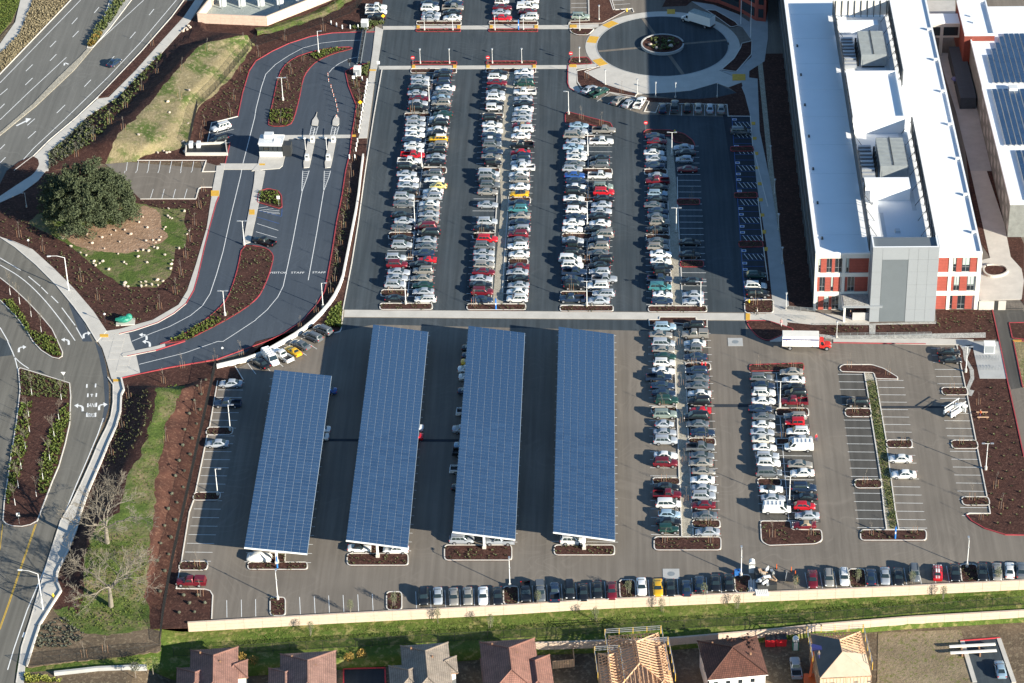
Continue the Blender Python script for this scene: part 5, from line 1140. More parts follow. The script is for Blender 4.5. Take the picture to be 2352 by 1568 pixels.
lamps(L2, [(1350, 359), (1349, 517), (1348, 702)], [f'double-headed lamp post, {w} in third upper row' for w in ('topmost', 'middle one', 'lowest')], 'parking lot lamp posts')
lamps(L2, [(1543, 357), (1553, 532), (1609, 703)], [f'double-headed lamp post, {w} in fourth upper row' for w in ('topmost', 'middle one', 'lowest')], 'parking lot lamp posts')
lamps(L2, [(1791, 934), (1813, 1154)], [f'{w} double-headed lamp post in lower right row' for w in ('upper', 'lower')], 'parking lot lamp posts')
lamps(L2, [(2218, 854), (2264, 1078)], [f'{w} double-headed lamp post in the right mulch bed' for w in ('upper', 'lower')], 'parking lot lamp posts')
lamps(L1, [(529, 988), (500, 1136)], [f'{w} lamp post on leftmost stall islands' for w in ('upper', 'lower')], 'parking lot lamp posts')
lamps(L1, [(638, 1376), (1171, 1348), (1702, 1323), (2221, 1301)], [f'single-headed lamp post, {w} from left along the block wall' for w in ('first', 'second', 'third', 'fourth')], 'parking lot lamp posts', R(90))
lamps(L1, [(1306, 262)], ['single-headed lamp post on the island below the plaza'], 'parking lot lamp posts', R(180))
lamps(L1, [(732, 122), (742, 706)], ['lamp post on the curved island near the gate', 'lamp post by the red kerb above the curved wall'], 'parking lot lamp posts', R(0))
lamps(L2, [(650, 230), (517, 724), (561, 562)], ['double-headed lamp post on the long entrance island', 'double-headed lamp post on the visitor island tip', 'double-headed lamp post beside the walk by the visitor stalls'], 'parking lot lamp posts')
def post_top():
    t = thing('walkway_lamp', 'lamp', 'lamp post'); MB().tube((0, 0, 0), (0, 0, .5), .2, .18, 8).build('base', 'concrete', t)
    MB().tube((0, 0, .4), (0, 0, 3.7), .07, .05, 6).build('pole', 'steel_white', t); MB().tube((0, 0, 3.7), (0, 0, 4.1), .12, .26, 8).build('lamp_head', 'cabinet', t); MB().tube((0, 0, 4.1), (0, 0, 4.2), .30, .10, 8).build('lamp_cap', 'steel', t); return t
PT = post_top()
PL = [('01', 1548, 275, 'left lamp on topmost red island of first row'), ('01', 1808, 275, 'right lamp on topmost red island of first row'), ('01', 2195, 275, 'lamp on topmost red island of second row'), ('01', 1510, 582, 'left lamp on red island above leftmost upper row'), ('01', 1778, 582, 'right lamp on red island above leftmost upper row'), ('01', 2172, 580, 'left lamp on red island above second upper row'),
      ('02', 105, 270, 'lamp on topmost red island right of blue post'), ('02', 622, 280, 'lamp on the small bed left of the plaza ring, upper'), ('02', 800, 180, 'lamp in the mulch bed above the plaza ring'), ('02', 90, 578, 'right lamp on red island above second upper row'), ('02', 620, 567, 'lamp on the small red bed left of the plaza, lower'), ('02', 858, 775, 'leftmost lamp along the lower rim of the plaza'), ('02', 1152, 862, 'lamp at shadow edge on lower rim of the plaza'), ('02', 1320, 890, 'third lamp along the lower rim of the plaza'), ('02', 1502, 895, 'fourth lamp along the lower rim of the plaza'), ('02', 1885, 890, 'rightmost lamp along the lower rim of the plaza'),
      ('13', 165, 1270, 'lamp at the ramp left of the grey tower'), ('13', 630, 1532, 'lamp behind the red-cab truck'), ('13', 130, 850, 'lowest lamp on the shaded walk beside the building'), ('13', 95, 540, 'second lowest lamp on the shaded walk beside the building'), ('13', 60, 220, 'third lowest lamp on shaded walk beside the building'), ('03', 20, 1480, 'upper lamp on shaded walk beside the building')]
for rc, x, y, w in PL: dup(PT, G(*T1(rc, x, y), .08), 0, w if w.startswith('l') or w.startswith('t') or True else w, 'walkway lamps')
def path_light():
    t = thing('path_light', 'light', 'light'); MB().tube((0, 0, 0), (0, 0, 2.0), .05, .05, 6).build('pole', 'steel_dark', t); MB().blob((0, 0, 2.2), (.26, .26, .24), 8, 5, 0).build('globe', 'sign_white', t); return t
PG = path_light()
for rc, x, y, w in (('10', 268, 715, 'globe path light beside sidewalk under the oak mulch'), ('10', 968, 1395, 'globe path light beside the green wrapped bundle'), ('20', 2048, 140, 'globe path light at the start of curved white wall')): dup(PG, on(*T1(rc, x, y), .06), 0, w, 'path lights')
def cobra():
    t = thing('street_lamp', 'lamp', 'street lamp'); MB().tube((0, 0, 0), (0, 0, 8.4), .14, .09, 8).build('pole', 'steel_white', t)
    a = MB(); a.tube((0, 0, 8.4), (-1.6, 0, 9.0), .06, .05, 6); a.tube((-1.6, 0, 9.0), (-3.0, 0, 9.1), .05, .04, 6); a = a.build('arm', 'steel_white', t); MB().box((-3.3, 0, 9.08), (.8, .32, .16)).build('lamp_head', 'cabinet', a); MB().box((0, -.1, 2.0), (.3, .25, .35)).build('junction_box', 'steel_white', t); return t
CB = cobra()
dup(CB, G(158, 667), R(8), 'tall cobra-head street lamp on the sidewalk below the oak', 'street lamps'); dup(CB, G(99, 1401), R(-6), 'tall cobra-head street lamp at the bottom left sidewalk', 'street lamps')
p = G(*T1('10', 245, 335), .06); dup(L1, p, R(200), 'lone lamp post in the oak shade by the footpath', 'parking lot lamp posts', .62)
for pr in (L1, L2, PT, PG, CB):
    for c in list(pr.children_recursive): bpy.data.objects.remove(c)
    bpy.data.objects.remove(pr)

# ================================================================== small trees
def twig(mb, p, d, L, r, depth, rg, spread=.7, up=.15, minr=.012, wig=.18, kids=(2, 3), sides=4):
    n = 3 if L > .8 else 2; q = p
    for i in range(n):
        d = (d+Vector((rg.uniform(-wig, wig), rg.uniform(-wig, wig), rg.uniform(-wig, wig)*.7+up*.3))).normalized()
        q2 = q+d*L/n; r2 = max(minr, r*(1-.35*(i+1)/n)); mb.tube(q, q2, max(minr, r*(1-.35*i/n)), r2, sides, False); q = q2
        if depth and i: twig(mb, q, (d+Vector((rg.uniform(-1, 1), rg.uniform(-1, 1), rg.uniform(-.3, .6)))*spread).normalized(), L*rg.uniform(.45, .7), r2*.62, depth-1, rg, spread, up, minr, wig, kids, sides)
    if depth:
        for k in range(rg.randint(*kids)):
            twig(mb, q, (d+Vector((rg.uniform(-1, 1), rg.uniform(-1, 1), rg.uniform(-.4, .7)))*spread).normalized(), L*rg.uniform(.6, .85), r*.62, depth-1, rg, spread, up, minr, wig, kids, sides)
SAP = []
for v in range(4):
    rg = random.Random(40+v); t = thing('staked_sapling', 'sapling', 'sapling')
    for s in (-1, 1): MB().tube((s*.42, rg.uniform(-.1, .1), 0), (s*.42+rg.uniform(-.06, .06), 0, 1.6), .03, .03, 5).build('stake', 'stake', t)
    b = MB(); b.tube((0, 0, 0), (0, 0, 1.5), .04, .03, 5); b = b.build('trunk', 'bark_grey', t)
    c = MB(); twig(c, Vector((0, 0, 1.4)), Vector((0, 0, 1)), .9, .025, 2, rg, .55, .3, .007); c.build('branches', 'bark_grey', t)
    SAP.append(t)
SL = [('00', '1400 420 1445 680 1305 830 1155 995 1010 1140 862 1290 705 1440', 'on the shaded berm slope'), ('00', '1905 470 2245 425 1675 635 1655 910 1137 1195 1310 1430', 'on the dry grass berm'), ('00', '2210 660 2150 920 2118 1055 1880 1155 1850 1265', 'between black fence and drive'),
      ('01', '25 520 265 370 620 285 728 95', 'above the upper red kerb'), ('01', '435 560 325 680 297 820 228 1130', 'on the long entrance island'), ('01', '930 800 955 930 940 1070 920 1210 905 1480', 'beside the row of white bollards'),
      ('10', '178 610 395 740 748 1020 900 1190 1470 1270', 'in mulch along the curved sidewalk'), ('10', '1870 190 1832 340 1790 500 1748 650 1710 805 1667 960 1612 1130', 'in mulch beside the drive sidewalk'), ('10', '1405 680', 'among boulders on bare soil'),
      ('11', '880 60 857 205 840 360 808 530 780 690 755 855 725 1030 690 1140 555 1320 405 1450', 'between red kerb and curved wall'), ('11', '1300 590 1490 240 1420 820 1235 1115', 'on the leftmost upper row islands'), ('01', '1440 1030 1600 820', 'among the leftmost upper row cars'), ('11', '2075 580 2000 1240', 'on the second upper row islands'),
      ('02', '135 830 110 1310', 'right of the upper gravel strip'), ('02', '688 720 1005 850', 'in the bed under the plaza apron'), ('02', '640 1095 820 1150', 'on the red island below the plaza'), ('12', '540 600 700 270 690 840 545 1105', 'on the third upper row islands'), ('12', '1315 600 1665 840 1645 280', 'on the fourth upper row islands'), ('12', '80 280 60 835', 'on small islands of second row'), ('12', '2235 1230', 'beside the yellow hydrant'),
      ('20', '1505 385 1188 530 1125 800 1028 1045', 'on dark mulch by west sidewalk'), ('20', '1680 245 1980 180 2220 130', 'on the strip under lower red kerb'), ('20', '1525 920 1850 475 1803 665', 'on the reddish mulch bank'),
      ('22', '1540 50 1555 410 1565 750 1580 1110 1598 1470', 'in gravel beside the canopies row'), ('22', '1380 600 1395 1285 1670 220 1778 920', 'on islands right of the canopies'), ('32', '1405 285 1825 280 1805 110', 'at the lower end of canopies row'),
      ('23', '-88 230 235 235 290 640 135 900', 'on lower right row islands'), ('23', '745 240 1100 305', 'on the red topped island'), ('23', '795 650 1240 935 890 1300', 'on islands of grassy strip'), ('23', '1690 440 1775 940 1875 1460', 'on islands by right kerb'), ('23', '1932 580 2090 1350 2140 1540', 'inside the right mulch bed'), ('33', '40 230 395 210', 'on the large lower right island'), ('33', '950 210 1350 190', 'on the blue post island'), ('33', '1955 70', 'at the curved red kerb'), ('30', '1815 500 1845 775', 'on the lower left islands'), ('30', '970 1290 778 1335', 'on bare ground at bottom left')]
for rc, s, w in SL:
    P = T(rc, s); P.sort(key=lambda q: q[1]*1.0+q[0]*.001)
    for i, (x, y) in enumerate(P):
        dup(SAP[rnd.randrange(4)], on(x, y, .1), rnd.uniform(-.4, .4), f'bare staked sapling {w}' + (f', {o_(i+1)} from top' if len(P) > 1 else ''), 'staked saplings', rnd.uniform(.9, 1.2))
BIR = []
for v in range(3):
    rg = random.Random(70+v); t = thing('white_sapling', 'sapling', 'sapling'); b = MB(); b.tube((0, 0, 0), (0, 0, 1.6), .06, .045, 6); b.build('trunk', 'steel_white', t)
    c = MB(); twig(c, Vector((0, 0, 1.5)), Vector((0, 0, 1)), 1.5, .04, 3, rg, .5, .35, .010); c.build('branches', 'bark_pale', t); BIR.append(t)
for rc, s, w in (('20', '293 490 265 690 272 830 235 985 197 1180 170 1345 140 1505', 'left side of lower road island'), ('20', '565 535 543 725 500 885 460 1100 397 1275 335 1425', 'right side of lower road island'), ('10', '95 1140 183 1225 288 1340 380 1480', 'upper road island')):
    for i, (x, y) in enumerate(T(rc, s)): dup(BIR[i % 3], on(x, y, .11), rnd.uniform(0, 6), f'leafless white-stemmed sapling, {o_(i+1)} from top on {w}', 'white-stemmed saplings', rnd.uniform(.9, 1.15))
# leafy young trees: trunk, stakes, thin crown of small leaves
def leaves(mb, c, r, n, s, rg, flat=.0, shell=0.0):
    for _ in range(n):
        while True:
            q = Vector((rg.uniform(-1, 1), rg.uniform(-1, 1), rg.uniform(-1, 1)))
            if shell < q.length < 1: break
        p = Vector((c[0]+q.x*r[0], c[1]+q.y*r[1], c[2]+q.z*r[2])); a = Vector((rg.uniform(-1, 1), rg.uniform(-1, 1), rg.uniform(-1, 1))).normalized(); b = a.cross(Vector((rg.uniform(-1, 1), rg.uniform(-1, 1), rg.uniform(-1, 1)))).normalized(); k = s*rg.uniform(.6, 1.3)
        mb.add([p-a*k-b*k*.5, p+a*k-b*k*.4, p+a*k*.8+b*k*.5, p-a*k*.7+b*k*.6], [(0, 1, 2, 3)])
OLV = []
for v in range(2):
    rg = random.Random(90+v); t = thing('young_tree', 'tree', 'tree')
    for s in (-1, 0, 1): MB().tube((s*.35, .1*s, 0), (s*.35, .1*s, 1.5), .04, .04, 5).build('stake', 'bark_pale', t)
    b = MB(); twig(b, Vector((0, 0, 0)), Vector((0, 0, 1)), 1.4, .05, 2, rg, .5, .4, .012); b.build('trunk', 'bark_grey', t)
    c = MB(); leaves(c, (0, 0, 2.2), (.75, .75, 1.3), 420, .07, rg); c.build('crown', 'olive_leaf', t); OLV.append(t)
for i, (rc, x, y) in enumerate((('31', 505, 1130), ('31', 1670, 1010), ('31', 2155, 1065), ('32', 768, 1000), ('32', 1375, 915), ('32', 2065, 890), ('33', 1608, 805))):
    dup(OLV[i % 2], on(*T1(rc, x, y)), rnd.uniform(0, 6), f'young olive-green tree with stakes, {o_(i+1)} from left on the green bank', 'young trees on the bank', .95)
for i, (rc, x, y) in enumerate((('31', 870, 925), ('31', 1268, 860), ('32', 240, 842), ('32', 1068, 748), ('32', 1765, 772), ('33', 258, 700), ('33', 825, 642), ('33', 1325, 660), ('33', 2112, 625))):
    dup(OLV[i % 2], G(*T1(rc, x, y), .1), rnd.uniform(0, 6), f'small yellow-green tree by block wall in bottom row, {o_(i+1)} from left', 'small trees along the block wall', .9)
for pr in SAP+BIR+OLV:
    for c in list(pr.children_recursive): bpy.data.objects.remove(c)
    bpy.data.objects.remove(pr)
# the big evergreen oak
rg = random.Random(5); p = G(207, 505, .06); t = thing('oak_tree', 'large round evergreen oak with dense dark green crown', 'tree', p)
b = MB(); b.tube((0, 0, -.1), (.2, .1, 2.2), .75, .6, 10)
for k in range(7):
    a = k*.9; b.tube((.2, .1, 1.9), (math.cos(a)*4.5, math.sin(a)*4.5, 5.5+(k % 3)), .35, .14, 6)
b.build('trunk', 'bark_grey', t)
c = MB()
for k in range(72):
    a = k*2.39996; zz = (k+.5)/72; rr = math.sqrt(max(0, 1-(zz*1.0)**2.4))
    q = Vector((math.cos(a)*10.6*rr*rg.uniform(.75, 1.0), math.sin(a)*9.6*rr*rg.uniform(.75, 1.0), 1.8+10.2*zz*rg.uniform(.88, 1.05))); s = rg.uniform(1.3, 2.9)
    for m_ in range(7):
        o = Vector((rg.uniform(-1, 1), rg.uniform(-1, 1), rg.uniform(-.6, .8)))*s*.8
        leaves(c, q+o, (s*.5, s*.5, s*.42), 85, .19, rg, shell=.3)
leaves(c, (0, 0, 4.6), (7, 6.5, 3.6), 2600, .3, rg); c.build('crown', 'oak_leaf', t)
# two bare oaks
for nm, (x, y), sd, h in (('upper', (246, 1247), 11, 1.0), ('lower', (255, 1392), 23, 1.0)):
    rg = random.Random(sd); p = on(x, y, .1); t = thing('bare_oak', f'{nm} of two leafless spreading oaks on the grass at left', 'tree', p, 0, 'bare oaks'); t.scale = (1.2, 1.2, 1.1)
    b = MB(); b.tube((0, 0, -.2), (.1, 0, 3.0), .42, .28, 8); b.tube((.1, 0, 3.0), (0, .2, 4.4), .28, .2, 8); b.build('trunk', 'bark_pale', t)
    c = MB()
    for k in range(7):
        a = k*2*math.pi/7+rg.uniform(-.3, .3); e = rg.uniform(.08, .75)
        twig(c, Vector((.05, .1, 3.2+.2*k)), Vector((math.cos(a), math.sin(a), e)).normalized(), rg.uniform(2.7, 3.7), .16, 5, rg, .80, .02, .016, .36, (1, 2), 3)
    c.build('branches', 'bark_pale', t)
# ================================================================== rocks, bollards, shrubs
RK = []
for v in range(4):
    b = MB(); b.blob((0, 0, .25), (.62, .45, .42), 7, 5, .22, random.Random(v)); RK.append(b.mesh('boulder', 'rock'))
def rocks(rc, s, w, gz=.06, sc=(.7, 1.25)):
    P = T(rc, s); P.sort(key=lambda q: q[0])
    for i, (x, y) in enumerate(P):
        o = ob('boulder', RK[i % 4], None, None, f'pale boulder, {o_(i+1)} from left {w}', 'rock', 'pale landscape boulders', on(x, y+1.2, gz), rnd.uniform(0, 6)); k = rnd.uniform(*sc)*.72; o.scale = (k, k*rnd.uniform(.8, 1.1), k)
rocks('00', '1738 828 1540 932 1558 1030 1808 962 1728 1130 1272 1235 1683 1302 1700 1325', 'on the upper grass berm')
rocks('00', '1018 1382 1057 1378 1095 1405 1168 1382 1232 1388 1320 1372 1400 1403 1448 1400 1430 1368 1503 1385 1530 1400 1555 1395 1690 1390', 'along lower edge of the berm')
rocks('00', '1680 285 1700 262 1730 235 1748 250 1720 270 1690 270 1712 255', 'in the rock cluster by the sidewalk', .06, (.8, 1.2))
rocks('10', '1548 345 1695 370 1280 410 1312 422 1542 415 1560 430 1580 435 1277 470 1355 520 1520 515 1505 535 1060 548 1145 540 795 580 1020 585 937 610 1200 580 573 617 847 663 1100 650 1478 605 1340 640 1405 635 1430 655 1460 635 652 692 960 712 1415 700 1445 710 1365 735 1265 735 1315 725 740 750 793 775 1085 760 1645 710 1515 770 1270 787 1740 550 1718 580', 'on bare soil beside the oak', .07, (.55, 1.0))
rocks('10', '865 830 915 848 945 830 858 850 878 867 1350 840 1140 838 1160 855 1585 820 1575 857 1567 898 1000 905 1445 1002 1338 1018 1295 1022 1150 1030 1140 1053 1175 1062 1298 1060 1340 1050 1395 1045 1450 1050 1497 1012', 'on lower grass of the oak patch', .07, (.6, 1.1))
rocks('02', '1270 412 1325 388 1328 440 1460 425 1445 378', 'inside the plaza circle planter', .5, (1.0, 1.6))
t = MB(); t.tube((0, 0, 0), (0, 0, 1.0), .16, .16, 8); t.tube((0, 0, 1.0), (0, 0, 1.12), .16, .05, 8); BO = t.mesh('bollard', 'steel_white')
for rc, s, w in (('01', '1022 755 1017 785 1010 820 1005 860 998 900 993 940 983 980 979 1020 970 1058 965 1100 958 1140 952 1180 945 1218 933 1305 925 1345 918 1388 908 1455 858 1455', 'along the walk beside the gate lanes'), ('01', '690 222 740 242 793 262 866 262 938 258', 'in mulch by the upper gate cabinet'), ('01', '975 735 920 702', 'beside the lower gate cabinet')):
    for i, (x, y) in enumerate(sorted(T(rc, s), key=lambda q: q[1])): ob('bollard', BO, None, None, f'white bollard, {o_(i+1)} from top {w}', 'bollard', 'white bollards', G(x, y, .1))
t = MB(); t.tube((0, 0, 0), (0, 0, 1.0), .07, .07, 6); t2 = MB(); t2.tube((0, 0, .35), (0, 0, .6), .076, .076, 6); t2.tube((0, 0, .85), (0, 0, 1.02), .076, .076, 6); t3 = MB().box((0, 0, .03), (.4, .4, .06))
D1, D2, D3 = t.mesh('post', 'sign_white'), t2.mesh('band', 'plastic_orange'), t3.mesh('base', 'black_plastic')
for i, (x, y) in enumerate(T('01', '662 700 668 752 690 808 702 850 714 890 732 938 742 985 752 1030 742 1085')):
    r_ = thing('delineator_post', f'orange and white lane post, {o_(i+1)} from top in the curved line', 'traffic post', G(x, y, .012), 0, 'orange and white lane posts'); ob('post', D1, r_); ob('band', D2, r_); ob('base', D3, r_)
def inside(x, y, P):
    r = False; j = len(P)-1
    for i in range(len(P)):
        if (P[i][1] > y) != (P[j][1] > y) and x < (P[j][0]-P[i][0])*(y-P[i][1])/(P[j][1]-P[i][1])+P[i][0]: r = not r
        j = i
    return r
def tuft(mb, p, r, h, rg, n=5):
    for k in range(n):
        a = rg.uniform(0, 6.28); l = rg.uniform(.4, 1)*r; q = p+Vector((math.cos(a)*l, math.sin(a)*l, h*rg.uniform(.6, 1.1))); s = Vector((-math.sin(a), math.cos(a), 0))*r*.38
        mb.add([p+s*.5, p-s*.5, q-s*.6, q+s*.6], [(0, 1, 2, 3)])
def cover(name, pts, n, r, h, mat, label, cat, base=.11, k=5, seed=1, rowed=False):
    rg = random.Random(seed); P = pts; x0, x1 = min(q[0] for q in P), max(q[0] for q in P); y0, y1 = min(q[1] for q in P), max(q[1] for q in P); mb = MB(); c = 0; tr = 0
    while c < n and tr < n*12:
        tr += 1; x, y = rg.uniform(x0, x1), rg.uniform(y0, y1)
        if inside(x, y, P): tuft(mb, on(x, y, base), r*rg.uniform(.6, 1.3), h*rg.uniform(.6, 1.3), rg, k); c += 1
    mb.build(name, mat, None, kind='stuff', label=label, cat=cat)
cover('shrub_hedge', T('00', '1490 475 1330 650 1080 910 810 1080 610 1280 450 1420 470 1500 700 1400 880 1290 1060 1080 1200 930 1330 760 1500 510'), 380, .5, .45, 'shrub_leaf', 'low green shrubs along the arterial sidewalk', 'shrubs', .06, 7)
cover('shrub_hedge', T('00', '800 1080 610 1280 450 1400 450 1560 640 1440 800 1330 900 1180'), 380, .45, .5, 'shrub_grey', 'grey leafless shrubs near the sidewalk corner', 'shrubs', .06, 7, 2)
cover('median_shrubs', T('00', '1070 -20 960 150 870 270 800 430 850 430 930 320 1020 200 1170 -20'), 260, .5, .7, 'shrub_leaf', 'mixed green and rust shrubs in the arterial median', 'shrubs', .1, 8, 3)
cover('median_shrubs', T('00', '920 290 860 330 805 430 850 430 940 320'), 60, .5, .7, 'shrub_gold', 'rust-brown shrubs at the tip of the median', 'shrubs', .1, 8, 3)
cover('dry_grass', T('00', '0 670 640 0 310 0 260 120 180 320 0 500'), 2600, .35, .5, 'dry_tuft', 'dry tan grass tufts beside the arterial footpath', 'grass', .05, 6, 4)
cover('island_grass', T('20', '195 260 630 395 620 530 200 500'), 420, .25, .35, 'shrub_leaf', 'rows of small grassy plants at island top', 'plants', .11, 6, 5)
cover('island_shrubs', T('20', '630 570 560 640 470 800 420 960 370 1150 360 1400 420 1400 520 1150 590 900 640 700'), 430, .4, .4, 'shrub_lime', 'bright green shrubs on right side of road island', 'shrubs', .11, 7, 6)
cover('island_shrubs', T('20', '190 560 290 560 280 760 250 1000 160 1300 60 1540 60 1400 110 1000'), 330, .4, .4, 'shrub_lime', 'green shrubs on left side of road island', 'shrubs', .11, 7, 7)
cover('island_shrubs', T('10', '10 1190 110 1180 200 1290 260 1400 300 1480 430 1490 520 1560')+T('20', '560 130 480 140 320 10')+T('10', '240 1460 140 1330'), 330, .4, .4, 'shrub_lime', 'green shrubs along the upper road island', 'shrubs', .11, 7, 8)
cover('entrance_plants', T('01', '130 1010 340 1000 340 1090 300 1150 140 1150'), 110, .35, .5, 'shrub_lime', 'grassy plants at the bottom of long entrance island', 'plants', .11, 8, 9)
cover('entrance_plants', T('01', '490 500 640 455 850 435 720 480 560 550'), 90, .35, .5, 'shrub_lime', 'grassy plants at the top of long entrance island', 'plants', .11, 8, 10)
cover('entrance_plants', T('10', '1560 1560 1960 1340 2060 1380 1720 1560'), 120, .35, .5, 'shrub_lime', 'grassy plants at the tip of visitor island', 'plants', .11, 8, 11)
cover('entrance_plants', T('11', '30 195 200 185 225 320 30 280'), 90, .35, .5, 'shrub_lime', 'grassy plants on the small island by visitor stalls', 'plants', .11, 8, 12)
cover('entrance_plants', T('01', '990 600 1040 590 1020 700 960 680'), 80, .4, .6, 'shrub_leaf', 'green shrubs beside the lower gate cabinet', 'plants', .11, 8, 13)
cover('entrance_plants', T('01', '1040 200 1180 200 1170 230 1010 285 860 260 980 230'), 110, .4, .6, 'shrub_leaf', 'green shrubs beside the upper gate cabinet', 'plants', .11, 8, 14)
cover('corner_shrubs', T('11', '700 1270 790 1210 780 1440 640 1420'), 170, .5, .6, 'shrub_lime', 'green shrubs in the corner right of curved wall', 'plants', .11, 8, 15)
cover('bank_grass', T('31', '-180 1130 0 1090 1000 1045 2351 975')+T('32', '1176 920 2351 860')+T('33', '1176 800 2351 740 2351 790 0 960')+T('32', '0 1090')+T('31', '0 1220 -300 1270'), 2600, .26, .12, 'shrub_lime', 'lush green grass clumps on the bank below block wall', 'grass', 0, 4, 16)
cover('oak_grass', T('30', '760 720 800 330 950 200 1300 200 1400 320 1340 560 1330 850 1380 1020 1000 1100 700 1080 560 1000'), 900, .32, .2, 'shrub_lime', 'long green grass under the two bare oaks', 'grass', .1, 4, 17)
cover('west_grass_tufts', T('20', '1440 400 1680 380 1640 540 1530 760 1500 960 1450 1160 1420 1500 1150 1500 1300 1040 1420 600'), 350, .25, .12, 'shrub_lime', 'green grass clumps on the long west strip', 'grass', .1, 4, 18)
cover('planter_shrubs', T('02', '1230 400 1290 360 1390 345 1500 360 1540 395 1460 455 1330 460'), 60, .5, .6, 'shrub_leaf', 'dark green shrubs in the plaza circle planter', 'shrubs', .55, 8, 50)
cover('scrub', T('30', '350 1050 600 960 780 1120 700 1250 480 1240 300 1250'), 130, .45, .35, 'shrub_grey', 'dark scrub on the slope at bottom left', 'shrubs', .1, 6, 19)
cover('gold_shrubs', T('30', '230 1500 430 1520 560 1560 230 1568'), 120, .5, .5, 'yellow_green', 'yellow-green shrubs at the bottom left corner', 'shrubs', .1, 6, 20)
cover('infill_plants', T('23', '905 360 990 360 1075 900 1168 1568')+T('33', '1185 150 1110 150')+T('23', '1050 1300 980 800'), 900, .22, .25, 'shrub_leaf', 'weeds and leaves in the grassy strip', 'plants', .05, 4, 21)
cover('corner_grass', T('00', '-50 -30 190 -20 100 200 0 310 -50 350'), 500, .4, .3, 'shrub_lime', 'green grass at the top left corner', 'grass', .05, 4, 22)
# seedlings: one object each while they can be told apart, then a mass
sd = MB(); tuft(sd, Vector((0, 0, 0)), .30, .35, random.Random(1), 9); SD = sd.mesh('seedling', 'seedling')
sd = MB(); sd.blob((0, 0, .28), (.42, .42, .36), 7, 5, .25); SB = sd.mesh('round_shrub', 'shrub_grey')
rg = random.Random(77); ns = 0
def rows_of(me, name, pts, step, label, grp, gz, sc):
    P = pts; W = GL(P); x0, x1 = min(p.x for p in W), max(p.x for p in W); y0, y1 = min(p.y for p in W), max(p.y for p in W); k = 0; y = y0
    Q = [(p.x, p.y) for p in W]
    while y < y1:
        x = x0+(step/2 if k % 2 else 0)
        while x < x1:
            if inside(x, y, Q):
                a, b = x+rg.uniform(-.3, .3), y+rg.uniform(-.3, .3); o = ob(name, me, None, None, label, 'shrub', grp, (a, b, zat(a, b, gz)), rg.uniform(0, 6)); o.scale = (rg.uniform(*sc),)*3
            x += step
        y += step*.9; k += 1
rows_of(SD, 'seedling', T('23', '1970 380 2190 380 2330 1060 2351 1500')+T('33', '2330 180 2050 130 1900 60 2060 30')+T('23', '2040 1300 1960 800'), 2.7, 'tiny green seedling in the large right mulch bed', 'seedlings in the right bed', .06, (.8, 1.2))
rows_of(SB, 'round_shrub', T('20', '1760 350 1960 250 1900 600 1800 1000 1700 1500')+T('30', '1640 30 1500 800 1430 900 1440 500 1520 100')+T('20', '1560 1400 1640 1000'), 3.0, 'dark round shrub on the reddish mulch bank', 'round shrubs on the mulch bank', .06, (.7, 1.0))
rows_of(SB, 'round_shrub', T('30', '1640 730 1900 740 1930 970 1560 1000'), 2.8, 'dark round shrub in the lower left corner bed', 'round shrubs in the corner bed', .06, (.7, 1.0))
for nm_, pts in (('long entrance island', ISLA), ('visitor island', ISLB)):
    cover('seedling_bed', pts, 170, .28, .3, 'seedling', f'rows of tiny seedlings in mulch of {nm_}', 'seedlings', .11, 6, 30)
for i, (rc, s) in enumerate((('31', '850 395 1390 395 1390 480 850 480'), ('31', '1745 320 2340 320 2340 430 1745 430'), ('32', '400 315 930 315 930 385 400 385'), ('32', '1320 245 1910 245 1910 340 1320 340'), ('33', '-50 100 200 100 200 170 480 175 480 280 -40 290'), ('33', '860 175 1440 175 1440 250 860 250'))):
    cover('island_seedlings', T(rc, s), 30, .26, .3, 'seedling', f'tiny green seedlings, {o_(i+1)} from left among lower end islands', 'seedlings', .11, 7, 40+i)
sm = MB(); rg = random.Random(9)
for pts, z in BEDS:
    xs_ = [q[0] for q in pts]; ys_ = [q[1] for q in pts]; A = (max(xs_)-min(xs_))*(max(ys_)-min(ys_))
    if A > 2600: continue
    for _ in range(int(A/55)):
        x, y = rg.uniform(min(xs_), max(xs_)), rg.uniform(min(ys_), max(ys_))
        if inside(x, y, pts): tuft(sm, G(x, y, z), .2, .26, rg, 6)
for rc, s, n in (('10', '1300 290 1790 280 1850 170 1940 170 1890 520 1790 860 1710 1100 1630 1220 1400 1350 1100 1430 980 1440 870 1280 1130 1080 1460 1090 1600 940 1640 720 1720 700 1730 500', 170), ('00', '2330 480 2320 560 2220 840 2170 1060 1950 1110 1850 1100 1860 1000 2100 800', 90), ('11', '690 1100 730 700 830 100 860 100 860 400 800 760 700 1120', 110), ('01', '860 700 960 720 1010 800 940 1200 900 1200 930 980', 70), ('20', '1150 480 1400 440 1400 600 1250 1000 1000 1160 960 1100 1080 800', 160), ('10', '20 320 500 620 860 900 1100 1080 900 1250 680 1060 300 700 20 590', 130), ('13', '450 1420 900 1425 900 1490 480 1490', 20), ('13', '1560 1300 2050 1290 2090 1480 1000 1490 1000 1430 1550 1410', 60)):
    P = T(rc, s); xs_ = [q[0] for q in P]; ys_ = [q[1] for q in P]; c = 0
    while c < n:
        x, y = rg.uniform(min(xs_), max(xs_)), rg.uniform(min(ys_), max(ys_))
        if inside(x, y, P): tuft(sm, on(x, y, .06), .26, .34, rg, 7); c += 1
sm.build('bed_seedlings', 'seedling', None, kind='stuff', label='tiny scattered seedlings in the mulch beds of lots and drive', cat='seedlings')
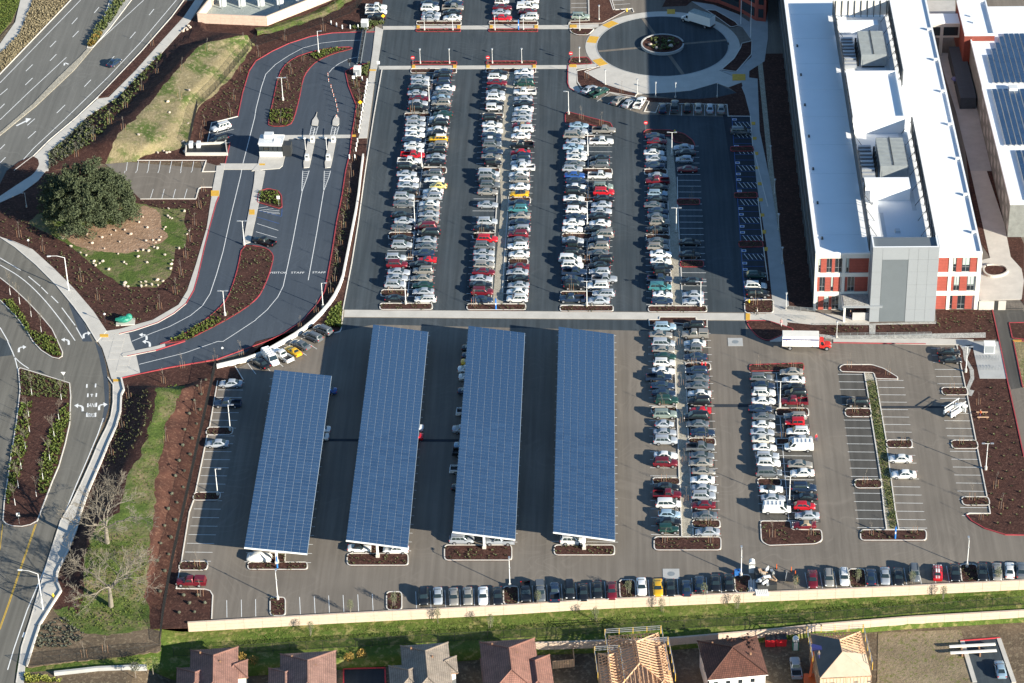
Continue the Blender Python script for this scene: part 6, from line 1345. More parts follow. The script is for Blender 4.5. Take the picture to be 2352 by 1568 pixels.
# ================================================================== walls and fences
def wall(name, pts3, w, h, mat, label, cap=None, parent=None):
    o = MB().strip(pts3, -w/2, w/2, -.4, h).build(name, mat, None, label=label, cat='wall')
    if cap: MB().strip(pts3, -w/2-.06, w/2+.06, h+.002, h+.10).build('coping', cap, o)
    return o
def blockwall(name, P, top, bottom, label, courses, L=2.4, mat='beige_block', th=.3):
    """retaining wall: face of split block in panels with a cap, panel joints recessed"""
    t = thing(name, label, 'wall', (0, 0, 0)); core = MB(); n = len(P)
    core.strip([Vector((p.x, p.y, 0)) for p in P], -th/2, th/2, bottom-.6, top-.06); core.build('core', mat, t)
    R_ = [Vector(q) for q in resample([(p.x, p.y, 0) for p in P], max(2, int(sum((P[i+1]-P[i]).length for i in range(n-1))/L)+1))]
    hc = (top-bottom)/courses; lim = 0
    for a, b in zip(R_, R_[1:]):
        d = (b-a).normalized(); nn = Vector((d.y, -d.x, 0))
        for c in range(courses):
            if lim >= 290: break
            lim += 1; z = bottom+hc*(c+.5); m_ = (a+b)/2+nn*(th/2+.02)
            MB().box((m_.x, m_.y, z), ((b-a).length-.04, .06+rnd.uniform(-.012, .012), hc-.035), math.atan2(d.y, d.x)).build('block_panel', mat, t)
        MB().beam(a+Vector((0, 0, top-.02)), b+Vector((0, 0, top-.02))-d*.02, th+.1, .12).build('cap_stone', mat, t)
    return t
blockwall('retaining_wall', LW[:-1]+[LW[-2]+(LW[-1]-LW[-2])*.25], .35, -1.75, 'long beige block retaining wall below the bottom parking row', 3, 3.4, 'beige_block_pale')
blockwall('garden_wall', [Vector((p.x, p.y, 0)) for p in LL[2:-1]]+[LL[-2]+(LL[-1]-LL[-2])*.25], -1.9, ZL, 'lower beige block wall behind the houses under construction', 3, 3.4, 'beige_block_pale')
CW = T('01', '985 1415 965 1568')+T('11', '935 270 870 600 820 850 790 1000 700 1180 560 1340 400 1470 230 1568')+T('20', '2351 130 1990 215')
CWP = [Vector((p.x, p.y, .0)) for p in GL(smooth_line(CW, 1), .9)]
wall('curved_wall', CWP, .28, .95, 'white_wall', 'long curved white low wall right of the entrance drive', 'cream_concrete')
for i, (s, h, w, l) in enumerate(((T('20', '1115 345 1140 450 1115 500 1108 650 1068 792 1008 922 938 1092 808 1392 748 1568')+T('30', '708 152 628 362 528 562 522 640 562 732 478 862 368 1042 298 1252 248 1422'), .45, .35, 'low pale stone edging wall along the west sidewalk'), (T('30', '500 1495 900 1450 1350 1432'), .7, .5, 'low pale garden wall at the bottom left'))):
    wall('low_wall', [Vector((p.x, p.y, 0)) for p in GL(s)], w, h, 'concrete_grey' if i else 'kerb_concrete', l)
def fence(pts3, label, h=2.2, step=3.0, grp=None, vis=.2):
    t = thing('picket_fence', label, 'fence', (0, 0, 0), 0, 'black picket fences')
    n = max(2, int(sum((pts3[i+1]-pts3[i]).length for i in range(len(pts3)-1))/step)+1); P = [Vector(q) for q in resample([tuple(p) for p in pts3], n)]
    for p in P: MB().tube(p-Vector((0, 0, .3)), p+Vector((0, 0, h+.05)), .045, .045, 5).build('post', 'fence_black', t)
    for a, b in zip(P, P[1:]):
        z = Vector((0, 0, h)); MB().tube(a+z, b+z, .03, .03, 4).build('rail', 'fence_black', t); MB().tube(a+z*.12, b+z*.12, .025, .025, 4).build('rail', 'fence_black', t)
        n_ = max(2, int((b-a).length/.13)); k = MB()
        for i in range(1, n_): q = a+(b-a)*i/n_; k.beam(q+z*.04, q+z*.98, .022, .022)
        k.build('picket_panel', 'fence_black', t)
def wp(rc_pts, base=.08): return [on(x, y, base) for x, y in rc_pts]
fence(wp(resample(T('00', '2351 385 2200 565 2000 810 1815 985'), 12)), 'black metal picket fence along the drive side of upper berm')
fence(wp(resample(T('00', '1815 985 1780 1120 1735 1345'), 6)), 'short black metal picket fence running down to the dark enclosure')
fence(wp(resample(T('01', '0 425 300 325 500 258 700 190 860 130 950 60 990 -20'), 12)), 'black metal picket fence above the upper red kerb')
fence(wp(resample(T('20', '1985 225 1930 480 1870 750 1790 1110 1690 1568')+T('30', '1590 450 1500 950 1470 1260'), 24)), 'long black metal picket fence beside the leftmost stalls', 2.1)
fence([Vector((p.x, p.y, zat(p.x, p.y))) for p in [Vector(q) for q in resample([tuple(p) for p in LF[:-1]], 60)]], 'long black metal picket fence at foot of the green bank', 2.0)
fence(wp(resample(T('30', '240 1420 700 1370 1100 1340 1470 1280'), 10)), 'black metal picket fence across the bottom left ground', 1.8)
# substation: block walls, gravel and steel gear
sw_, se_, ne_, nw_ = G(*T1('00', 1822, 210)), G(*T1('01', 98, 237)), G(*T1('01', 830, -60)), G(*T1('00', 2150, -200))
sheet('substation_gravel', [sw_, se_, ne_, nw_], .09, 'gravel_grey', world=True)
for a, b, w in ((sw_, se_, 'front'), (se_, ne_, 'right'), (nw_, sw_, 'left')): blockwall('substation_wall', [a, b], 2.7, .05, f'{w} beige block wall of the substation yard', 3, 3.0, 'beige_block' if w == 'front' else 'beige_block_pale')
c0 = (sw_+se_+ne_+nw_)/4
t = thing('substation_frame', 'grey steel switchgear frame inside the beige walled yard', 'substation gear', c0)
for k in range(5):
    for s in (-1, 1): MB().beam((k*5-10, s*2.5, 0), (k*5-10, s*2.5, 6), .25, .25).build('post', 'galvanised', t)
    MB().beam((k*5-10, -3.5, 6), (k*5-10, 3.5, 6), .2, .2).build('cross_arm', 'galvanised', t); MB().tube((k*5-10, -1, 6), (k*5-10, -1, 7.2), .12, .08, 6).build('insulator', 'stone_grey', t); MB().box((k*5-10, 0, .9), (1.6, 1.8, 1.8)).build('cabinet', 'cabinet', t)
for s in (-1, 0, 1): MB().tube((-11, s*2, 6.3), (11, s*2, 6.3), .06, .06, 5).build('busbar', 'galvanised', t)

# ================================================================== the main building
HO = G(1868, 713); hz = heading(1868, 713, 379, -2); 
H = thing('hospital_building', 'long three-storey building with white roof, red panels and grey tower', 'building', (HO.x, HO.y, 0), hz)
def hb(name, x0, x1, y0, y1, z0, z1, mat, parent=H): return MB().box(((x0+x1)/2, (y0+y1)/2, (z0+z1)/2), (x1-x0, y1-y0, z1-z0)).build(name, mat, parent)
ZR = 14.0; N = 165
core = hb('core', .35, 34.65, .35, N, 0, ZR-.02, 'cream_concrete'); 
roof = hb('roof', .3, 34.7, .3, N, ZR-.02, ZR+.02, 'roof_membrane')
for a in ((0, .4, 0, N), (34.6, 35, 0, N), (.4, 11.4, 0, .4), (25.3, 34.6, 0, .4)): hb('parapet', *a, ZR, ZR+.35, 'roof_membrane', roof)
for k in range(9):
    for x0, x1 in ((.5, 11), (25.4, 34.5)): hb('roof_seam', x0, x1, 8+k*13.2, 8.06+k*13.2, ZR+.02, ZR+.045, 'cabinet', roof)
for k in range(7): hb('scupper', 33.6, 34.5, 8+k*16, 8.5+k*16, ZR+.02, ZR+.7, 'cabinet', roof); hb('roof_vent', 1.6, 2.0, 6+k*15, 6.8+k*15, ZR+.02, ZR+.35, 'steel_dark', roof)
# south front: frames, red panels, windows
def bay(x0, x1, z0, z1, items, parent=H):
    for kind, a, b in items:
        if kind == 'r':
            pn = hb('red_panel', a+.03, b-.03, .12, .36, z0+.03, z1-.03, 'red_panel', parent)
            k = int((z1-z0)/.62)
            for q in range(1, k): hb('panel_joint', a+.03, b-.03, .112, .13, z0+q*(z1-z0)/k, z0+q*(z1-z0)/k+.03, 'brick_red', pn)
        else:
            w = hb('window', a+.04, b-.04, .26, .36, z0+.04, z1-.04, 'dark_glass', parent)
            for zz in (z0+.04, z0+(z1-z0)*.33, z1-.10): hb('frame', a+.04, b-.04, .20, .27, zz, zz+.07, 'steel', w)
            m_ = (a+b)/2
            if b-a > .9: hb('frame', m_-.035, m_+.035, .195, .26, z0+.04, z1-.04, 'steel', w)
            if rnd.random() < .5: hb('blind', a+.1, b-.1, .245, .262, z0+(z1-z0)*rnd.uniform(.3, .55), z1-.1, 'blind', w)
FL = [(9.4, 13.0), (4.7, 8.4), (0.1, 3.6)]
def tx(t): return (t-430)/43.5
def tr(t): return 25.2+(t-1562)/41.0
def row_(f, xs_, x0): return [(k, f(a), f(b)) for k, a, b in xs_]
A_ = [[('w', 462, 480), ('r', 482, 535), ('w', 537, 581), ('r', 583, 611), ('w', 613, 676)], [('r', 453, 476), ('w', 478, 524), ('r', 526, 579), ('w', 581, 602), ('r', 604, 667)], [('w', 450, 470), ('r', 472, 522), ('w', 524, 568), ('r', 570, 597), ('w', 599, 660)]]
B2 = [[('w', 716, 740), ('r', 742, 926)], [('r', 710, 734), ('w', 736, 797), ('r', 799, 922)], [('w', 712, 800), ('r', 802, 920)]]
C_ = [('r', 1570, 1682)]
D_ = [[('w', 1720, 1745), ('r', 1747, 1795), ('w', 1797, 1862), ('r', 1864, 1926)], [('r', 1712, 1734), ('w', 1736, 1784), ('r', 1786, 1850), ('w', 1852, 1912)], [('w', 1708, 1732), ('r', 1734, 1778), ('w', 1780, 1842), ('r', 1844, 1908)]]
for i, (z0, z1) in enumerate(FL):
    bay(0, 0, z0, z1, row_(tx, A_[i], 0)); bay(0, 0, z0, z1, row_(tx, B2[i], 0)); bay(0, 0, z0, z1, row_(tr, C_, 0)); bay(0, 0, z0, z1, row_(tr, D_[i], 0))
for x0, x1 in ((0, .55), (5.75, 6.35), (11.3, 11.6), (28.15, 28.85), (34.1, 35)): hb('pier', x0, x1, 0, .4, 0, ZR, 'cream_concrete')
for z0, z1 in ((3.6, 4.7), (8.4, 9.4), (13.0, ZR)):
    for x0, x1 in ((.55, 5.75), (6.35, 11.3), (25.2, 28.15), (28.85, 34.1)): hb('spandrel', x0, x1, .005, .4, z0, z1, 'cream_concrete')
# west and east fronts
for k in range(26):
    y = 2+k*5.8
    hb('pier', -.02, .4, y-.4, y+.4, 0, ZR, 'grey_panel_dark'); hb('pier', 34.6, 35.02, y-.4, y+.4, 0, ZR, 'cream_concrete')
    for z0, z1 in FL:
        for xa, xb, pm in ((.15, .36, 'screen_metal'), (34.64, 34.85, 'red_panel')):
            hb('window', xa, xb, y+.5, y+2.6, z0+.05, z1-.05, 'dark_glass'); hb('facade_panel', xa-.02, xb+.02, y+2.7, y+5.3, z0+.05, z1-.05, pm)
for z0, z1 in ((3.6, 4.7), (8.4, 9.4), (13.0, ZR)): hb('spandrel', .0, .4, .4, N, z0, z1, 'grey_panel_dark'); hb('spandrel', 34.6, 35.0, .4, N, z0, z1, 'cream_concrete')
# grey tower
ZT = 18.4
hb('tower', 11.5, 25.2, -4.5, .34, 0, ZT-.5, 'grey_panel_dark'); 
PX = [(11.5, 13.55), (19.0, 21.0), (21.0, 23.1), (23.1, 25.2)]
hz_ = [0, 3.1, 6.2, 9.3, 12.4, 15.4, 18.4]
for x0, x1 in PX:
    for z0, z1 in zip(hz_, hz_[1:]): hb('cladding_panel', x0+.015, x1-.015, -4.62, -4.49, z0+.015, z1-.015, 'grey_panel')
for z0, z1 in ((15.4, 18.4),): hb('cladding_panel', 13.57, 18.98, -4.62, -4.49, z0+.015, z1-.015, 'grey_panel')
for y0, y1 in ((-4.5, -2.1), (-2.1, .3)):
    for z0, z1 in zip(hz_, hz_[1:]): hb('cladding_panel', 11.38, 11.52, y0+.015, y1-.015, z0+.015, z1-.015, 'grey_panel'); hb('cladding_panel', 25.18, 25.32, y0+.015, y1-.015, z0+.015, z1-.015, 'grey_panel')
hb('ribbed_panel', 13.6, 18.95, -4.56, -4.49, .1, 15.35, 'grey_panel_dark')
for a in ((11.5, 25.2, -4.5, -4.2), (11.5, 11.8, -4.2, .3), (24.9, 25.2, -4.2, .3)): hb('tower_parapet', *a, ZT-.5, ZT+.02, 'roof_membrane')
hb('tower_roof', 11.8, 24.9, -4.2, .3, ZT-2.2, ZT-2.15, 'roof_membrane')
hb('penthouse_roof', 11.6, 24.8, .3, 112, ZR+.02, ZR+.10, 'roof_membrane')
hb('roof_walkway', 14.5, 15.6, 1.0, 17, ZR+.10, ZR+.13, 'cabinet'); hb('roof_walkway', 22.0, 22.9, 18, 110, ZR+.10, ZR+.13, 'cabinet')
sk = MB().box((18, 9, ZR+.35), (1.2, 1.4, .5), 0, .8).build('skylight', 'cabinet', H)
# penthouse screens with bracing
def screen(x, y0, y1, inner):
    s = hb('roof_screen', x-.10, x+.10, y0, y1, ZR+.5, ZT, 'screen_metal')
    k = int((y1-y0)/3.2)
    for i in range(k+1):
        y = y0+(y1-y0)*i/k; xi = x+inner*.16; MB().beam((xi, y, ZR+.1), (xi, y, ZT-.05), .12, .12).build('screen_post', 'steel_dark', s)
        if i % 2 == 0: MB().beam((xi+inner*.05, y, ZT-1.2), (xi+inner*2.0, y, ZR+.15), .09, .09).build('brace', 'steel_dark', s)
screen(11.3, .5, 112, 1); screen(24.9, .5, 52.4, -1); screen(24.9, 75, 112, -1)
s = hb('roof_screen', 11.3, 24.9, 111.9, 112.1, ZR+.5, ZT, 'cream_concrete')
for k in range(9): MB().beam((12+k*1.55, 111.75, ZR+.1), (12+k*1.55, 111.75, ZT), .16, .16).build('screen_post', 'steel_dark', s)
# white blocks on the roof
mb_ = hb('roof_block', 11.6, 23.4, 52.5, 75, ZR, ZT-.7, 'roof_membrane')
for a in ((11.6, 23.4, 52.5, 52.9), (11.6, 23.4, 74.6, 75), (11.6, 12.0, 52.9, 74.6), (23.0, 23.4, 52.9, 74.6)): hb('block_parapet', *a, ZT-.7, ZT, 'roof_membrane', mb_)
hb('roof_block', 12.1, 21.8, 22.3, 26.5, ZR, ZT-.9, 'roof_membrane'); hb('roof_block', 11.8, 21.6, 102.3, 105, ZR, ZR+2.6, 'roof_membrane'); hb('roof_block', 13.8, 14.6, 20.5, 21.3, ZR, ZT-1.2, 'roof_membrane')
def ahu(y0, y1):
    t = thing('air_handler', f"{'upper' if y0 > 60 else 'lower'} large grey rooftop air handling unit behind dark screens", 'air handler', H.matrix_world @ Vector((0, 0, 0)), 0, 'rooftop air handlers'); t.location = (HO.x, HO.y, 0); t.rotation_euler = (0, 0, hz)
    hb('casing', 16.1, 22.0, y0, y1, ZR+.6, ZR+3.6, 'galvanised', t)
    n_ = int((y1-y0)/.6)
    for i in range(n_): hb('roof_rib', 16.0, 22.1, y0+i*(y1-y0)/n_, y0+i*(y1-y0)/n_+.12, ZR+3.6, ZR+3.7, 'galvanised', t)
    hb('ridge', 18.9, 19.1, y0, y1, ZR+3.7, ZR+3.76, 'steel_dark', t); hb('plinth', 16.4, 21.7, y0+.2, y1-.2, ZR+.1, ZR+.6, 'steel_dark', t)
    for k in range(12): hb('duct', 12.2, 15.0, y0-1+k*1.15, y0-.25+k*1.15, ZR+.5, ZR+1.4+.3*(k % 3), 'steel', t)
    for k in range(5): MB().tube((15.5, y0+1+k*2.2, ZR+.2), (15.5, y0+1+k*2.2, ZR+3.0), .22, .22, 8).build('pipe', 'steel_dark', t)
    hb('intake', 16.6, 21.4, y1+.1, y1+2.0, ZR+.4, ZR+2.2, 'cabinet', t); hb('louvre', 16.5, 21.5, y0-.06, y0, ZR+.8, ZR+2.2, 'galvanised', t)
    for k in range(7): MB().beam((22.6, y0+k*2, ZR+.1), (22.6, y0+k*2, ZR+3.2), .08, .08).build('pipe_support', 'steel', t)
    MB().tube((22.6, y0, ZR+2.4), (22.6, y0+12, ZR+2.4), .12, .12, 6).build('pipe', 'steel', t)
bpy.context.view_layer.update(); ahu(84.7, 97.2); ahu(31.4, 44.3)
t = thing('pump_skid', 'row of blue and orange pumps inside the upper roof screen', 'pumps', (HO.x, HO.y, 0), hz)
for k in range(6): MB().tube((13.6+k*1.1, 106.5, ZR+.1), (13.6+k*1.1, 106.5, ZR+1.2), .35, .3, 8).build('pump', ['plastic_blue', 'plastic_orange', 'steel', 'steel_dark'][k % 4], t)
# entrance canopy at the tower foot
hb('canopy_roof', 5.7, 14.1, -5.0, -.02, 3.75, 4.15, 'grey_panel'); hb('canopy_gravel', 6.0, 11.3, -4.7, -.3, 4.15, 4.22, 'pebbles'); hb('canopy_post', 6.0, 6.4, -4.7, -4.3, .1, 3.75, 'white_wall'); hb('canopy_wall', 8.0, 11.4, -4.0, -3.8, .1, 1.9, 'concrete_grey')
# handrails of the ramp
for i, (rc, s, w) in enumerate((('13', '170 1285 430 1300', 'upper'), ('13', '175 1360 430 1372', 'lower'), ('13', '620 1530 1500 1520', 'long front'))):
    P = GL(T(rc, s), .1); t = thing('handrail', f'{w} galvanised handrail at the ramp before the grey tower' if i < 2 else 'long galvanised handrail above the red kerb before the tower', 'handrail', (0, 0, 0), 0, 'galvanised handrails'); n = int((P[1]-P[0]).length/1.5)
    for k in range(n+1): q = P[0]+(P[1]-P[0])*k/n; MB().tube(q, q+Vector((0, 0, 1.05)), .035, .035, 5).build('post', 'galvanised', t)
    for z in (.45, .75, 1.05): MB().tube(P[0]+Vector((0, 0, z)), P[1]+Vector((0, 0, z)), .03, .03, 5).build('rail', 'galvanised', t)
t = thing('gate_wall', 'low concrete wall with dark gate right of the building', 'wall', (HO.x, HO.y, 0), hz)
hb('wall_panel', 35.1, 38.3, -.2, .1, 0, 2.2, 'concrete', t); hb('wall_panel', 39.2, 40.8, -.2, .1, 0, 2.2, 'concrete', t); hb('gate_leaf', 38.35, 39.15, -.1, 0, .05, 2.0, 'steel_dark', t); hb('gate_frame', 40.9, 44.5, -.08, -.02, 1.9, 2.0, 'steel_dark', t); hb('gate_frame', 40.9, 44.5, -.08, -.02, .2, .3, 'steel_dark', t)
for k in range(12): hb('picket', 40.9+k*.32, 40.94+k*.32, -.07, -.03, .2, 2.0, 'steel_dark', t)
hb('pergola', 36.2, 37.0, 4, 118, 3.0, 3.15, 'concrete_grey', t) if False else None
t = thing('covered_walk', 'long narrow roof of covered walk beside the main building', 'canopy', (HO.x, HO.y, 0), hz)
hb('roof_slab', 35.3, 37.1, 12, 100, 3.2, 3.4, 'concrete_grey', t)
for k in range(13): hb('post', 36.8, 36.95, 14+k*7, 14.15+k*7, .1, 3.2, 'steel_dark', t); hb('cross_bar', 35.2, 37.3, 14+k*7, 14.1+k*7, 3.41, 3.5, 'cabinet', t)
# annex on the plaza
q = GL(T('02', '1690 -10 1900 30 2100 110 2240 190 2330 200 2351 100 2351 -400 1500 -400')); t = thing('plaza_annex', 'low dark red curved annex at the top beside the plaza', 'building', (0, 0, 0))
MB().prism([(p.x, p.y) for p in q], 0, 8).build('wall', 'red_panel', t); MB().prism([(p.x, p.y) for p in q], 8.0, 8.3).build('roof', 'roof_membrane', t); 
for a, b in zip(q[:4], q[1:5]): 
    d = (b-a).normalized(); nn = Vector((d.y, -d.x, 0))*.04
    for z in (1.0, 4.6): MB().beam(a+nn+d*.6+Vector((0, 0, z+1.3)), b+nn-d*.6+Vector((0, 0, z+1.3)), .12, 2.4).build('window', 'dark_glass', t)
# east building with roof panels
E_ = thing('east_building', 'low building with white roof and solar rows at right edge', 'building', (HO.x, HO.y, 0), hz)
ZE = 8.3
hb('wall', 45.0, 80, 84.4, 109, 0, ZE, 'stone_grey', E_); hb('wall', 44.9, 80, 30, 84.3, 0, ZE, 'stone_grey', E_)
for k in range(22): hb('wall_course', 44.86, 44.95, 30.2+k*2.46, 32.55+k*2.46, 1.0+(k % 3)*2.2, 2.9+(k % 3)*2.2, 'concrete_grey', E_)
hb('roof', 44.85, 80, 30, 84.35, ZE, ZE+.3, 'roof_membrane', E_); hb('roof', 44.95, 80, 84.4, 128, ZE, ZE+.28, 'roof_membrane', E_)
for a in ((44.8, 45.1, 30, 84.4), (44.9, 45.2, 84.4, 109)): hb('parapet', *a, ZE+.3, ZE+.75, 'roof_membrane', E_)
for a in ((51, 53, 82, 84),): hb('roof_hatch', *a, ZE+.3, ZE+1.4, 'cabinet', E_)
r_ = hb('red_block', 43.4, 50.7, 109, 127.6, 0, 10, 'brick_red', E_); hb('block_roof', 43.5, 50.6, 109.1, 127.5, 9.7, 10.04, 'roof_membrane', E_)
for a in ((43.4, 50.7, 109, 109.3), (43.4, 43.7, 109.3, 127.6), (50.4, 50.7, 109.3, 127.6), (43.7, 50.4, 127.3, 127.6)): hb('block_parapet', *a, 10.0, 10.55, 'roof_membrane', E_)
for x, y in ((46, 119), (46.3, 115.5)): hb('roof_vent', x, x+.5, y, y+.5, 10, 10.7, 'cabinet', E_)
hb('red_block', 45.2, 48.4, 43.8, 53.2, 0, 5.8, 'brick_red', E_); hb('block_roof', 45.1, 48.5, 43.7, 53.3, 5.8, 6.1, 'roof_membrane', E_)
b_ = hb('bridge', 35.0, 43.4, 118.2, 123.4, 5.0, 8.8, 'concrete', E_); hb('bridge_roof', 35.1, 43.3, 118.1, 123.4, 8.8, 9.0, 'roof_membrane', E_); hb('window', 35.6, 38.6, 118.1, 118.2, 5.6, 7.9, 'dark_glass', E_); hb('window', 39.4, 43.0, 118.1, 118.2, 5.6, 7.9, 'dark_glass', E_); hb('bridge_pier', 38.6, 39.4, 118.3, 119.1, 0, 5, 'concrete', E_)
hb('terrace', 38.6, 43.6, 88, 117, 2.6, 2.9, 'asphalt_drive', E_) if False else hb('low_roof', 40.8, 44.6, 90, 117, 0, 3.1, 'asphalt_drive', E_)
cell = MB().box((0, 0, 0), (.96, 1.5, .05)).mesh('panel', 'solar_glass')
for w, x0, nx, y0, ny in (('upper', 48.6, 17, 86.5, 16), ('middle', 47.6, 17, 56, 17), ('lower', 49.5, 15, 31, 14)):
    t = thing('roof_solar_array', f'{w} block of solar panel rows on the right roof', 'solar array', (HO.x, HO.y, ZE+.3), hz, 'roof solar arrays')
    for i in range(nx):
        sh = max(0, 7-2*i) if w == 'upper' else 0
        for j in range(ny-sh):
            o = ob('panel', cell, t, loc=(x0+i*1.3, y0+j*1.6+.8, .45)); o.rotation_euler = (0, R(-3), 0)
        MB().beam((x0+i*1.3-.65, y0, .3), (x0+i*1.3-.65, y0+(ny-sh)*1.6, .3), .08, .3).build('rail', 'steel', t)
t = thing('patio_umbrella', 'dark octagonal patio umbrella in the courtyard', 'umbrella', G(*T1('03', 1735, 800), .1)); MB().tube((0, 0, 0), (0, 0, 2.6), .04, .04, 6).build('pole', 'steel', t); c = MB().tube((0, 0, 2.3), (0, 0, 2.9), 1.6, .05, 8); c.build('canopy', 'paint_navy', t); MB().tube((0, 0, .65), (0, 0, .72), .6, .6, 12).build('table', 'steel', t)
pw = MB().prism([(p.x, p.y) for p in GL(smooth_line(T('13', '1985 890 2060 880 2160 890 2200 930 2150 965 2050 975 1990 950'), 2, True))], .05, .35).build('oval_planter', 'mulch', kind='structure')
MB().strip([Vector((p.x, p.y, 0)) for p in GL(smooth_line(T('13', '1975 890 2060 870 2170 885 2212 932 2155 972 2050 985 1985 955'), 2, True)+[])]+[], -.2, .2, .05, .6).build('seat_wall', 'concrete', pw)

# ================================================================== entrance furniture
p = G(*T1('01', 150, 1400), .15); bh = heading(625, 350, 50, .6)
t = thing('gate_booth', 'white flat-roofed guard booth with dark windows at the entrance', 'booth', (p.x, p.y, .15), bh); t.scale = (1.05, 1.1, 1.2)
MB().box((0, 0, .55), (5.2, 3.6, 1.1)).build('wall', 'cabinet', t); MB().box((0, 0, 2.5), (5.2, 3.6, .4)).build('fascia', 'cabinet', t); MB().box((0, 0, 2.85), (5.5, 3.9, .2)).build('roof', 'cabinet', t); MB().box((1.4, -.5, 3.02), (1.4, 1.2, .14)).build('roof_hatch', 'white_wall', t); [MB().beam((-2.7, y, 3.0), (2.7, y, 3.0), .12, .14).build('roof_edge', 'white_wall', t) for y in (-1.9, 1.9)]
for k in range(5): MB().box((-2.1+k*1.05, -1.74, 1.7), (.9, .08, 1.2)).build('window', 'dark_glass', t)
for sx in (-1, 1):
    for k in range(3): MB().box((sx*2.54, -1.1+k*1.1, 1.7), (.08, .95, 1.2)).build('window', 'dark_glass', t)
MB().box((0, .0, 1.7), (4.9, 3.3, 1.2)).build('interior', 'steel_dark', t); MB().box((-.6, .6, 3.6), (2.0, 1.6, .75)).build('air_unit', 'cabinet', t); MB().box((3.6, -.6, 1.3), (1.9, 2.2, 2.4)).build('side_enclosure', 'steel_dark', t)
def lane_island(pts, label, k):
    P = GL(pts); c = sum(P, Vector())/len(P); t = thing('lane_island', label, 'traffic island', (c.x, c.y, .012), 0, 'concrete lane islands'); MB().prism([(q.x-c.x, q.y-c.y) for q in P], 0, .18).build('kerb_slab', 'concrete', t)
    return t, P
for i, (s, w) in enumerate((('562 1030 555 1068 575 1110 568 1155 512 1150 518 1110 548 1068', 'pointed upper concrete island of the left gate lane'), ('742 1060 765 1090 764 1140 750 1158 702 1150 706 1110 730 1065', 'pointed upper concrete island of the right gate lane'))): lane_island(T('01', s), w, i)
for i, (s, w) in enumerate((('480 1275 545 1278 500 1500 490 1540 440 1545 436 1500', 'left'), ('672 1275 738 1278 696 1500 685 1540 636 1545 632 1500', 'right'))):
    t, P = lane_island(T('01', s), f'lower concrete island of the {w} gate lane', i); c = sum(P, Vector())/len(P)
    for nm, rc, x, y, d, mt in (('barrier_cabinet', '01', [520, 712][i], 1300, (.9, .7, 1.3), 'white_wall'), ('ticket_machine', '01', [470, 664][i], 1465, (.9, .8, 1.4), 'cabinet')):
        q = G(*T1(rc, x, y), .19); b = thing(nm, f"white {nm.replace('_', ' ')} on the {w} gate lane island", 'cabinet', q, bh, 'gate lane machines'); MB().box((0, 0, d[2]/2), d).build('housing', mt, b); MB().box((0, -d[1]/2-.02, d[2]*.7), (d[0]*.6, .04, d[2]*.3)).build('panel', 'steel_dark', b)
        if nm == 'barrier_cabinet': MB().beam((0, .4, 1.0), (0, 4.6, 1.15), .10, .10).build('barrier_arm', 'sign_white', b)
    q = G(*T1('01', [455, 650][i], 1375), .19); b = thing('lane_light', f'slim pole light on the {w} gate lane island', 'light', q, 0, 'gate lane lights'); MB().tube((0, 0, 0), (0, 0, 3.2), .08, .06, 6).build('pole', 'steel_white', b); MB().box((.0, -.1, 3.2), (.5, .4, .25)).build('head', 'sign_white', b)
for rc, x, y, d, w in (('01', 1000, 262, (1.7, 1.7, 2.0), 'tall pale grey equipment cabinet beside the upper gate end'), ('01', 932, 692, (1.7, 1.7, 2.0), 'pale grey equipment cabinet beside the lower gate end'), ('23', 2032, 105, (2.2, 1.6, 2.1), 'pale grey locker cabinet on the concrete bike pad')):
    q = G(*T1(rc, x, y), .1); t = thing('equipment_cabinet', w, 'cabinet', q, bh, 'equipment cabinets'); MB().box((0, d[1]*.3, d[2]/2), d).build('housing', 'cabinet', t); MB().box((0, d[1]*.3, d[2]+.06), (d[0]+.12, d[1]+.12, .1)).build('lid', 'white_wall', t); MB().box((0, -d[1]*.2-.03, d[2]*.5), (d[0]*.8, .04, d[2]*.8)).build('door', 'grey_panel', t)
a, b = G(*T1('01', 995, 278), .1), G(*T1('01', 945, 588), .1); t = thing('sliding_gate', 'long dark sliding gate rail across the top of the drive', 'gate', (0, 0, 0)); dd = (b-a).normalized(); nn = Vector((-dd.y, dd.x, 0))
for s in (-.45, .45): MB().beam(a+nn*s+Vector((0, 0, .12)), b+nn*s+Vector((0, 0, .12)), .22, .24).build('guide_rail', 'galvanised', t)
MB().beam(a+Vector((0, 0, .55)), b+Vector((0, 0, .55)), .18, .5).build('gate_beam', 'steel_dark', t)
for k in range(8): q = a+(b-a)*(k+.5)/8; MB().beam(q-nn*.5+Vector((0, 0, .1)), q+nn*.5+Vector((0, 0, .1)), .15, .12).build('tie', 'galvanised', t)
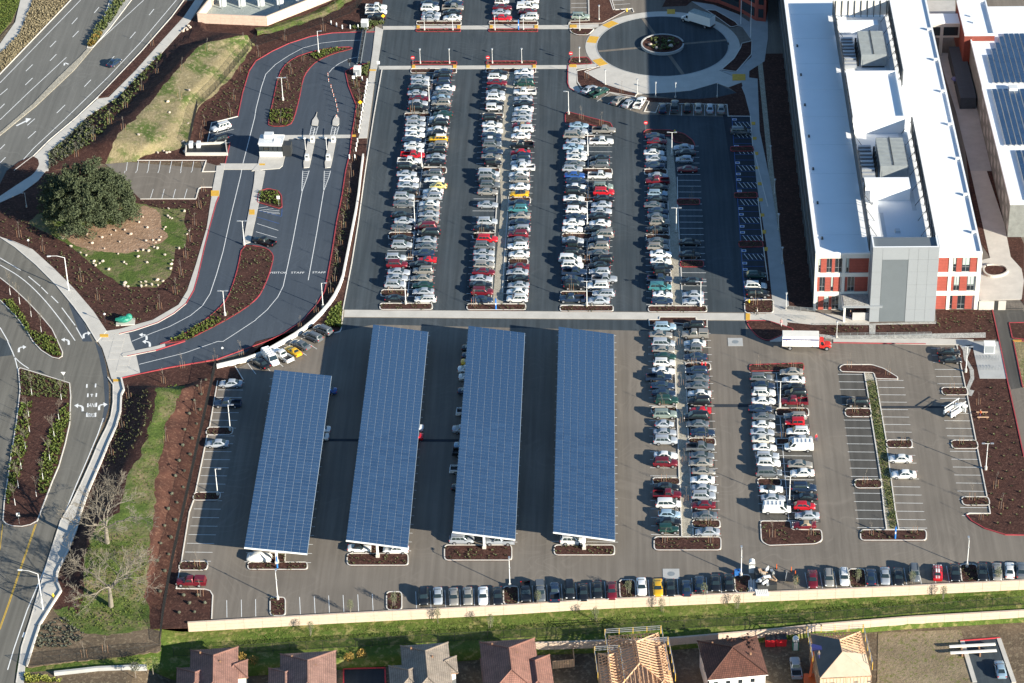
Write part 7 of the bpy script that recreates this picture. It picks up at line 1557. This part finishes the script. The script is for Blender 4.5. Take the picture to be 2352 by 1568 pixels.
# signs
def sign(rc, x, y, kind, label, h=2.2):
    q = on(*T1(rc, x, y), .1); t = thing('road_sign', label, 'sign', q, R(0), 'road signs'); MB().tube((0, 0, 0), (0, 0, h+.3), .035, .035, 5).build('post', 'galvanised', t); z = h
    if kind == 'noentry': MB().tube((0, -.05, z), (0, -.08, z), .48, .48, 16).build('plate', 'sign_red', t); MB().box((0, -.095, z), (.62, .02, .14)).build('bar', 'sign_white', t)
    elif kind == 'diamond': MB().add([(0, -.06, z-.55), (.55, -.06, z), (0, -.06, z+.55), (-.55, -.06, z), (0, -.03, z-.55), (.55, -.03, z), (0, -.03, z+.55), (-.55, -.03, z)], [(0, 1, 2, 3), (7, 6, 5, 4), (0, 4, 5, 1), (1, 5, 6, 2), (2, 6, 7, 3), (3, 7, 4, 0)]).build('plate', 'sign_yellow', t)
    elif kind == 'yield': MB().add([(-.5, -.06, z+.4), (0, -.06, z-.45), (.5, -.06, z+.4), (-.5, -.03, z+.4), (0, -.03, z-.45), (.5, -.03, z+.4)], [(0, 1, 2), (5, 4, 3), (0, 3, 4, 1), (1, 4, 5, 2), (2, 5, 3, 0)]).build('plate', 'sign_white', t)
    else: MB().box((0, -.06, z), (.7, .04, .85)).build('plate', 'sign_white', t)
    if kind == 'keep': MB().tube((-.12, -.09, z-.2), (.15, -.09, z+.2), .07, .07, 4).build('arrow', 'black_plastic', t)
for a_ in (('01', 1443, 600, 'noentry', 'red no-entry sign at left end of leftmost row'), ('01', 2132, 598, 'noentry', 'red no-entry sign at the head of second row'), ('02', 541, 560, 'noentry', 'red no-entry sign left of the plaza'), ('02', 1229, 1200, 'noentry', 'red no-entry sign at the head of fourth row'), ('01', 1172, 215, 'diamond', 'yellow diamond sign near the upper cabinet'), ('01', 962, 1010, 'diamond', 'yellow diamond sign beside the white bollards'),
           ('01', 900, 780, 'plain', 'white sign beside the lower gate cabinet'), ('01', 1128, 645, 'plain', 'white sign at the walkway corner'), ('11', 210, 320, 'plain', 'white sign on the small island by visitor stalls'), ('20', 593, 375, 'yield', 'white triangular yield sign at the road island'), ('30', 178, 105, 'keep', 'white keep-right sign on tip of road island')): sign(*a_)
q = G(*T1('01', 864, 660), .1); t = thing('traffic_signal', 'dark two-headed traffic signal by the lower gate cabinet', 'traffic signal', q); MB().tube((0, 0, 0), (0, 0, 3.2), .07, .06, 6).build('pole', 'galvanised', t)
for s in (-.25, .25): MB().box((s, -.1, 3.2), (.32, .3, 1.0)).build('signal_head', 'black_plastic', t)
for rc, x, y, w in (('02', 60, 268, 'blue emergency post on the topmost island'), ('11', 2204, 1272, 'blue emergency post below second upper row'), ('31', 197, 515, 'blue emergency post below the leftmost canopy'), ('33', 1168, 240, 'blue emergency post on the lower right island')):
    t = thing('emergency_post', w, 'call post', G(*T1(rc, x, y), .11), 0, 'blue emergency posts'); MB().tube((0, 0, 0), (0, 0, 2.6), .16, .15, 10).build('post', 'call_blue', t); MB().box((0, -.15, 1.4), (.2, .08, .5)).build('panel', 'sign_white', t); MB().tube((0, 0, 2.6), (0, 0, 2.85), .1, .08, 8).build('beacon', 'paint_blue', t)
for rc, x, y, w, mt in (('12', 2178, 1215, 'yellow hydrant on the bed beside the shaded stalls', 'hydrant_yellow'), ('02', 1055, 105, 'yellow hydrant above the plaza ring', 'hydrant_yellow'), ('30', 490, 782, 'yellow hydrant on the west sidewalk', 'hydrant_yellow'), ('02', 1495, 1222, 'yellow hydrant on the island heading fourth row', 'hydrant_yellow'), ('22', 1745, 222, 'left red post on the island right of canopies', 'sign_red'), ('22', 1776, 222, 'right red post on the island right of canopies', 'sign_red')):
    t = thing('hydrant', w, 'hydrant', G(*T1(rc, x, y), .11), 0, 'hydrants'); MB().tube((0, 0, 0), (0, 0, .75), .16, .15, 8).build('barrel', mt, t); MB().tube((0, 0, .75), (0, 0, .95), .17, .05, 8).build('cap', mt, t); MB().tube((-.28, 0, .5), (.28, 0, .5), .08, .08, 6).build('outlet', mt, t)
for x, y, h, w in ((2102, 220, 10.5, 'left'), (2192, 340, 10.5, 'right')):
    t = thing('flagpole', f'{w} white flagpole at the plaza', 'flagpole', G(*T1('02', x, y), .08), 0, 'flagpoles'); MB().tube((0, 0, 0), (0, 0, h), .11, .05, 8).build('pole', 'steel_white', t); MB().blob((0, 0, h+.1), (.12, .12, .12), 6, 4, 0).build('finial', 'steel', t)
P = GL(T('00', '1705 1430 1715 1345 2075 1330 2090 1430'), .0); c = sum(P, Vector())/4; t = thing('equipment_enclosure', 'low white walled enclosure with dark pit beside the drive', 'enclosure', (0, 0, 0))
for a, b in zip(P, P[1:]+P[:1]): MB().beam(a+Vector((0, 0, .45)), b+Vector((0, 0, .45)), .25, .9).build('wall', 'concrete', t)
MB().prism([(q.x, q.y) for q in P], 0, .3).build('floor', 'fence_black', t); 
for k in range(2): MB().box((P[1].x+1.2+k*1.8, P[1].y-.6, .9), (.9, 1.5, 1.2)).build('meter_box', 'cabinet', t)
q = G(*T1('10', 1150, 1395), .06); t = thing('wrapped_bundle', 'green tarp wrapped bundle on a pale slab', 'bundle', q, heading(287, 740, 50, -3)); MB().box((.1, 0, .12), (4.0, 2.4, .24)).build('slab', 'concrete', t); b = MB(); b.blob((-.4, .1, .8), (1.6, .9, .75), 10, 6, .12); b.build('tarp', 'plastic_green', t); b = MB(); b.blob((.8, .6, 1.0), (.8, .7, .8), 8, 5, .15); b.build('tarp', 'plastic_green', t)
# bike racks on the pad
for k, y in enumerate((165, 255)):
    q = G(*T1('23', 2040, y), .1); t = thing('bike_rack', f"{['upper', 'lower'][k]} row of metal bike hoops on concrete pad", 'bike rack', q, 0, 'bike racks')
    for i in range(7): h = MB(); x = -1.9+i*.62; h.tube((x, -.3, 0), (x, -.3, .8), .03, .03, 5); h.tube((x, .3, 0), (x, .3, .8), .03, .03, 5); h.tube((x, -.3, .8), (x, .3, .8), .03, .03, 5); h.build('hoop', 'galvanised', t)
# junk yard between parked cars
q = G(*T1('32', 2300, 650)); t = thing('rubble_container', 'open container heaped with pipes, boards and scrap', 'container', q, R(4)); MB().box((.6, 0, .7), (3.6, 5.0, 1.4)).build('container_wall', 'steel_dark', t)
for k in range(26): MB().box((.6+rnd.uniform(-1.6, 1.6), rnd.uniform(-2.3, 2.3), 1.45+rnd.uniform(0, .5)), (rnd.uniform(.2, 1.6), rnd.uniform(.1, .6), rnd.uniform(.1, .5)), rnd.uniform(0, 3)).build('scrap', ['white_wall', 'timber', 'steel', 'stone_grey', 'plywood', 'cabinet'][k % 6], t)
q = G(*T1('32', 2230, 690)); t = thing('pipe_stack', 'stack of pale pipes and boards beside the scrap container', 'pipes', q)
for k in range(9): MB().tube((-1.2+k*.22, -1.6, .15+.12*(k % 2)), (-1.0+k*.22, 1.8, .2+.15*(k % 3)), .09, .09, 6).build('pipe', ['white_wall', 'steel'][k % 2], t)
for k in range(7): MB().box((.2+k*.34, -1.9, .25), (.28, 1.5, .4), .1).build('board', 'white_wall', t)
def toilet(pos, label, mt):
    t = thing('portable_toilet', label, 'portable toilet', pos, 0, 'portable toilets'); MB().box((0, 0, 1.05), (1.1, 1.1, 2.1)).build('cabin', mt, t); b = MB().tube((0, -.55, 2.1), (0, .55, 2.1), .55, .55, 12); b.build('roof', 'white_wall', t); MB().box((0, -.57, 1.0), (.75, .04, 1.8)).build('door', 'cabinet', t)
toilet(G(*T1('32', 2203, 545)), 'cream portable toilet beside the scrap container', 'cream_concrete'); toilet(G(*T1('33', 252, 1255), ZL), 'green portable toilet behind the framed house', 'plastic_green')
for i, (x, y) in enumerate(((2062, 580), (2092, 578))):
    t = thing('blue_bin', f"{['left', 'right'][i]} blue bin beside the lamp in the bottom row", 'bin', G(*T1('32', x, y)), 0, 'blue bins'); MB().box((0, 0, .55), (.7, .7, 1.1), 0, 1.1).build('bin', 'plastic_blue', t); MB().box((0, 0, 1.15), (.78, .8, .08)).build('lid', 'plastic_blue', t)
for i, (rc, x, y) in enumerate((('32', 2032, 575), ('33', 78, 520), ('33', 213, 545), ('33', 250, 580), ('33', 268, 640))):
    t = thing('channel_post', f'orange channel post near the scrap container, {o_(i+1)} from left', 'traffic post', G(*T1(rc, x, y)), 0, 'orange channel posts'); MB().tube((0, 0, 0), (0, 0, 1.1), .09, .07, 6).build('post', 'plastic_orange', t); MB().box((0, 0, .04), (.4, .4, .08)).build('base', 'black_plastic', t)
q = G(*T1('33', 200, 620)); t = thing('flat_trailer', 'small black flat trailer in the bottom row', 'trailer', q, R(80)); MB().box((0, 0, .55), (2.6, 1.4, .12)).build('deck', 'black_plastic', t); MB().beam((1.3, 0, .5), (2.2, 0, .45), .08, .08).build('drawbar', 'steel_dark', t); MB().box((0, .7, .8), (2.6, .06, .5)).build('side_rack', 'steel', t)
ty, rm = wheel_meshes(.31)
for s in (-1, 1): w_ = ob('wheel', ty, t, loc=(-.2, s*.75, .31)); ob('rim', rm, w_)
t = thing('saw_horses', 'two timber planks on stands in the right mulch bed', 'planks', G(*T1('23', 1970, 690), .06)); 
for s in (-.9, .9):
    MB().box((0, s, .5), (2.3, .25, .08)).build('plank', 'timber', t)
    for x in (-.8, .8): MB().beam((x, s, 0), (x, s, .48), .1, .1).build('leg', 'stake', t)
t = thing('timber_bridge', 'two long pale beams lying over the driveway', 'beams', G(*T1('33', 1880, 1290), ZL+.1))
for s in (-.9, .9): MB().beam((-4.2, s-.3, .9), (4.2, s+.4, .9), .5, .25).build('beam', 'cream_concrete', t)
for x in (-2, 1.2): MB().box((x, 0, .4), (.25, 2.4, .8)).build('support', 'stake', t)

# ================================================================== houses
def uvface(mb_me):
    pass
def roof_mesh(facets, mat, name, parent):
    """facets of 3d points; UV: u along the course, v up the slope, in metres"""
    me = bpy.data.meshes.new(name); vs = []; fs = []
    for f in facets:
        f = [Vector(q) for q in f]; n = (f[1]-f[0]).cross(f[2]-f[0])
        if n.z < 0: f = f[::-1]
        fs.append(tuple(range(len(vs), len(vs)+len(f)))); vs += [tuple(q) for q in f]
    me.from_pydata(vs, [], fs); me.update(); uv = me.uv_layers.new(name='UVMap')
    for p in me.polygons:
        n = p.normal; u = Vector((-n.y, n.x, 0)); u = u.normalized() if u.length > 1e-4 else Vector((1, 0, 0)); v = n.cross(u)
        for li in p.loop_indices: c = Vector(vs[me.loops[li].vertex_index]); uv.data[li].uv = (c.dot(u), c.dot(v))
    me.materials.append(MAT[mat]); return ob(name, me, parent)
def hip(x0, x1, y0, y1, z, s=.42, ns=True, g0=False, g1=False):
    """hip roof over a rectangle; returns facets. ns: ridge runs along y"""
    w = (x1-x0)/2 if ns else (y1-y0)/2; h = w*s
    if ns:
        xm = (x0+x1)/2; a = (xm, y0+(0 if g0 else min(w, (y1-y0)/2)), z+h); b = (xm, y1-(0 if g1 else min(w, (y1-y0)/2)), z+h)
        A, B, C, D = (x0, y0, z), (x1, y0, z), (x1, y1, z), (x0, y1, z); return [(A, B, a), (B, C, b, a), (C, D, b), (D, A, a, b)], (a, b)
    ym = (y0+y1)/2; a = (x0+(0 if g0 else min(w, (x1-x0)/2)), ym, z+h); b = (x1-(0 if g1 else min(w, (x1-x0)/2)), ym, z+h)
    A, B, C, D = (x0, y0, z), (x1, y0, z), (x1, y1, z), (x0, y1, z); return [(A, B, b, a), (B, C, b), (C, D, a, b), (D, A, a)], (a, b)
ZEV = ZL+5.7
def house(NW, NE, depth, tile, label, wings, wallm='cream_concrete', ridgecap=True, vents=4):
    a, b = G(*NW, ZEV), G(*NE, ZEV); w = (b-a).length; an = math.atan2(b.y-a.y, b.x-a.x); t = thing('house', label, 'house', (a.x, a.y, ZL), an, 'houses'); ez = ZEV-ZL
    blocks = [(0, w, -depth, 0, ez, True, False, False)]+wings
    for i, (x0, x1, y0, y1, z, ns, g0, g1) in enumerate(blocks):
        f, rg_ = hip(x0, x1, y0, y1, z, .44, ns, g0, g1); r = roof_mesh(f, tile, 'roof' if i == 0 else 'wing_roof', t)
        wl = MB().box(((x0+x1)/2, (y0+y1)/2, z/2-.02), (x1-x0-.9, y1-y0-.9, z-.02)).build('wall' if i == 0 else 'wing_wall', wallm, t)
        MB().box(((x0+x1)/2, (y0+y1)/2, z-.10), (x1-x0-.04, y1-y0-.04, .16)).build('fascia', 'stake' if wallm == 'cream_concrete' else 'white_wall', t)
        if ridgecap:
            A, B, C, D = (x0, y0, z), (x1, y0, z), (x1, y1, z), (x0, y1, z)
            hips = [(rg_[0], rg_[1])]+([(A, rg_[0]), (B, rg_[0] if ns else rg_[1]), (C, rg_[1]), (D, rg_[1] if ns else rg_[0])])
            for p, q in hips: MB().tube(Vector(p)+Vector((0, 0, .05)), Vector(q)+Vector((0, 0, .05)), .13, .13, 5).build('ridge_tile', tile, r)
        for k in range(3):
            if y1-y0 > 5: MB().box((x0+.43, y0+1.5+k*(y1-y0-3)/2, z-1.6), (.06, 1.1, 1.3)).build('window', 'dark_glass', wl); MB().box((x1-.43, y0+1.5+k*(y1-y0-3)/2, z-1.6), (.06, 1.1, 1.3)).build('window', 'dark_glass', wl)
    for k in range(vents): MB().tube((w*.2+rnd.uniform(0, w*.6), -rnd.uniform(2, 6), ez+.3), (w*.2+rnd.uniform(0, w*.6)*0+w*.3+k*.4, -2.5-k, ez+2.4), .09, .09, 6) if False else MB().box((w*(.22+.14*k), -2.2-1.1*k, ez+1.05+.12*k), (.28, .28, .5)).build('roof_vent', 'stake', t)
    return t, w, ez
def wg(*a): return a
EZ = ZEV-ZL
house(T1('30', 1750, 1268), T1('30', 2190, 1238), 16, 'tile_red', 'red-brown tiled house at the left end of the row', [(-2.4, 4.5, -14, -4.4, EZ-.3, True, False, False), (5.5, 10.3, -8.2, -3.2, EZ-.5, False, False, False)])
house(T1('31', 222, 1303), T1('31', 735, 1272), 16, 'tile_pink', 'pinkish patched tile house, second from left', [(-2.1, 4.0, -14, -3.2, EZ-.5, True, False, False)])
house(T1('31', 1325, 1228), T1('31', 1766, 1196), 16, 'tile_grey', 'grey-brown tiled house, third from left', [(-2.4, 4.5, -14, -5.0, EZ-.3, True, False, False), (5.5, 9.9, -8.2, -3.4, EZ-.5, False, False, False)])
house(T1('31', 2052, 1193), T1('31', 2560, 1158), 16, 'tile_rose', 'rose tiled house, fourth from left', [(-.2, 4.0, -12, -4.0, EZ-.6, True, False, False), (6.5, 12.3, -16, -4.6, EZ-.3, True, False, False)])
t6, w6, e6 = house(T1('32', 1700, 1185), T1('32', 2250, 1135), 11.0, 'tile_brown', 'dark brown tiled house with loose tiles on the roof', [], 'white_wall', True, 5)
for k in range(60): MB().box((rnd.uniform(5.0, w6-.8), -rnd.uniform(.8, 5), 0), (.3, .42, .16), rnd.uniform(-.3, .3)).build('loose_tile_stack', 'tile_brown', t6).location.z = e6+.55+rnd.uniform(-.2, .9)
for k in range(4): MB().box((1.6+k*2.2, -11.0+.42, e6-1.3), (.7, .08, .8)).build('window', 'dark_glass', t6)
def framed(NW, NE, depth, label, sheathed):
    a, b = G(*NW, ZEV), G(*NE, ZEV); w = (b-a).length; an = math.atan2(b.y-a.y, b.x-a.x); t = thing('framed_house', label, 'house', (a.x, a.y, ZL), an, 'houses under construction'); ez = EZ
    f, rd = hip(0, w, -depth, 0, ez, .44, True); xm = w/2; h = xm*.44; y0r, y1r = rd[0][1], rd[1][1]
    MB().beam(Vector(rd[0]), Vector(rd[1]), .09, .35).build('ridge_beam', 'timber', t)
    for p, q in (((0, 0, ez), rd[1]), ((w, 0, ez), rd[1]), ((0, -depth, ez), rd[0]), ((w, -depth, ez), rd[0])): MB().beam(Vector(p), Vector(q), .09, .3).build('hip_beam', 'timber', t)
    n = int(depth/.75)
    for i in range(n+1):
        y = -depth*i/n; yy = min(y1r, max(y0r, y)); k = 1.0 if y0r <= y <= y1r else 1-(abs(y-yy)/xm); k = max(0, k)
        for x0, s in ((0, 1), (w, -1)):
            if sheathed and s == 1 and y < -2: continue
            if sheathed and y < -depth*.5: continue
            if k > .05: MB().beam((x0, y, ez), (x0+s*xm*k, y, ez+h*k), .07, .24).build('rafter', 'timber', t)
    for i in range(int(w/.75)):
        x = w*(i+.5)/int(w/.75); k = 1-abs(x-xm)/xm
        for y0, s in ((0, -1), (-depth, 1)):
            if sheathed and s == 1: continue
            if k > .05: MB().beam((x, y0, ez), (x, y0+s*xm*k, ez+h*k), .07, .24).build('rafter', 'timber', t)
    for x0, x1, y0, y1 in ((0, w, 0, 0), (0, w, -depth, -depth), (0, 0, -depth, 0), (w, w, -depth, 0), (w*.5, w*.5, -depth, 0)):
        for z in (.1, 2.7, 2.95, ez-.05): MB().beam((x0, y0, z), (x1, y1, z), .14, .12).build('plate', 'timber', t)
        L = math.hypot(x1-x0, y1-y0); m_ = int(L/.6)
        for i in range(m_+1):
            x, y = x0+(x1-x0)*i/m_, y0+(y1-y0)*i/m_; MB().beam((x, y, .1), (x, y, ez), .12, .07).build('stud', 'timber', t)
    MB().box((w/2, -depth/2, 2.85), (w-.2, depth-.2, .06)).build('floor_deck', 'plywood', t)
    for i in range(int(w/.9)): MB().beam((w*(i+.5)/int(w/.9), -depth+.2, ez-.1), (w*(i+.5)/int(w/.9), -.2, ez-.1), .07, .2).build('ceiling_joist', 'timber', t)
    # edge guard rails on yellow posts
    for x0, x1, y0, y1 in ((-.5, w+.5, .6, .6), (-.6, -.6, .6, -depth*.6), (w+.6, w+.6, .6, -depth*.8)):
        L = math.hypot(x1-x0, y1-y0); m_ = int(L/2.2)
        for i in range(m_+1): x, y = x0+(x1-x0)*i/m_, y0+(y1-y0)*i/m_; MB().beam((x, y, ez-.6), (x, y, ez+1.2), .09, .09).build('guard_post', 'paint_yellow', t)
        for z in (.35, .75, 1.15): MB().beam((x0, y0, ez+z), (x1, y1, ez+z), .05, .09).build('guard_rail', 'steel', t)
    return t, w, ez, h, rd
framed(T1('32', 885, 1140), T1('32', 1345, 1110), 15, 'open timber framed house with bare rafters and yellow guard posts', False)
q = framed(T1('32', 790, 1300), T1('32', 960, 1290), 11, 'low timber framed wing left of the framed house', False)
q = framed(T1('32', 1260, 1225), T1('32', 1410, 1215), 12, 'low timber framed wing right of the framed house', False)
t7, w7, e7, h7, rd7 = framed(T1('33', 390, 1120), T1('33', 850, 1098), 12.5, 'half sheathed framed house with felt and plywood roof', True)
f7, rd_ = hip(0, w7, -12.5, 0, e7+.16, .44, True)
A7 = Vector(f7[0][0]); B7 = Vector(f7[0][1]); C7 = Vector(f7[0][2])
MB().add([A7, B7, C7], [(0, 1, 2)]).build('plywood_sheathing', 'plywood', t7); D7 = Vector((0, -.3, e7+.16)); MB().add([D7, Vector(rd_[1])*1.0, C7, A7], [(0, 1, 2, 3)][::-1]).build('roof_felt', 'felt', t7)
E1 = B7; MB().add([B7, Vector((w7, -6.5, e7+.16)), C7], [(0, 1, 2)]).build('plywood_sheathing', 'plywood', t7)
MB().box((w7/2, -12.45, e7/2), (w7, .12, e7-.1)).build('sheathed_wall', 'plywood', t7)
MB().box((w7*.45, -12.53, 1.3), (1.0, .06, 2.3)).build('door_opening', 'steel_dark', t7)
for x in (1, 2.2, 6.4, 8.8): MB().box((x, -12.53, 4.6), (.8, .06, .3)).build('vent_opening', 'felt', t7)
# orange lift, bins
t = thing('boom_lift', 'orange boom lift with blue platform at the framed house corner', 'lift', G(*T1('33', 380, 1520), ZL)); MB().beam((0, -1.5, 1.5), (.6, .5, 5.6), .4, .5).build('boom', 'plastic_orange', t); MB().box((1.3, .8, 6.0), (2.4, 1.0, .9), R(-20)).build('platform', 'paint_navy', t); MB().box((0, -2, .8), (2.2, 3, 1.2)).build('chassis', 'plastic_orange', t)
for i, (x, y) in enumerate(((20, 1215), (120, 1210))): t = thing('waste_bin', f"{['left', 'right'][i]} red waste bin behind the framed house", 'bin', G(*T1('33', x, y), ZL), 0, 'red waste bins'); MB().box((0, 0, .8), (1.8, 1.5, 1.6), 0, 1.08).build('bin', 'sign_red', t); MB().box((0, 0, 1.65), (1.9, 1.6, .08)).build('lid', 'steel_dark', t)
# yard fence and back-garden trees between the houses
q = GL(T('32', '370 1440 575 1420 550 1225'), ZL); t = thing('timber_fence', 'timber yard fence between rose house and framed house', 'fence', (0, 0, 0))
for a, b in zip(q, q[1:]):
    n_ = int((b-a).length/.45)
    for k in range(n_): p_ = a+(b-a)*(k+.5)/n_; MB().box((p_.x, p_.y, ZL+.9), (.4, .06, 1.8), math.atan2(b.y-a.y, b.x-a.x)).build('board', 'timber', t)
for i, (rc, x, y, r, mt, w) in enumerate((('31', 855, 1330, .9, 'shrub_gold', 'golden garden tree left of the shaded lane'), ('31', 970, 1300, .9, 'shrub_gold', 'golden garden tree above the shaded lane'), ('30', 1395, 1385, 1.3, 'shrub_leaf', 'green garden tree left of the first house'), ('30', 2225, 1330, .9, 'shrub_gold', 'small golden tree right of the first house'), ('30', 1235, 1420, .9, 'shrub_grey', 'grey bushy garden tree beside the white wall'), ('30', 2330, 1360, .9, 'shrub_gold', 'second small golden tree right of first house'))):
    base = zat(*G(*T1(rc, x, y), ZL+2)[:2]) if i in (2, 4) else ZL; p_ = G(*T1(rc, x, y), base+2.6); t = thing('garden_tree', w, 'tree', (p_.x, p_.y, base), 0, 'garden trees'); b = MB(); b.tube((0, 0, 0), (0, 0, 2.2), .08, .05, 6); b.build('trunk', 'bark_grey', t); c = MB(); leaves(c, (0, 0, 2.6), (r*1.1, r*1.1, r), 260, .12, random.Random(i)); c.build('crown', mt, t)

# ================================================================== people
def person(pos, hd, label, top, legs, hair=(.03, .02, .015), stride=.25, arm=.15, prop=None):
    me = BODY[.25 if stride > .2 else .1].copy()
    for nm_ in ('skin', top, legs, 'black_plastic'): me.materials.append(MAT[nm_])
    for p in me.polygons:
        z = p.center.z; y = abs(p.center.y); p.use_smooth = True
        p.material_index = 3 if (z > 1.66 or (z < .12)) else 0 if z > 1.47 or (y > .2 and z < .86) else 1 if z > .92 or y > .2 else 2
    t = thing('person', label, 'person', pos, hd, 'people'); ob('body', me, t); MB().blob((.0, 0, 1.74), (.115, .105, .10), 8, 5, .05).build('hair', 'bark_grey', t); return t
person(G(*T1('23', 440, 912), .012), R(-60), 'person in red jacket walking beside the lower right row', 'sign_red', 'paint_navy')
person(G(*T1('23', 1948, 690), .08), R(200), 'person in orange vest working at planks in right bed', 'plastic_orange', 'paint_navy', stride=.1)
person(G(*T1('12', 2252, 1325), .08), R(180), 'person in pale top on the walk beside hydrant bed', 'cream_concrete', 'black_plastic')
person(G(*T1('13', 120, 1425), .10), R(250), 'person in pink top walking behind the red-cab truck', 'cloth_pink', 'tarp')
person(G(*T1('33', 465, 1345), ZEV+1.2), R(90), 'worker in dark clothes on felt roof of half sheathed house', 'felt', 'paint_navy', stride=.12)
person(G(*T1('13', 755, 1345), .10), R(0), 'person in dark clothes under the tower canopy', 'black_plastic', 'paint_navy', stride=.1)
